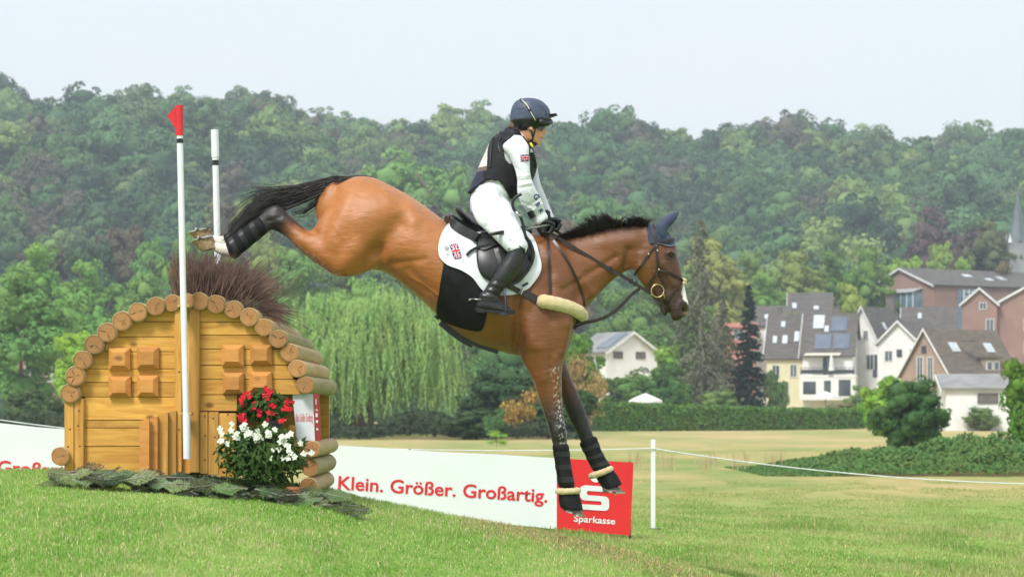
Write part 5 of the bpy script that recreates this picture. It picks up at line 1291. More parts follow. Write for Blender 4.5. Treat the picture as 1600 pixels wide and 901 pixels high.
ARM_F = [(796, 218, 820, 218, .05, .15), (798, 230, 830, 230, .06, .185), (806, 246, 836, 246, .056, .20), (814, 262, 840, 262, .052, .21), (818, 280, 842, 276, .05, .20), (822, 298, 846, 290, .05, .18),
         (832, 316, 852, 305, .045, .15), (842, 330, 859, 321, .038, .12), (850, 342, 864, 334, .032, .10)]
def grow(rows, k, kw=None):
    kw = kw or k; out = []
    for r in rows:
        cx, cy = (r[0] + r[2]) / 2, (r[1] + r[3]) / 2
        out.append((cx + (r[0] - cx) * k, cy + (r[1] - cy) * k, cx + (r[2] - cx) * k, cy + (r[3] - cy) * k, r[4] * kw) + tuple(r[5:]))
    return out
loft(bm_, grow(ARM_N, .72), n=18); loft(bm_, grow(ARM_F, .66), n=18); loft(bm_, grow(TOR, .86, .84), n=30)
LEG_N = [(742, 308, 790, 312, .09, -.09), (738, 328, 797, 318, .10, -.15), (746, 346, 805, 338, .098, -.23), (762, 362, 812, 352, .090, -.29), (778, 377, 818, 366, .078, -.335), (790, 390, 822, 380, .066, -.36)]
LEG_F = [(a + 2, b - 2, c + 2, d - 2, w_, -o) for a, b, c, d, w_, o in LEG_N]
SHIN_N = [(795, 392, 821, 390, .060, -.362), (788, 402, 819, 406, .060, -.365), (780, 413, 813, 420, .059, -.37), (772, 427, 803, 435, .055, -.375), (764, 441, 792, 448, .047, -.38), (757, 453, 781, 459, .040, -.385), (752, 465, 777, 469, .040, -.39)]
SHIN_F = [(a + 2, b - 2, c + 2, d - 2, w_, -o) for a, b, c, d, w_, o in SHIN_N]
for q in (LEG_N, LEG_F, SHIN_N, SHIN_F): loft(bm_, grow(q, .78), n=18)
blob(bm_, 807, 386, (.045, .045, .05), -.355); blob(bm_, 809, 384, (.045, .045, .05), .355)
for sg in (-1, 1): loft(bm_, [(757, 462, 772, 466, .024, sg * .39), (754, 472, 776, 474, .026, sg * .39), (762, 480, 788, 482, .024, sg * .39)], n=14)
# bare hands inside the gloves keep the body whole
for (x, y, dy) in ((849, 354, -.10), (861, 350, .085)): loft(bm_, [(x - 6, y - 10, x + 2, y - 13, .016, dy), (x - 5, y, x + 4, y - 3, .018, dy), (x - 3, y + 6, x + 4, y + 3, .015, dy)], n=14)
per_me = remesh(bm_, .0065, 4, .5)
sculpt(per_me, [(848, 196, 849, 198, 3.0, -.006), (836, 208, 840, 212, 5, .003), (845, 216, 849, 216.3, 1.2, -.004), (838, 196, 846, 192, 3, .003), (832, 217, 839, 222, 4, .002)])
co = co_of(per_me); p = pix(co); rn = np.array([mnoise.noise(Vector(v) * 30) for v in co])
c = np.tile(np.array(s2l((222, 160, 128))), (len(co), 1)); c *= (1 + rn * .06)[:, None]
def bl(col, wgt): c[:] = c * (1 - wgt[:, None]) + np.array(s2l(col)) * wgt[:, None]
bl((206, 112, 92), np.exp(-(seg_d(p, 838, 209, 841, 211) / 5) ** 2) * .45); bl((176, 84, 80), np.exp(-(seg_d(p, 845, 215.5, 848.5, 216.5) / 1.8) ** 2) * .8)
bl((92, 60, 38), (seg_d(p, 804, 190, 822, 192) < 9) * smooth(200, 194, p[:, 1]) * (p[:, 0] < 824) * .9)
paint(per_me, np.clip(c, 0, 1))
def skin_mat():
    m, t, n, b = new_mat('skin'); a = n.new('ShaderNodeAttribute'); a.attribute_name = 'coat'; t.links.new(a.outputs[0], b.inputs['Base Color']); b.inputs['Roughness'].default_value = .5
    b.inputs['Subsurface Weight'].default_value = .1; b.inputs['Subsurface Scale'].default_value = .01; return m
person = link_mesh('person', per_me, skin_mat())
tag(person, 'rider in white shirt, black body protector and navy helmet sitting on the jumping horse', 'person')

def fabric_bump(me, amp=.003, sc=28, stretch=(1, 1, 1), seed=0):
    co = co_of(me); no = no_of(me)
    d = np.array([mnoise.fractal(Vector((v[0] * sc * stretch[0] + seed, v[1] * sc * stretch[1], v[2] * sc * stretch[2])), 1, 2, 3) for v in co])
    co += no * (d * amp)[:, None]; me.vertices.foreach_set('co', co.astype(np.float32).ravel()); me.update()
# shirt: sleeves and back
M_SHIRT = pmat('white_shirt', (.74, .755, .79), (.68, .70, .74), 6, .8, .5, 40, sheen=.1, bdist=.004)
mb = MB(); loft(mb, ARM_N, n=22); 
for (a, b_, c_, d_, o_) in ((846, 338, 831, 349, -.135),): loft(mb, [(853, 331, 833, 344, .036, o_), (856, 337, 836, 350, .037, o_)], n=20, sub=2)
loft(mb, ARM_F, n=22); loft(mb, [(863, 332, 849, 341, .036, .10), (869, 345, 856, 352, .038, .095)], n=18, sub=2)
loft(mb, grow(TOR[:7], .97), n=30)
loft(mb, [(800, 209, 822, 218, .066), (797, 216, 824, 224, .075), (794, 222, 824, 230, .08)], n=22)
me = remesh(mb, .0065, 5, .5)
sculpt(me, [(a, b, c, d, r, m_ * 1.5) for a, b, c, d, r, m_ in [(803, 284, 830, 280, 1.6, -.004), (804, 290, 831, 286, 1.5, .004), (806, 296, 830, 291, 1.5, -.003), (800, 276, 828, 274, 1.5, .003), (806, 262, 818, 272, 2, -.003), (820, 325, 845, 308, 2, -.003), (826, 333, 850, 316, 1.5, .003), (800, 240, 815, 262, 2.5, .003), (786, 232, 796, 248, 2, -.003), (826, 300, 838, 318, 1.6, .003), (815, 316, 832, 322, 1.4, -.003), (822, 322, 838, 330, 1.4, .003)]])
fabric_bump(me, .0022, 14)
shirt = link_mesh('shirt', me, M_SHIRT, person); SH = Skin(me)
flag(SH, shirt, (813, 242.2), (12.5, -.6), (.4, 10.5), 'sleeve_flag')
text_on(SH, 'G', (831.5, 306), (7.5, 10.5), (10.0, -7.0), M_BLUE, shirt, bold=.02, name='sleeve_lettering'); text_on(SH, 'B', (835.5, 318.5), (6.5, 9.0), (8.2, -5.8), M_BLUE, shirt, bold=.02, name='sleeve_lettering'); text_on(SH, 'R', (840, 328.5), (6.5, 8.5), (8.2, -5.4), M_BLUE, shirt, bold=.02, name='sleeve_lettering')
mb = MB(); strap(mb, SH, [(823, 334), (827, 339.5), (832, 343)], .003, .002, .003, both=False); strap(mb, SH, [(832, 329), (828, 337), (825, 343)], .001, .001, .001, both=False)
mb = MB(); loft(mb, [(823, 333, 834, 327, .043, -.165), (829, 343, 838, 338, .041, -.15)], n=20, sub=3, end=(False, False)); mb.build('sleeve_band', M_BLACK, shirt, smooth='auto')
# breeches
M_BREECH = pmat('white_breeches', (.75, .765, .80), (.70, .715, .76), 6, .75, .4, 30, sheen=.1, bdist=.004)
mb = MB(); loft(mb, grow(LEG_N, 1.03), n=24); loft(mb, grow(LEG_F, 1.03), n=24)
loft(mb, [(741, 290, 808, 300, .158), (737, 302, 800, 312, .175), (734, 318, 790, 326, .185), (737, 334, 782, 338, .17), (750, 345, 776, 345, .14)], n=28)
blob(mb, 811, 384, (.058, .06, .058), -.357); blob(mb, 813, 382, (.058, .06, .058), .357); 
loft(mb, [(794, 382, 823, 378, .062, -.36), (800, 394, 822, 392, .056, -.362), (810, 402, 820, 402, .03, -.362)], n=18)
me = remesh(mb, .0075, 6, .5)
sculpt(me, [(a, b, c, d, r, m_ * 1.5) for a, b, c, d, r, m_ in [(772, 318, 800, 322, 2.5, -.006), (768, 326, 800, 334, 2.5, .005), (782, 305, 792, 325, 2, -.005), (745, 296, 790, 312, 2, .004), (742, 300, 778, 312, 2, -.004), (758, 355, 770, 345, 3, -.003), (800, 366, 816, 358, 2, -.004), (795, 378, 808, 370, 2, -.004), (745, 330, 760, 345, 6, .004), (778, 312, 804, 330, 1.8, -.004), (790, 340, 812, 352, 1.8, .003), (750, 305, 790, 322, 2, .004), (800, 374, 816, 384, 1.6, .003), (780, 360, 800, 380, 1.8, -.003)]])
fabric_bump(me, .003, 11)
br_ = link_mesh('breeches', me, M_BREECH, person)
mb = MB(); strap(mb, Skin(me), [(742, 295), (760, 291), (780, 296), (797, 304)], .012, .003, .004); halves(mb.build('waistband', M_BREECH, br_, smooth='auto'))
# body protector
mb = MB()
VR = [(786, 206, 821, 216, .095), (773, 212, 831, 229, .165), (765, 222, 836, 242, .19), (757, 240, 839, 256, .195), (749, 258, 838, 268, .19), (742, 275, 828, 289, .178), (735, 290, 814, 303, .178), (730, 302, 802, 315, .185), (729, 308, 796, 320, .188)]
loft(mb, VR, n=36, sub=6, end=(True, False))
blob(mb, 796, 222, (.05, .03, .05), -.165)
me = remesh(mb, .0075, 3, .5)
co = co_of(me); p = pix(co); pm = pix_mid(co)
bm = bmesh.new(); bm.from_mesh(me); bm.verts.ensure_lookup_table()
def hem(x): return np.interp(x, [728, 731, 745, 757, 765, 778, 786, 792, 797, 803, 812], [300, 302, 294, 285.5, 284.5, 287, 294, 304, 313, 314, 300])
kill = []
for v in bm.verts:
    x, y = pm[v.index]
    X, Y = p[v.index]
    arm = v.co.y < DH and ((X - 806) / 19.5) ** 2 + ((Y - 236) / 21) ** 2 < 1 or v.co.y < DH and X > 802 and 236 < Y < 262 and X < 826 and (X - 802) > (Y - 236) * .15 and abs(v.co.y - DH) > .13
    armf = v.co.y > DH + .13 and ((x - 808) / 20) ** 2 + ((y - 236) / 22) ** 2 < 1
    if y > hem(x) or arm or armf or (y < 214 and 797 < x < 818 and abs(v.co.y - DH) < .07): kill.append(v)
bmesh.ops.delete(bm, geom=kill, context='VERTS'); bm.to_mesh(me); bm.free()
fabric_bump(me, .0025, 10)
vest = link_mesh('body_protector', me, [pmat('vest_black', (.006, .0065, .009), (.012, .012, .016), 12, .6, .5, 60, spec=.35, bdist=.004), pmat('vest_navy', (.012, .016, .036), (.02, .025, .05), 12, .7, .5, 60, bdist=.004), pmat('vest_beige', (.72, .70, .64), (.62, .58, .5), 12, .7, .4, 60, bdist=.004), pmat('vest_brown', (.16, .12, .10), None, 12, .7)], person)
pc = np.array([tuple(f.center) for f in me.polygons]); pp = pix_mid(pc); mi = np.zeros(len(pc), np.int32)
lx = np.interp(pp[:, 1], [212, 222, 235, 262], [767, 765, 762, 761])
mi[(pp[:, 0] < lx) & (pp[:, 1] > 216) & (pp[:, 1] < 263)] = 2
mi[(pp[:, 0] < lx) & (pp[:, 1] >= 263) & (pp[:, 1] < 270)] = 3
mi[(pp[:, 0] < 756) & (pp[:, 1] >= 270)] = 1
me.polygons.foreach_set('material_index', mi); me.update()
so_ = vest.modifiers.new('thick', 'SOLIDIFY'); so_.thickness = .016; so_.offset = -1
# collar trim and shoulder seam
VS = Skin(me)
mb = MB(); strap(mb, VS, [(782, 209), (796, 210), (812, 216), (824, 228), (833, 246), (836, 262)], .008, .007, .006, both=False); strap(mb, VS, [(771, 216), (768, 232), (766, 262)], .005, .005, .005, both=False)
strap(mb, VS, [(784, 214), (779, 226), (783, 240), (793, 252), (799, 268), (803, 290)], .0035, .003, .004, both=False)
mb.build('vest_trim', M_BLACK, vest, smooth='auto')
mb = MB(); strap(mb, VS, [(827.5, 225), (830.5, 230)], .007, .005, .008, both=False); mb.build('vest_toggle', pmat('yellow_tag', (.75, .68, .02), None, 5, .6), vest, smooth='auto')
# airbag lanyard from vest to saddle
mb = MB(); mb.tube([P(x, y, 15.70) for x, y in spline([(815, 303), (806, 308), (801, 316), (803, 327), (812, 336), (817, 350), (821, 368), (829, 380), (832, 396), (830, 406)])], .010, 8)
lan = mb.build('lanyard', M_BLACK, person, smooth=True)
mb = MB(); mb.tube([P(x, y, 15.685) for x, y in ((806, 330), (810, 335), (815, 338))], .008, 8); mb.build('clip', M_STEEL, lan, smooth=True)
# boots
BO = pmat('boot_leather', (.008, .008, .009), (.016, .016, .017), 14, .34, .25, 30, spec=.6, bdist=.004)
for sg, SHN in ((-1, SHIN_N), (1, SHIN_F)):
    mb = MB(); rows = [(r[0] - .5, r[1], r[2] + .5, r[3], r[4] * 1.05, r[5]) for r in SHN]
    top = (793 if sg < 0 else 795, 392 if sg < 0 else 390, 819 if sg < 0 else 821, 384 if sg < 0 else 382, .064, sg * .362)
    loft(mb, [top] + rows, n=24)
    loft(mb, [(800, 382, 818, 380, .05, sg * .362), (798, 388, 822, 386, .062, sg * .362), (796, 394, 822, 392, .062, sg * .362)], n=24)
    o_ = sg * .39
    loft(mb, [(748, 460, 779, 465, .040, o_), (745, 470, 783, 470, .041, o_), (743, 480, 786, 474, .042, o_), (750, 483, 792, 478, .042, o_), (765, 486, 799, 482, .040, o_), (780, 487, 805, 485, .032, o_)], n=22)
    me = remesh(mb, .0065, 3, .5)
    sculpt(me, [(a, b, c, d, r, m_ * .65) for a, b, c, d, r, m_ in [(758, 446, 784, 452, 1.3, -.004), (757, 451, 782, 457, 1.3, .004), (755, 456, 780, 461, 1.3, -.004), (760, 441, 786, 447, 1.4, .004), (753, 461, 780, 466, 1.2, .004), (764, 436, 788, 441, 1.4, -.004), (752, 466, 778, 470, 1.2, -.004)]])
    bo = link_mesh('riding_boot', me, BO, person)
    mb = MB(); yy = DH + o_
    sole = [(742.5, 479.5), (743.5, 487), (757, 488.5), (758, 486.5), (780, 490), (800, 490), (806, 487.5), (804, 485.5), (785, 485.5), (760, 483)]
    d_ = DH + o_ - .036; mb.prism([P(x, y, d_) for x, y in sole], (0, .075, 0)); mb.build('sole', M_BLACK, bo)
    BS = Skin(me, DH + o_)
    if sg < 0:
        mb = MB(); strap(mb, BS, [(736, 466), (750, 467), (765, 470), (779, 469)], .004, .003, .006, both=False); strap(mb, BS, [(795, 389), (806, 383.5), (816, 388), (818, 397)], .0035, .002, .003, both=False)
        mb.build('boot_trim', M_BLACK, bo, smooth='auto'); mb = MB(); strap(mb, BS, [q_ for k in range(5) for q_ in ((766 + 2.2 * k, 464 - 6 * k), (778 + 2.2 * k, 462 - 6 * k))], .0018, .002, .003, both=False, smoothed=False, step=3); mb.build('laces', M_BLACK, bo, smooth='auto')
    mb = MB(); hx = 741; mb.tube([P(752, 468, yy - .04), P(hx, 467, yy - .03), P(hx - 5, 466, yy), P(hx, 467, yy + .03), P(752, 468, yy + .04)], .0042, 6); mb.tube([P(hx - 4, 466.5, yy), P(hx - 9, 469, yy)], .006, 6); mb.build('spur', M_STEEL, bo, smooth=True)
    # stirrup iron
    mb = MB(); c0 = P(788, 487, yy)
    loop_ = [P(x, y, yy + z_) for x, y, z_ in ((786, 446, 0), (789, 455, -.035), (790, 468, -.055), (790, 480, -.058), (789, 489, -.055), (788, 490, 0), (789, 489, .055), (790, 480, .058), (790, 468, .055), (789, 455, .035))]
    mb.tube(loop_, .0065, 8, loop=True, up=(1, 0, 0)); mb.box(P(787, 490.5, yy), (.045, .11, .012), bev=.003)
    mb.build('stirrup', pmat('blue_steel', (.10, .13, .22), (.06, .07, .10), 12, .3, 0, metal=.7), saddle, smooth='auto')
# helmet
M_HELM = pmat('helmet_silk', (.045, .060, .105), (.065, .085, .14), 20, .5, .5, 26, spec=.5, bdist=.006)
mb = MB(); loft(mb, [(820, 153.6, 829, 153.4, .02), (812, 155.5, 839, 155, .055), (804, 160, 848, 159, .088), (799, 170, 857, 168, .105), (797, 180, 860, 177, .110), (797, 189, 861, 186, .108), (800, 193, 858, 190, .098)], n=34, sub=5, end=(False, False))
me = remesh(mb, .0065, 3, .5)
sculpt(me, [(806 + k, 172 + 3.2 * k, 820 - k, 171 + 3.2 * k, 1.1, -.004) for k in range(4)] + [(840 + 3 * k, 166 + k, 850 + 2 * k, 180, 1.1, -.004) for k in range(3)])
helm = link_mesh('helmet', me, M_HELM, person); HE = Skin(me)
mb = MB(); loft(mb, [(797, 189, 861, 186, .108), (799, 193, 860, 190, .106), (800, 195, 858, 192, .100)], n=34, sub=2); mb.build('helmet_rim', M_BLACK, helm, smooth='auto')
mb = MB()
for k, (x, z0, z1) in enumerate(((849, 186, 178), (857, 185, 178.5), (864, 182, 178.5), (869, 180, 178), (871, 179, 178.5))):
    pass
rs_ = []
for x, y, hw in ((846, 181, .085), (852, 181.5, .088), (858, 181.5, .082), (864, 180.5, .068), (869, 179.5, .045), (871.5, 179, .015)):
    c_ = P(x, y, DH); rs_.append([c_ + Vector((-.5 * .09 * (s_ ** 2), s_ * hw, .010 - .012 * s_ ** 2)) for s_ in np.linspace(-1, 1, 13)] + [c_ + Vector((-.5 * .09 * (s_ ** 2), s_ * hw, -.008 - .012 * s_ ** 2)) for s_ in np.linspace(1, -1, 13)])
mb.rings(rs_); mb.build('peak', M_BLACK, helm, smooth='auto')
mb = MB(); strap(mb, HE, [(813, 156), (822, 163), (829, 175), (836, 187), (841, 193)], .008, .003, .004); mb.build('goggle_strap', M_BLACK, helm, smooth='auto')
mb = MB(); strap(mb, HE, [(816, 157.5), (823, 164), (827, 171)], .0022, .002, .009, both=False); strap(mb, HE, [(829, 175), (833, 182), (838, 189)], .0022, .002, .009, both=False); mb.build('strap_print', M_WHT, helm, smooth='auto')
mb = MB(); g_ = [(842, 189), (848, 192), (855, 193), (859.5, 190.5)]
mb.tube([P(x, y, DH + dy) for (x, y), dy in zip(g_ + g_[::-1], (-.09, -.08, -.06, -.025, .025, .06, .08, .09))], .020, 8); mb.build('goggles', M_BLACK, helm, smooth=True)
PSK = Skin([per_me, me])
mb = MB(); strap(mb, PSK, [(838, 193), (836, 203), (833, 213), (831, 220)], .0055, .003, .004); strap(mb, PSK, [(822, 195), (827, 202), (831, 206), (832, 214)], .0045, .003, .004); strap(mb, PSK, [(829, 219), (835, 224), (838, 223)], .008, .004, .005)
mb.build('chin_strap', M_BLACK, helm, smooth='auto')
mb = MB()
for sg in (-1, 1):
    pts = [P(x, y, DH + sg * .062) for x, y in ((838, 195), (843, 194.5), (848, 195.5), (849.5, 200), (847, 205.5), (843, 204), (840, 200))]
    pts = [Vector((v.x, DH + sg * (.066 - .35 * max(0, v.x - P(841, 0, DH).x)), v.z)) for v in pts]; mb.prism(pts, (0, -sg * .004, 0))
sg_ = mb.build('sunglasses', pmat('dark_lens', (.03, .015, .01), None, 5, .1, spec=.8), person)
halves(sg_)
mb = MB(); rg = random.Random(3)
mb.ball(P(802, 198, DH), (.034, .045, .032), 14, 10); mb.ball(P(812, 192, DH), (.05, .07, .026), 14, 10)
hm_ = mb.build('hair', pmat('brown_hair', (.17, .10, .05), (.09, .05, .025), 60, .5, .8, 160, stretch=(1, 1, 4), bdist=.004), person, smooth=True)
# gloves: palm, four curled fingers and a thumb each, closed round the reins
def glove(cx, cy, dy, s=1.0):
    mb = MB(); q = lambda x, y, o=0: (cx + x * s, cy + y * s, dy + o)
    def seg(a, b, r0, r1):
        pa = P(a[0], a[1], DH + a[2]); pb = P(b[0], b[1], DH + b[2]); mb.tube([pa, pa.lerp(pb, .5), pb], [r0, (r0 + r1) / 2, r1], 10); mb.ball(pb, r1, 10, 8); mb.ball(pa, r0, 10, 8)
    seg(q(-8, -18), q(-3, -6), .033, .034)
    loft(mb, [(cx - 12 * s, cy - 10 * s, cx + 3 * s, cy - 15 * s, .026, dy), (cx - 12 * s, cy - 2 * s, cx + 9 * s, cy - 9 * s, .040, dy), (cx - 8 * s, cy + 8 * s, cx + 11 * s, cy - 1 * s, .042, dy), (cx - 4 * s, cy + 12 * s, cx + 8 * s, cy + 7 * s, .034, dy)], n=16)
    for k in range(4):
        o = -.033 + .022 * k; L_ = (.95, 1.05, 1.0, .85)[k]
        a = q(9, -7 + k * .6, o); b = q(9 + 7 * L_, 0 + k, o); c_ = q(7 + 4 * L_, 9 + k * .5, o - .004); d_ = q(0, 8 + k * .5, o - .01)
        seg(a, b, .0125, .0115); seg(b, c_, .0115, .0105); seg(c_, d_, .0105, .009)
    t0 = q(-3, -8, -.035); t1 = q(6, -10, -.048); t2 = q(15, -7, -.044); seg(t0, t1, .016, .014); seg(t1, t2, .0135, .011)
    me = remesh(mb, .0042, 2, .4); return link_mesh('glove', me, pmat('glove', (.008, .008, .009), (.02, .02, .021), 40, .6, .5, 120, bdist=.002), person)
glove(848, 355, -.105, .95); glove(861, 351, .09, .9)
# reins
M_REIN = M_BROWN
def rein(sg, hx, hy, hd):
    mb = MB(); b_ = HS.hit(1019, 456, .015); b_ = HS.mir(b_) if sg > 0 else b_
    h_ = P(hx, hy, DH + hd); m1 = h_.lerp(b_, .5) + Vector((0, sg * .03, -.012))
    pts = [h_.lerp(m1, t) * (1 - t) + m1.lerp(b_, t) * t for t in np.linspace(0, 1, 26)]
    mb.strip(pts, (0, 0, 1), (.0105, .003)); r = mb.build('rein', M_REIN, bridle)
    mb = MB(); 
    for t in (.62, .80, .84): v = pts[int(25 * t)]; mb.box(v, (.012, .02, .036), Matrix.Rotation(R(30), 3, 'Y'), .002)
    mb.build('rein_stop', M_BLACK, r)
rein(-1, 857, 362, -.11); rein(1, 868, 360, .09)
mb = MB(); a_ = HS.hit(1002, 452, .02) if False else P(1003, 448, DH - .06)
for k in range(2):
    pts = [P(x, y + k * 2.2, DH - .055 + k * .11) for x, y in spline([(1000, 449), (988, 458), (972, 475), (955, 489), (935, 498), (918, 502), (906, 505), (900, 508)])]
    mb.strip(pts, (0, 0, 1), (.007, .003))
mb.build('martingale_strap', M_BROWN, bp_)
# the crop in the near hand: held, so a thing of its own
mb = MB(); pts = [P(x, y, 15.86 - .30 * t) for (x, y), t in zip([(860, 351), (838, 355), (810, 360), (785, 363), (766, 366)], (0, .25, .5, .8, 1))]
mb.tube(pts, [.008, .0075, .0055, .005, .004], 8); cr = mb.build('riding_crop', pmat('grey_crop', (.22, .23, .22), (.12, .12, .12), 20, .4), None, smooth=True)
tag(cr, 'thin grey riding crop held in the near gloved hand across the thigh', 'riding crop')
mb = MB(); mb.tube([P(800, 359.5, 15.70), P(784, 363, 15.60), P(766, 366, 15.55)], [.006, .013, .010], 8); mb.build('tongue', M_BLACK, cr, smooth=True)
mb = MB(); mb.ball(P(864, 350.5, 15.865), (.014, .014, .014), 10, 8); mb.build('knob', M_BLACK, cr, smooth=True)
# ------------------------------------------------------------------ the log cabin jump
DF = 15.0; KF = F / DF
def wood_mat(name, c1, c2, knot, stretch, rough=.55, ring=False):
    m, t, n, b = new_mat(name); co = n.new('ShaderNodeTexCoord'); mp = n.new('ShaderNodeMapping'); mp.inputs['Scale'].default_value = stretch; t.links.new(co.outputs['Object'], mp.inputs[0])
    oi = n.new('ShaderNodeObjectInfo'); 
    ad = n.new('ShaderNodeVectorMath'); ad.operation = 'ADD'; cm = n.new('ShaderNodeCombineXYZ'); ml = n.new('ShaderNodeMath'); ml.operation = 'MULTIPLY'; ml.inputs[1].default_value = 37
    t.links.new(oi.outputs['Random'], ml.inputs[0]); t.links.new(ml.outputs[0], cm.inputs[0]); t.links.new(ml.outputs[0], cm.inputs[2]); t.links.new(mp.outputs[0], ad.inputs[0]); t.links.new(cm.outputs[0], ad.inputs[1])
    z = n.new('ShaderNodeTexNoise'); z.inputs['Scale'].default_value = 3; z.inputs['Detail'].default_value = 8; z.inputs['Roughness'].default_value = .65; z.inputs['Distortion'].default_value = .6; t.links.new(ad.outputs[0], z.inputs['Vector'])
    r = n.new('ShaderNodeValToRGB'); r.color_ramp.elements[0].position = .3; r.color_ramp.elements[1].position = .68; r.color_ramp.elements[0].color = (*c1, 1); r.color_ramp.elements[1].color = (*c2, 1); t.links.new(z.outputs[0], r.inputs[0])
    v = n.new('ShaderNodeTexVoronoi'); v.inputs['Scale'].default_value = 3.2 if not ring else 5; vm = n.new('ShaderNodeMapping'); vm.inputs['Scale'].default_value = (1, 1, 1.6); 
    ad2 = n.new('ShaderNodeVectorMath'); ad2.operation = 'ADD'; t.links.new(co.outputs['Object'], vm.inputs[0]); t.links.new(vm.outputs[0], ad2.inputs[0]); t.links.new(cm.outputs[0], ad2.inputs[1]); t.links.new(ad2.outputs[0], v.inputs['Vector'])
    vr = n.new('ShaderNodeMapRange'); vr.inputs[1].default_value = .05; vr.inputs[2].default_value = .12; vr.inputs[3].default_value = .85; vr.inputs[4].default_value = 0; t.links.new(v.outputs['Distance'], vr.inputs[0])
    mx_ = n.new('ShaderNodeMix'); mx_.data_type = 'RGBA'; t.links.new(vr.outputs[0], mx_.inputs[0]); t.links.new(r.outputs[0], mx_.inputs[6]); mx_.inputs[7].default_value = (*knot, 1)
    hs = n.new('ShaderNodeHueSaturation'); mr = n.new('ShaderNodeMapRange'); mr.inputs[3].default_value = .80; mr.inputs[4].default_value = 1.15; t.links.new(oi.outputs['Random'], mr.inputs[0]); t.links.new(mr.outputs[0], hs.inputs['Value']); t.links.new(mx_.outputs[2], hs.inputs['Color'])
    t.links.new(hs.outputs[0], b.inputs['Base Color']); b.inputs['Roughness'].default_value = rough; b.inputs['Specular IOR Level'].default_value = .35
    bp = n.new('ShaderNodeBump'); bp.inputs['Strength'].default_value = .5; bp.inputs['Distance'].default_value = .004; t.links.new(z.outputs[0], bp.inputs['Height']); t.links.new(bp.outputs[0], b.inputs['Normal']); return m
W_H = wood_mat('board_wood', (.46, .20, .03), (.76, .43, .09), (.18, .07, .02), (.8, 3, 9))
W_V = wood_mat('post_wood', (.44, .19, .035), (.72, .40, .09), (.18, .07, .02), (9, 3, .8))
W_B = wood_mat('block_wood', (.50, .20, .045), (.64, .30, .08), (.22, .09, .03), (2, 2, 7))
W_LOG = wood_mat('log_side', (.42, .29, .14), (.58, .42, .22), (.2, .11, .05), (6, .8, 6), .7)
W_LOGG = wood_mat('log_side_green', (.30, .26, .12), (.46, .38, .18), (.16, .10, .05), (6, .8, 6), .7)
def end_mat():
    m, t, n, b = new_mat('log_end'); co = n.new('ShaderNodeTexCoord'); oi = n.new('ShaderNodeObjectInfo')
    w_ = n.new('ShaderNodeTexWave'); w_.wave_type = 'RINGS'; w_.rings_direction = 'SPHERICAL'; w_.inputs['Scale'].default_value = 34; w_.inputs['Distortion'].default_value = 1.5; w_.inputs['Detail'].default_value = 3; t.links.new(co.outputs['Object'], w_.inputs['Vector'])
    r = n.new('ShaderNodeValToRGB'); r.color_ramp.elements[0].color = (.34, .15, .05, 1); r.color_ramp.elements[1].color = (.54, .27, .09, 1); t.links.new(w_.outputs[0], r.inputs[0])
    z = n.new('ShaderNodeTexNoise'); z.inputs['Scale'].default_value = 22; z.inputs['Detail'].default_value = 6; t.links.new(co.outputs['Object'], z.inputs['Vector'])
    hs = n.new('ShaderNodeHueSaturation'); mr = n.new('ShaderNodeMapRange'); mr.inputs[3].default_value = .6; mr.inputs[4].default_value = 1.35; t.links.new(z.outputs[0], mr.inputs[0]); t.links.new(mr.outputs[0], hs.inputs['Value']); t.links.new(r.outputs[0], hs.inputs['Color'])
    ln = n.new('ShaderNodeVectorMath'); ln.operation = 'LENGTH'; t.links.new(co.outputs['Object'], ln.inputs[0]); rm = n.new('ShaderNodeMapRange'); rm.inputs[1].default_value = .046; rm.inputs[2].default_value = .060; rm.inputs[3].default_value = 1; rm.inputs[4].default_value = .38; t.links.new(ln.outputs['Value'], rm.inputs[0])
    h2 = n.new('ShaderNodeHueSaturation'); t.links.new(rm.outputs[0], h2.inputs['Value']); t.links.new(hs.outputs[0], h2.inputs['Color']); h3 = n.new('ShaderNodeHueSaturation'); r3 = n.new('ShaderNodeMapRange'); r3.inputs[3].default_value = .68; r3.inputs[4].default_value = 1.1; t.links.new(oi.outputs['Random'], r3.inputs[0]); t.links.new(r3.outputs[0], h3.inputs['Value']); t.links.new(h2.outputs[0], h3.inputs['Color'])
    t.links.new(h3.outputs[0], b.inputs['Base Color']); b.inputs['Roughness'].default_value = .7; return m
M_END = end_mat(); M_CRACK = pmat('wood_crack', (.04, .02, .012), None, 5, .9)
zj = float(H(-2.0, 15.0)) - .05
jump = empty('log_cabin_jump', (P(290, 0, DF).x, DF, zj), 'wooden cross country fence shaped like a small log cabin with arched roof', 'horse jump')
def box_px(mb, x0, y0, x1, y1, yd, depth, bev=.004, d=DF):
    a = P(x0, y0, d); b = P(x1, y1, d); mb.box(((a.x + b.x) / 2, yd + depth / 2, (a.z + b.z) / 2), (abs(b.x - a.x), depth, abs(a.z - b.z)), bev=bev)
LF = [(65, 596, 31), (82, 540, 31), (107, 487, 30), (144, 437, 31), (186, 397, 31), (234, 360, 31), (287, 331, 30), (345, 312, 29), (398, 301, 27), (443, 296, 26), (487, 295, 28), (541, 305, 30), (598, 322, 29), (650, 347, 29), (698, 380, 28), (745, 418, 29), (781, 462, 28), (808, 515, 28), (834, 568, 28)]
LF = [(80 + u / 2.096, 330 + v / 2.096, r * 1.07 / 2.096 / KF) for u, v, r in LF]
arc = [(p_[0], p_[1]) for p_ in LF]
def arc_y(x):
    xs2 = [a[0] for a in arc]
    return np.interp(x, xs2, [a[1] for a in arc])
seamL = [470, 502, 525.6, 549, 575.7, 597, 619.6, 656, 668, 697, 722]; seamR = [468, 503, 523, 544.7, 570, 592, 616, 642]
rg = random.Random(17)
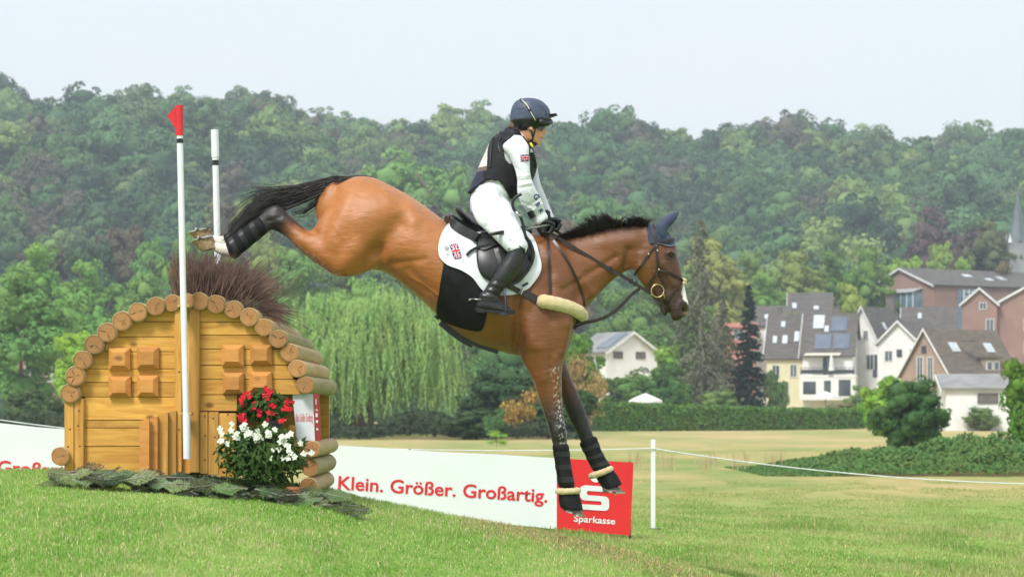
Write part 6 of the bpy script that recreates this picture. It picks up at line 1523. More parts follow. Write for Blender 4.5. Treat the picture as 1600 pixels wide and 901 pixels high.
def board(x0, x1, y0, y1):
    pts = []
    for x in np.linspace(x0, x1, 12): pts.append((x, max(y0, arc_y(x) + 3)))
    pts = [q_ for q_ in pts]; 
    if all(p_[1] >= y1 - 1 for p_ in pts): return
    xs3 = [p_[0] for p_ in pts if p_[1] < y1 - 1.0]; 
    pts = [p_ for p_ in pts if p_[1] < y1 - 1.0]
    poly = [P(x, y + .5, DF) for x, y in pts] + [P(xs3[-1], y1 - .6, DF), P(xs3[0], y1 - .6, DF)]
    yo = rg.uniform(-.004, .004); mb = MB(); mb.prism([Vector((v.x, DF + .03 + yo, v.z)) for v in poly], (0, .04, 0)); mb.build('board', W_H, jump)
for a, b in zip(seamL[:-1], seamL[1:]): board(104 if b < 622 else 131, 274, a, b if b < 720 else 738)
for a, b in zip(seamR[:-1], seamR[1:]): board(311, 472 if b < 617 else 369, a, b)
mb = MB(); mb.prism([Vector((P(x, y, DF).x, DF + .075, P(x, y, DF).z)) for x, y in [(106, 618)] + [(x, arc_y(x) + 6) for x in np.linspace(108, 468, 24)] + [(468, 616), (369, 616), (369, 742), (106, 742)]], (0, .03, 0)); mb.build('backing_panel', pmat('dark_gap', (.05, .03, .015), None, 5, .9), jump)
for (x0, y0, x1, y1) in ((101, 624, 115.6, 742), (116.4, 622, 131, 742), (273, 466, 284, 738), (296, 462, 312, 738), (312.6, 643, 325, 740), (325.6, 643, 342, 742), (342.6, 645, 369, 744)):
    mb = MB(); box_px(mb, x0, y0, x1, y1, DF - .01 if x0 < 300 else DF - .005, .05); mb.build('post', W_V, jump)
mb = MB(); box_px(mb, 284, 470, 296, 740, DF + .03, .04); mb.build('post', W_V, jump)
for k, (x0, x1, yt, z_) in enumerate(((218, 233, 654, .16), (233.6, 246, 650, .11), (246.6, 262, 644, .07), (262.6, 275, 641, .03))):
    mb = MB(); d_ = DF - z_; a, b = P(x0, 0, d_), P(x1, 0, d_ + .03); poly = [P(x0, yt + 3, d_), P(x1, yt, d_), P(x1, 742, d_), P(x0, 742, d_)]; mb.prism([Vector((v.x, d_, v.z)) for v in poly], (0, .035, 0)); mb.build('wing_board', W_B if k < 2 else W_V, jump)
BLK = [(188, 447, 258, 520), (280, 445, 352, 517), (188, 540, 260, 608), (281, 537, 350, 607), (558, 437, 630, 507), (652, 437, 722, 503), (562, 528, 630, 598), (650, 525, 722, 590)]
M_SCREW = pmat('screw_head', (.08, .06, .05), None, 5, .4, metal=.6)
for x_ in (108.5, 123.5, 278.5, 304, 319, 334, 355):
    mb = MB()
    for k in range(3):
        y_ = (634 if x_ < 200 else (486 if x_ < 312 else 652)) + k * (30 if x_ < 200 or x_ > 312 else 95); c_ = P(x_ + rg.uniform(-2, 2), y_ + rg.uniform(-8, 8), DF)
        mb.ball((c_.x, DF - .011 if x_ < 300 else DF - .006, c_.z), (.0055, .003, .0055), 8, 5)
    mb.build('screw_heads', M_SCREW, jump)['kind'] = 'stuff'
for (a, b, c_, d_) in BLK:
    x0, y0, x1, y1 = 80 + a / 2.096, 330 + b / 2.096, 80 + c_ / 2.096, 330 + d_ / 2.096; A = P(x0, y0, DF); B = P(x1, y1, DF); cx, cz, hx, hz_ = (A.x + B.x) / 2, (A.z + B.z) / 2, (B.x - A.x) / 2, (A.z - B.z) / 2; yb = DF + .028
    mb = MB(); r_ = lambda s, y, e=0: [Vector((cx - hx * s, y, cz - hz_ * s)), Vector((cx + hx * s, y, cz - hz_ * s)), Vector((cx + hx * s, y, cz + hz_ * s)), Vector((cx - hx * s, y, cz + hz_ * s))]
    mb.rings([r_(1, yb), r_(1, yb - .028), r_(.58, yb - .055)]); mb.build('block', W_B, jump)
def log(px, py, r, y0, y1, mat, parent=jump, name='log'):
    c = P(px, py, DF); n = 26; ph = rg.uniform(0, 6); th_ = [6.2832 * j / n for j in range(n)]
    rr = [r * (1 + .025 * math.sin(a * 2 + ph) + .015 * math.sin(a * 5 + ph * 2)) for a in th_]
    ring = lambda y, s: [Vector((math.cos(a) * q_ * s, y - y0, math.sin(a) * q_ * s)) for a, q_ in zip(th_, rr)]
    mb = MB(); mb.rings([ring(y0, .93), ring(y0 + .006, .99), ring(y0 + .02, 1), ring((y0 + y1) / 2, 1.02), ring(y1 - .08, 1), ring(y1 - .02, .92), ring(y1, .75)]); mb.m = [0] * len(mb.m); mb.m[-2] = 1
    o = mb.build(name, [mat, M_END], parent, smooth='auto', world=False)
    o.parent = parent; o.location = (c.x - parent.location.x, y0 - parent.location.y, c.z - parent.location.z)
    # end face: index of the first cap may move after normals are rebuilt, so find it by direction
    for f in o.data.polygons:
        f.material_index = 1 if len(f.vertices) == n and f.normal.y < -.5 else 0
    cm = MB(); a0 = rg.uniform(0, 6.28)
    for k in range(rg.choice((1, 2, 2, 3, 4))):
        a = a0 + k * rg.choice((3.1, 2.2, 1.5)) + rg.uniform(-.4, .4); e = r * rg.uniform(.4, .95); q_ = [Vector((0, -.002, 0)), Vector((math.cos(a + .07) * e * .5, -.002, math.sin(a + .07) * e * .5)), Vector((math.cos(a) * e, -.002, math.sin(a) * e)), Vector((math.cos(a - .09) * e * .5, -.002, math.sin(a - .09) * e * .5))]; cm.add(q_, [(0, 1, 2, 3)])
    cm.build('crack', M_CRACK, o, world=False)
    return o
for i, (px, py, r) in enumerate(LF): log(px, py, r, DF - .035 + rg.uniform(-.012, .012), 17.0 + rg.uniform(-.05, .05), W_LOG if i % 3 else W_LOGG)
log(488, 701, .052, 14.98, 16.6, W_LOG); log(484, 730, .056, 15.02, 16.6, W_LOGG); log(482, 759, .056, 15.0, 16.5, W_LOG); log(97, 712, .058, 14.93, 16.5, W_LOG)
# sides and back of the cabin, so it is a solid thing from anywhere
mb = MB(); a = P(104, 0, DF).x + .02; 
mb.box((a, 16.0, (zj + P(0, 622, DF).z) / 2), (.04, 1.86, P(0, 622, DF).z - zj)); mb.build('side_wall', W_H, jump)
mb = MB(); mb.prism([Vector((P(x, y, DF).x, 16.9, P(x, y, DF).z)) for x, y in [(106, 618)] + [(x, arc_y(x) + 6) for x in np.linspace(108, 478, 24)] + [(478, 745), (106, 745)]], (0, .04, 0)); mb.build('back_wall', W_H, jump)
# leaning sponsor panel at the right end with its red edge
mb = MB(); poly = [P(456.5, 612, 15.06), P(489, 615, 15.06), P(492, 688, 15.06), P(464, 688, 15.06)]; mb.prism([Vector((v.x, 15.06, v.z)) for v in poly], (0, .012, 0))
sp = mb.build('sponsor_panel', pmat('white_board', (.72, .74, .76), (.68, .70, .73), 3, .4), jump)
me = text_mesh('Klein. Größer. Großartig.', 1, .0, 'panel_lettering'); co = co_of(me); w_ = co[:, 0].max()
a = P(462, 658, 15.055); b = P(489, 658, 15.055); s_ = (b.x - a.x) / w_; me.vertices.foreach_set('co', np.stack([a.x + co[:, 0] * s_, 0 * co[:, 0] + 15.057, a.z + co[:, 1] * s_ * 7.0], 1).astype(np.float32).ravel()); me.update(); 
M_PRED = pmat('print_red', (.72, .015, .03), None, 5, .5); link_mesh('panel_lettering', me, M_PRED, sp)
mb = MB(); poly = [P(489.6, 615, 15.06), P(498, 615, 15.12), P(501, 688, 15.12), P(492.4, 688, 15.06)]; mb.prism(poly, (.002, .01, 0)); re_ = mb.build('red_edge', pmat('red_board', (.60, .05, .05), (.52, .04, .04), 4, .5), sp)
mb = MB()
for k, (x, y, w_, h_) in enumerate(((494, 627, 2.5, 9), (495, 640, 3.5, 3), (495, 648, 3.5, 6), (495.5, 658, 3.5, 4), (496, 670, 3, 3))): c_ = P(x, y, 15.08); mb.box((c_.x, 15.066, c_.z), (w_ / KF, .004, h_ / KF))
mb.build('white_mark', M_TRIM, re_)
mb = MB(); box_px(mb, 449, 664, 462, 700, 15.10, .05); mb.build('post', W_V, jump)
# brush on the ridge
def twigs():
    rg_ = random.Random(23)
    def gen(rng, i):
        t = rng.random() ** 1.3; y = 15.08 + 1.8 * t; bx = P(rng.uniform(268, 376), 0, DF).x - .18 * t * rng.random()
        u = (bx - P(268, 0, DF).x) / (P(398, 0, DF).x - P(268, 0, DF).x)
        b = Vector((bx, y, P(0, 478 + 18 * max(0, u - .6) * 2.5, DF).z - .02)); top = P(0, np.interp(u, [0, .25, .5, .75, 1], [386, 382, 388, 410, 440]) + rng.uniform(-4, 26) + t * 10, DF).z - b.z
        lean = (u - .12) * .17 + rng.gauss(0, .03 + .06 * min(1, u * 2)) + (.05 * u); ly = rng.gauss(0, .06)
        pts = [b + Vector((lean * s ** 1.4, ly * s, top * s * (1 - .1 * abs(lean) * s))) + Vector((rng.gauss(0, .012) * s, 0, 0)) for s in (0, .35, .7, 1)]
        return pts, rng.uniform(.0022, .0048)
    o = hairs('brush_twigs', pmat('twig_bark', (.07, .035, .03), (.22, .13, .10), 14, .8, vary=.0), None, 2000, gen, seed=3); o.parent = jump; o.matrix_parent_inverse = Matrix.Translation(jump.location).inverted()
    def gen2(rng, i):
        t = rng.random(); px_ = rng.uniform(398, 440); b = P(px_ - 30, 480 + (px_ - 400) * .3, 15.2 + 1.5 * t)
        e = b + Vector((rng.uniform(.15, .32), rng.gauss(0, .05), rng.uniform(-.12, .05))); return [b, b.lerp(e, .5) + Vector((0, 0, .03)), e], rng.uniform(.002, .004)
    o2 = hairs('brush_twigs', o.data.materials[0], None, 260, gen2, seed=5); o2.parent = jump; o2.matrix_parent_inverse = Matrix.Translation(jump.location).inverted()
    mb = MB(); mb.box((P(330, 0, DF).x, 16.0, P(0, 474, DF).z), (.50, 1.8, .10), bev=.02); mb.build('brush_bed', M_BARK, jump)
twigs()

# marker poles
M_POLE = pmat('white_pole', (.80, .81, .82), (.74, .75, .77), 6, .4, 0); M_FLAG = pmat('red_flag', (.66, .02, .03), (.58, .015, .02), 5, .45)
pr = empty('flag_pole', (P(292, 0, 14.86).x, 14.86, zj), 'white marker pole with red flag fixed to the front of the log cabin', 'marker pole')
mb = MB(); mb.tube([P(281, 211, 14.86), P(286.5, 466, 14.86), P(292.3, 716, 14.86)], .0195, 14); mb.build('pole', M_POLE, pr, smooth='auto')
mb = MB(); mb.tube([P(291.2, 648, 14.86), P(292.3, 716.5, 14.86)], .0235, 14); mb.build('pole_foot', M_POLE, pr, smooth='auto')
mb = MB(); mb.tube([P(281.2, 217, 14.86), P(281.4, 224, 14.86)], .0208, 14); mb.build('black_band', M_BLACK, pr)
mb = MB(); mb.tube([P(280.2, 165, 14.86), P(281, 212, 14.86)], [.0245, .0235], 14); mb.prism([P(261, 181, 14.855), P(274, 167, 14.855), P(279, 165.5, 14.855), P(280, 210, 14.855), P(274.5, 211, 14.855), P(273.5, 200, 14.855)], (0, .008, 0)); mb.build('flag', M_FLAG, pr, smooth='auto')
M_TAPE = pmat('yellow_tape', (.62, .40, .10), None, 5, .6)
for y in (478, 646): mb = MB(); c_ = P(287 if y < 500 else 291, y, 14.88); mb.box((c_.x, 14.90, c_.z), (.075, .10, .018), bev=.004); mb.build('bracket', M_TAPE, pr)
pr = empty('flag_pole', (P(350, 0, 17.1).x, 17.1, float(H(-2, 17.1))), 'plain white capped marker pole behind the log cabin, without a flag', 'marker pole')
mb = MB(); mb.tube([P(336.5, 244, 17.1), P(340.5, 420, 17.1), P(346, 735, 17.1)], .0225, 14); mb.build('pole', M_POLE, pr, smooth='auto')
mb = MB(); mb.tube([P(335.5, 203, 17.1), P(336.5, 246, 17.1)], .027, 14); mb.build('cap', M_POLE, pr, smooth='auto'); mb = MB(); mb.tube([P(336.6, 250.5, 17.1), P(336.8, 258.5, 17.1)], .0240, 14); mb.build('black_band', M_BLACK, pr)

# flowers
M_PETW = pmat('white_petal', (.80, .80, .74), (.72, .74, .62), 30, .6); M_PETR = pmat('red_petal', (.72, .02, .03), (.60, .01, .03), 30, .5); M_PLEAF = leaf_mat('plant_leaf', 'object', nscale=9); M_POT = pmat('terracotta', (.42, .17, .08), (.34, .13, .06), 12, .8); M_POTB = pmat('black_pot', (.02, .02, .022), None, 12, .5)
def plant(name, label, c, rx, ry, rz, nleaf, fl, pet, pot, potmat, lsize, group=None, col=(62, 92, 40), psz=.022):
    rg_ = np.random.default_rng(int(abs(c.x) * 100)); root = empty(name, (c.x, c.y, pot[2]), label, 'flowering plant')
    d = rg_.normal(0, 1, (nleaf, 3)); d /= np.linalg.norm(d, axis=1)[:, None]; rr = rg_.uniform(.45, 1.05, (nleaf, 1)); Cn = np.array([c.x, c.y, c.z]) + d * rr * np.array([rx, ry, rz])
    Cn[:, 2] = np.maximum(Cn[:, 2], pot[2] + .02); n = nleaf
    N_ = d + rg_.normal(0, .5, (n, 3)) + [0, -.3, .5]; N_ /= np.linalg.norm(N_, axis=1)[:, None]; a = d + rg_.normal(0, .5, (n, 3)); U_ = a - N_ * (a * N_).sum(1)[:, None]; U_ /= np.linalg.norm(U_, axis=1)[:, None]; W_ = np.cross(N_, U_)
    s = lsize * rg_.uniform(.6, 1.25, (n, 1)); bend = N_ * s * .25
    V = np.stack([Cn - U_ * s, Cn - U_ * s * .2 + W_ * s * .42 - bend * .3, Cn + U_ * s * 1.1 - bend, Cn - U_ * s * .2 - W_ * s * .42 - bend * .3, Cn], 1).reshape(-1, 3); b = np.arange(n)[:, None] * 5
    Q_ = np.concatenate([b + [0, 1, 4], b + [1, 2, 4], b + [2, 3, 4], b + [3, 0, 4]]); leafmass('foliage', V, Q_, M_PLEAF, col, root)
    st = MB(); 
    for k in range(16): j = rg_.integers(n); st.tube([(pot[0], pot[1], pot[2] + .1), tuple(Cn[j] * .5 + np.array([pot[0], pot[1], pot[2] + .1]) * .5 + [0, 0, .02]), tuple(Cn[j])], .003, 5)
    st.build('stem', M_PLEAF, root).color = (*s2l(col), 1)
    for (x, y, k) in fl:
        q0 = P(x, y, c.y - ry * .9); mb = MB()
        for f in range(k):
            cc = Vector((q0.x + rg_.normal(0, psz * (.3 + .22 * k)), q0.y + rg_.uniform(0, .03), q0.z + rg_.normal(0, psz * (.3 + .2 * k)))); ax = Vector((rg_.normal(0, .35), -1, rg_.normal(.3, .35))).normalized(); u_ = ax.cross(Vector((0, 0, 1))).normalized(); w2 = u_.cross(ax)
            for m_ in range(5):
                a_ = 6.283 * m_ / 5 + rg_.uniform(0, .4); dr = u_ * math.cos(a_) + w2 * math.sin(a_); sd_ = u_ * -math.sin(a_) + w2 * math.cos(a_); r_ = psz * rg_.uniform(.8, 1.15)
                mb.add([cc, cc + dr * r_ * .6 + sd_ * r_ * .5 + ax * .004, cc + dr * r_ * 1.15 + ax * -.002, cc + dr * r_ * .6 - sd_ * r_ * .5 + ax * .006], [(0, 1, 2, 3)])
        mb.build('blossom', pet, root)
    mb = MB(); px_, py_, pz_, pr_, ph_ = pot
    mb.rings([[Vector((px_ + r * math.cos(a), py_ + r * math.sin(a), z)) for a in [6.2832 * j / 20 for j in range(20)]] for r, z in ((pr_ * .75, pz_), (pr_ * .95, pz_ + ph_ * .85), (pr_ * 1.06, pz_ + ph_ * .86), (pr_ * 1.06, pz_ + ph_), (pr_ * .95, pz_ + ph_))]); mb.build('pot', potmat, root, smooth='auto')
gzz = lambda px_, d_: float(H((px_ - 800) / F * d_, d_))
WF = [(353, 684, 2), (349, 676, 2), (361, 668, 2), (376, 664, 3), (371, 680, 3), (391, 673, 3), (388, 679, 2), (410, 666, 2), (404, 684, 2), (400, 690, 3), (417, 677, 2), (420, 685, 2), (428, 675, 2), (441, 686, 3), (443, 691, 2), (453, 681, 2), (429, 703, 2), (455, 702, 3), (456, 711, 2), (478, 705, 3), (418, 713, 1), (441, 712, 1), (454, 716, 1), (345, 690, 1), (384, 671, 2), (470, 690, 1)]
plant('flower_pot', 'bushy white flowering plant in terracotta pot at the foot of the cabin jump', P(410, 709, 14.62), .29, .17, .175, 1700, WF, M_PETW, (P(459, 0, 14.60).x, 14.60, gzz(459, 14.6) - .01, .045, .11), M_POT, .028, psz=.019)
RF = [(389, 614, 3), (378, 620, 2), (381, 630, 4), (397, 635, 4), (397, 640, 2), (374, 647, 3), (379, 652, 4), (380, 656, 2), (413, 614, 3), (416, 618, 3), (424, 627, 4), (427, 632, 2), (421, 611, 2), (410, 643, 2), (420, 645, 2), (449, 634, 4), (452, 626, 2), (449, 641, 3), (444, 657, 2), (417, 652, 1)]
plant('flower_pot', 'red flowering plant in black pot standing in the opening of the cabin jump', P(412, 634, 14.92), .165, .08, .11, 620, RF, M_PETR, (P(427, 0, 14.93).x, 14.93, P(0, 688, 14.93).z, .062, .125), M_POTB, .026, psz=.017)

# fir boughs strewn along the foot
def boughs():
    rg_ = np.random.default_rng(31); V, Q_, b, CL, tw = [], [], 0, [], MB()
    base = [(90, 716), (130, 708), (160, 706), (200, 716), (240, 727), (300, 724), (360, 720), (400, 735), (450, 748), (490, 750), (530, 762)]
    bx = [q[0] for q in base]; by = [q[1] for q in base]
    for i in range(125):
        px_ = rg_.uniform(100, 528); d_ = 14.72 - rg_.uniform(0, .26); x = (px_ - 800) / F * d_; z = gzz(px_, d_) + rg_.uniform(.015, .085); a = rg_.choice([0, math.pi]) + rg_.normal(0, .5); L_ = rg_.uniform(.11, .24)
        dr = np.array([math.cos(a), math.sin(a) * .4, -.12 * abs(rg_.normal()) + (.2 if px_ < 190 else .0)]); dr /= np.linalg.norm(dr); sd_ = np.cross(dr, [0, -.6, 1.]); sd_ /= np.linalg.norm(sd_); nn = np.cross(sd_, dr); m = 46; t = np.linspace(0, 1, m); sc_ = np.array([.13, .21, .07]) * rg_.choice([.15, .35, .7, 1.2]) * [rg_.uniform(.8, 1.3), 1, rg_.uniform(.8, 1.5)]; tw.tube([(x, d_, z), tuple(np.array([x, d_, z]) + dr * L_)], [.005, .0015], 5)
        for (t0, l2, s_) in [(0, 1, 0)] + [(tt, .5 * (1 - tt) + .1, sg) for tt in (.15, .3, .45, .6, .75) for sg in (-1, 1)]:
            d2 = dr if s_ == 0 else dr * .75 + sd_ * s_ * .65; o = np.array([x, d_, z]) + dr * L_ * t0; s2 = np.cross(d2, nn); s2 /= np.linalg.norm(s2); k = int(m * l2)
            for sg in (-1, 1):
                tt = np.linspace(0, 1, k)[:, None]; c = o + d2 * L_ * l2 * tt; nd = d2 * .6 + s2 * sg + nn * rg_.normal(0, .3, (k, 1)); ln = .015 * rg_.uniform(.7, 1.2, (k, 1)); v = np.stack([c - d2 * .0026, c + d2 * .0026, c + nd * ln + d2 * .0006, c + nd * ln - d2 * .0006], 1).reshape(-1, 3); V.append(v); Q_.append(np.arange(k * 4).reshape(-1, 4) + b); b += len(v); CL.append(np.repeat(sc_ * rg_.uniform(.7, 1.3, (k, 1)), 4, axis=0))
    me = np_mesh('fir_boughs', np.concatenate(V), np.concatenate(Q_)); cl = np.concatenate(CL); at = me.attributes.new('coat', 'FLOAT_COLOR', 'POINT'); at.data.foreach_set('color', np.concatenate([cl, np.ones((len(cl), 1))], 1).astype(np.float32).ravel())
    m, t, n, bb = new_mat('fir_needles'); a = n.new('ShaderNodeAttribute'); a.attribute_name = 'coat'; t.links.new(a.outputs[0], bb.inputs['Base Color']); bb.inputs['Roughness'].default_value = .55
    o = link_mesh('fir_boughs', me, m); tag(o, 'cut fir branches heaped along the foot of the log cabin', 'fir branches', kind='stuff')
    w = tw.build('bough_twigs', M_BARKG, o)
boughs()

# ------------------------------------------------------------------ banners, rope and posts
M_BAN = pmat('banner_white', (.76, .78, .80), (.72, .74, .76), 1.5, .5, .12, 2.5, bdist=.02); M_BANR = pmat('banner_red', (.72, .018, .02), (.68, .015, .02), 1.5, .5, .12, 2.5, bdist=.02)
DB = 24.0
def plane_px(mb, pts, d=DB, th=.02, off=0): mb.prism([Vector((P(x, y, d).x, d + off, P(x, y, d).z)) for x, y in pts], (0, th, 0))
bn = empty('banner', (P(515, 0, DB).x, DB, .4), 'white and red advertising banner with red lettering standing behind the landing slope', 'banner')
mb = MB(); top = lambda x: 695 + (x - 515) * 27 / 475.; 
plane_px(mb, [(515, 695)] + [(x, top(x) + .6 * math.sin(x * .03)) for x in range(560, 870, 40)] + [(870, top(870)), (870, 826), (515, 792)]); face = mb.build('white_sheet', M_BAN, bn)
mb = MB(); plane_px(mb, [(870.5, top(870)), (990, 722), (985, 836), (870.5, 826)]); rs2 = mb.build('red_sheet', M_BANR, bn)
def flat_text(body, x0, y0, x1, y1, cap, mat, parent, name, d=DB, bold=.016):
    """text whose baseline runs from photo point 0 to 1, cap height in photo px"""
    me = text_mesh(body, 1, bold, name); co = co_of(me); w_ = co[:, 0].max(); lo_ = co[:, 0].min(); a = P(x0, y0, d - .006); b = P(x1, y1, d - .006); u_ = (b - a) / (w_ - lo_); capm = cap / F * d / .727; v_ = Vector((u_.z, 0, u_.x)).normalized() * -1; v_ = Vector((-u_.z, 0, u_.x)).normalized()
    out = np.array([tuple(a + u_ * (x - lo_) + v_ * (capm * y)) for x, y, _ in co]); me.vertices.foreach_set('co', out.astype(np.float32).ravel()); me.update(); return link_mesh(name, me, mat, parent)
flat_text('Klein. Größer. Großartig.', 528, 763.5, 855, 784, 21.5, M_PRED, face, 'slogan')
M_PW = pmat('print_white', (.82, .83, .84), None, 5, .5)
flat_text('Sparkasse', 896.5, 814, 961, 818.5, 10.5, M_PW, rs2, 'bank_name')
def Sp(u, v): return (906 + u * 46 + 1.0 * v, 757 + v * 38 + u * 3)     # S sign: u right, v down
mb = MB()
def rr(u0, v0, u1, v1, o=.0): plane_px(mb, [Sp(u0, v0), Sp(u1, v0), Sp(u1, v1), Sp(u0, v1)], d=DB - .008 - o, th=.002)
S = [(.18, 0), (1, 0), (1, .22), (.28, .22), (.24, .26), (.24, .36), (.28, .40), (.86, .40), (.96, .45), (1, .55), (1, .84), (.95, .95), (.84, 1), (0, 1), (0, .78), (.70, .78), (.74, .74), (.74, .66), (.70, .62), (.14, .62), (.04, .57), (0, .47), (0, .16), (.05, .05)]
plane_px(mb, [Sp(u_ * .98, v_) for u_, v_ in S], d=DB - .008, th=.002); plane_px(mb, [(931 + 9 * math.cos(a), 744 + 9 * math.sin(a)) for a in np.linspace(0, 6.1, 20)], d=DB - .008, th=.002)
mb.build('emblem', M_PW, rs2)
mb = MB()
for x in (516, 640, 760, 869, 984): mb.tube([P(x, top(x) - 1, DB + .03), P(x, 850, DB + .03)], .014, 8)
mb.build('stake', M_DARK, bn)
bn2 = empty('banner', (P(-30, 0, 23.2).x, 23.2, .7), 'white banner with red lettering cut off by the grass left of the log cabin', 'banner')
mb = MB(); plane_px(mb, [(-330, 628), (0, 660.5), (60, 667), (235, 680), (235, 790), (-330, 740)], d=23.2); f2 = mb.build('white_sheet', M_BAN, bn2)
flat_text('Klein. Größer. Großartig.', -200, 729, 128, 746, 21.5, M_PRED, f2, 'slogan', d=23.2)
mb = MB()
for x, y in ((-320, 627), (-150, 644), (10, 660), (120, 671), (234, 679)): mb.tube([P(x, y, 23.24), P(x, 790, 23.24)], .014, 8)
mb.build('stake', M_DARK, bn2)
def post(px, top_, base, d, label):
    a = P(px, top_, d); zb = float(H(a.x, d)); o = empty('rope_post', (a.x, d, zb), label, 'post', 'rope barrier posts'); mb = MB(); mb.box((a.x, d, (a.z + zb - .02) / 2), (.05, .028, a.z - zb + .02), bev=.004); mb.build('stake', M_POLE, o)
    mb = MB(); mb.tube([(a.x, d, zb), (a.x, d, zb + .012)], .085, 14); mb.build('foot_plate', M_BLACK, o); return a
post(1020.5, 686, 838, 27, 'thin white rope post standing in the grass right of the banner')
mb = MB(); M_ROPE = pmat('white_rope', (.78, .79, .80), None, 9, .7)
def rope_pts(a, b, sag, n=24): return [a.lerp(b, t) - Vector((0, 0, sag * 4 * t * (1 - t))) for t in np.linspace(0, 1, n)]
pts = rope_pts(P(-40, 650, 25), P(330, 688, 26), .03) + rope_pts(P(330, 688, 26), P(1020, 700, 26.97), .06)[1:] + rope_pts(P(1020, 700, 26.97), P(1680, 757, 27), .09)[1:]
mb.tube(pts, .0075, 6); rp_ = mb.build('barrier_rope', M_ROPE, None, smooth=True); tag(rp_, 'thin white rope strung behind the banners to the white post and on to the right', 'rope')
post(330, 684, 0, 26, 'white rope post hidden behind the log cabin')
# ------------------------------------------------------------------ grass
def grass(name, label, X, Y, hgt, wid, cols, seed, lean=.35, kind='stuff', clump=0):
    rg_ = np.random.default_rng(seed); n = len(X); Z = H(X, Y); a = rg_.uniform(0, 6.283, n); l = rg_.normal(0, lean, n) * hgt; b = a + rg_.uniform(-.6, .6, n)
    B = np.stack([X, Y, Z - .004], 1); U_ = np.stack([np.cos(a), np.sin(a), 0 * a], 1); Ld = np.stack([np.cos(b + 1.57), np.sin(b + 1.57), 0 * a], 1); up = np.array([[0, 0, 1.]])
    w_ = (wid * rg_.uniform(.6, 1.4, n))[:, None]; h_ = hgt[:, None]; M1 = B + up * h_ * .55 + Ld * (l * .35)[:, None]; T_ = B + up * h_ * (1 - .25 * (l / hgt) ** 2)[:, None] + Ld * l[:, None]
    V = np.stack([B - U_ * w_, B + U_ * w_, M1 + U_ * w_ * .75, M1 - U_ * w_ * .75, T_], 1).reshape(-1, 3); i = np.arange(n)[:, None] * 5
    me = np_mesh(name, V, [i + [0, 1, 2, 3], i + [3, 2, 4]]); me.polygons.foreach_set('use_smooth', np.ones(len(me.polygons), bool))
    pn = np.array([mnoise.noise(Vector((x * 1.1, y * .55, 3))) for x, y in zip(X[::1], Y[::1])]); pn2 = np.array([mnoise.noise(Vector((x * 4.5, y * 2.5, 9))) for x, y in zip(X, Y)])
    t = np.clip(.5 + pn * 1.3 + pn2 * .35 + rg_.normal(0, .22, n), 0, 1)[:, None]; c = cols[0] * (1 - t) + cols[1] * t; dry = (rg_.random(n) < cols[3] + .25 * np.clip(pn2 + pn, 0, 1)); c = np.where(dry[:, None], cols[2] * rg_.uniform(.7, 1.15, (n, 1)), c) * rg_.uniform(.82, 1.15, (n, 1))
    c5 = np.repeat(c, 5, axis=0); at = me.attributes.new('coat', 'FLOAT_COLOR', 'POINT'); at.data.foreach_set('color', np.concatenate([c5, np.ones((len(c5), 1))], 1).astype(np.float32).ravel())
    o = link_mesh(name, me, M_BLADE); tag(o, label, 'grass', kind=kind); return o
m_, t_, n_, b_ = new_mat('grass_blade'); at_ = n_.new('ShaderNodeAttribute'); at_.attribute_name = 'coat'; t_.links.new(at_.outputs[0], b_.inputs['Base Color']); b_.inputs['Roughness'].default_value = .6; b_.inputs['Specular IOR Level'].default_value = .2
tr_ = n_.new('ShaderNodeBsdfTranslucent'); t_.links.new(at_.outputs[0], tr_.inputs[0]); ms_ = n_.new('ShaderNodeMixShader'); ms_.inputs[0].default_value = .35; t_.links.new(b_.outputs[0], ms_.inputs[1]); t_.links.new(tr_.outputs[0], ms_.inputs[2]); t_.links.new(ms_.outputs[0], n_['Material Output'].inputs[0])
M_BLADE = m_
GC = [np.array([.17, .35, .05]), np.array([.37, .51, .14]), np.array([.72, .64, .36]), .16]
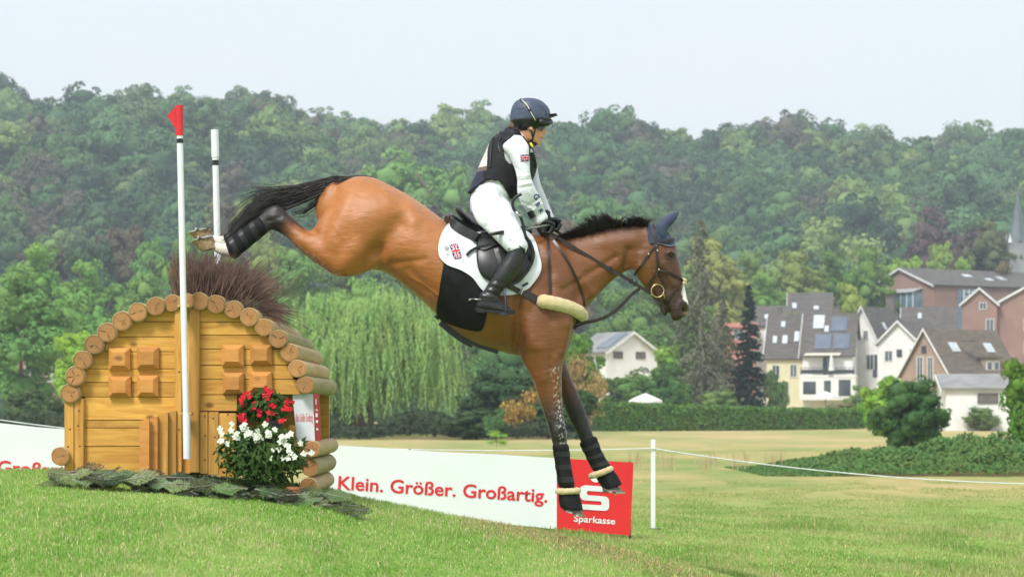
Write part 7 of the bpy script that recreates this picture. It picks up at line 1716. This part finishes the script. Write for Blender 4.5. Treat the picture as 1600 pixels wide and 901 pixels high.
rg_ = np.random.default_rng(40); n = 300000; Y = 17.6 - (17.6 - 8.6) * rg_.random(n) ** .8; X = (rg_.random(n) * 2 - 1) * (.222 * Y + .25)
keep = (X < 3.2); X, Y = X[keep], Y[keep]
ph = np.array([mnoise.noise(Vector((x * .8, y * .5, 0))) for x, y in zip(X, Y)])
grass('lawn_grass', 'short green turf on the slope in the foreground', X, Y, rg_.uniform(.012, .030, len(X)) * (1 + .6 * ph), .0022, GC, 41, .5)
# thin straw and worn thatch along the brow of the landing slope
n = 7000; t = rg_.random(n); X = -.3 + 2.3 * t + rg_.normal(0, .06, n); Y = 15.9 + rg_.normal(0, .35, n) - 1.2 * t ** 2
grass('worn_thatch', 'dry worn thatch along the edge of the landing slope', X, Y, rg_.uniform(.02, .05, n), .0026, [np.array([.55, .50, .20]), np.array([.70, .58, .30]), np.array([.50, .36, .20]), .4], 42, 1.6)
# longer tufts on the level ground behind the slope
n = 170000; Y = 17.4 + 36.6 * rg_.random(n) ** 1.3; X = -1.5 + rg_.random(n) * (.222 * Y + 2.3)
nz_ = np.array([mnoise.noise(Vector((x * .9, y * .35, 7))) for x, y in zip(X, Y)]); nz_ = nz_ - .05 * np.clip(Y - 33, 0, 30); k = (nz_ > -.75); X, Y, nz_ = X[k], Y[k], nz_[k]; nz_ = nz_ + .25 * np.exp(-((Y - 31) / 3) ** 2)
grass('meadow_grass', 'longer tufted grass on the level ground beyond the slope', X, Y, .03 + .11 * np.clip(nz_ + .05, 0, 1) * rg_.uniform(.6, 1.1, len(X)), .0045, [np.array([.21, .34, .07]), np.array([.41, .46, .16]), np.array([.62, .55, .28]), .16], 43, .5)
n = 260; Y = rg_.uniform(62, 78, n); X = rg_.choice([4.2, 5.4, 6.3, 7.2, 3.4], n) * Y / 66 + rg_.normal(0, .18, n)
grass('straw_tufts', 'pale dry tall straw tufts left of the brambles', X, Y, rg_.uniform(.2, .65, n), .010, [np.array([.5, .44, .24]), np.array([.6, .5, .3]), np.array([.55, .36, .2]), .3], 44, .25)
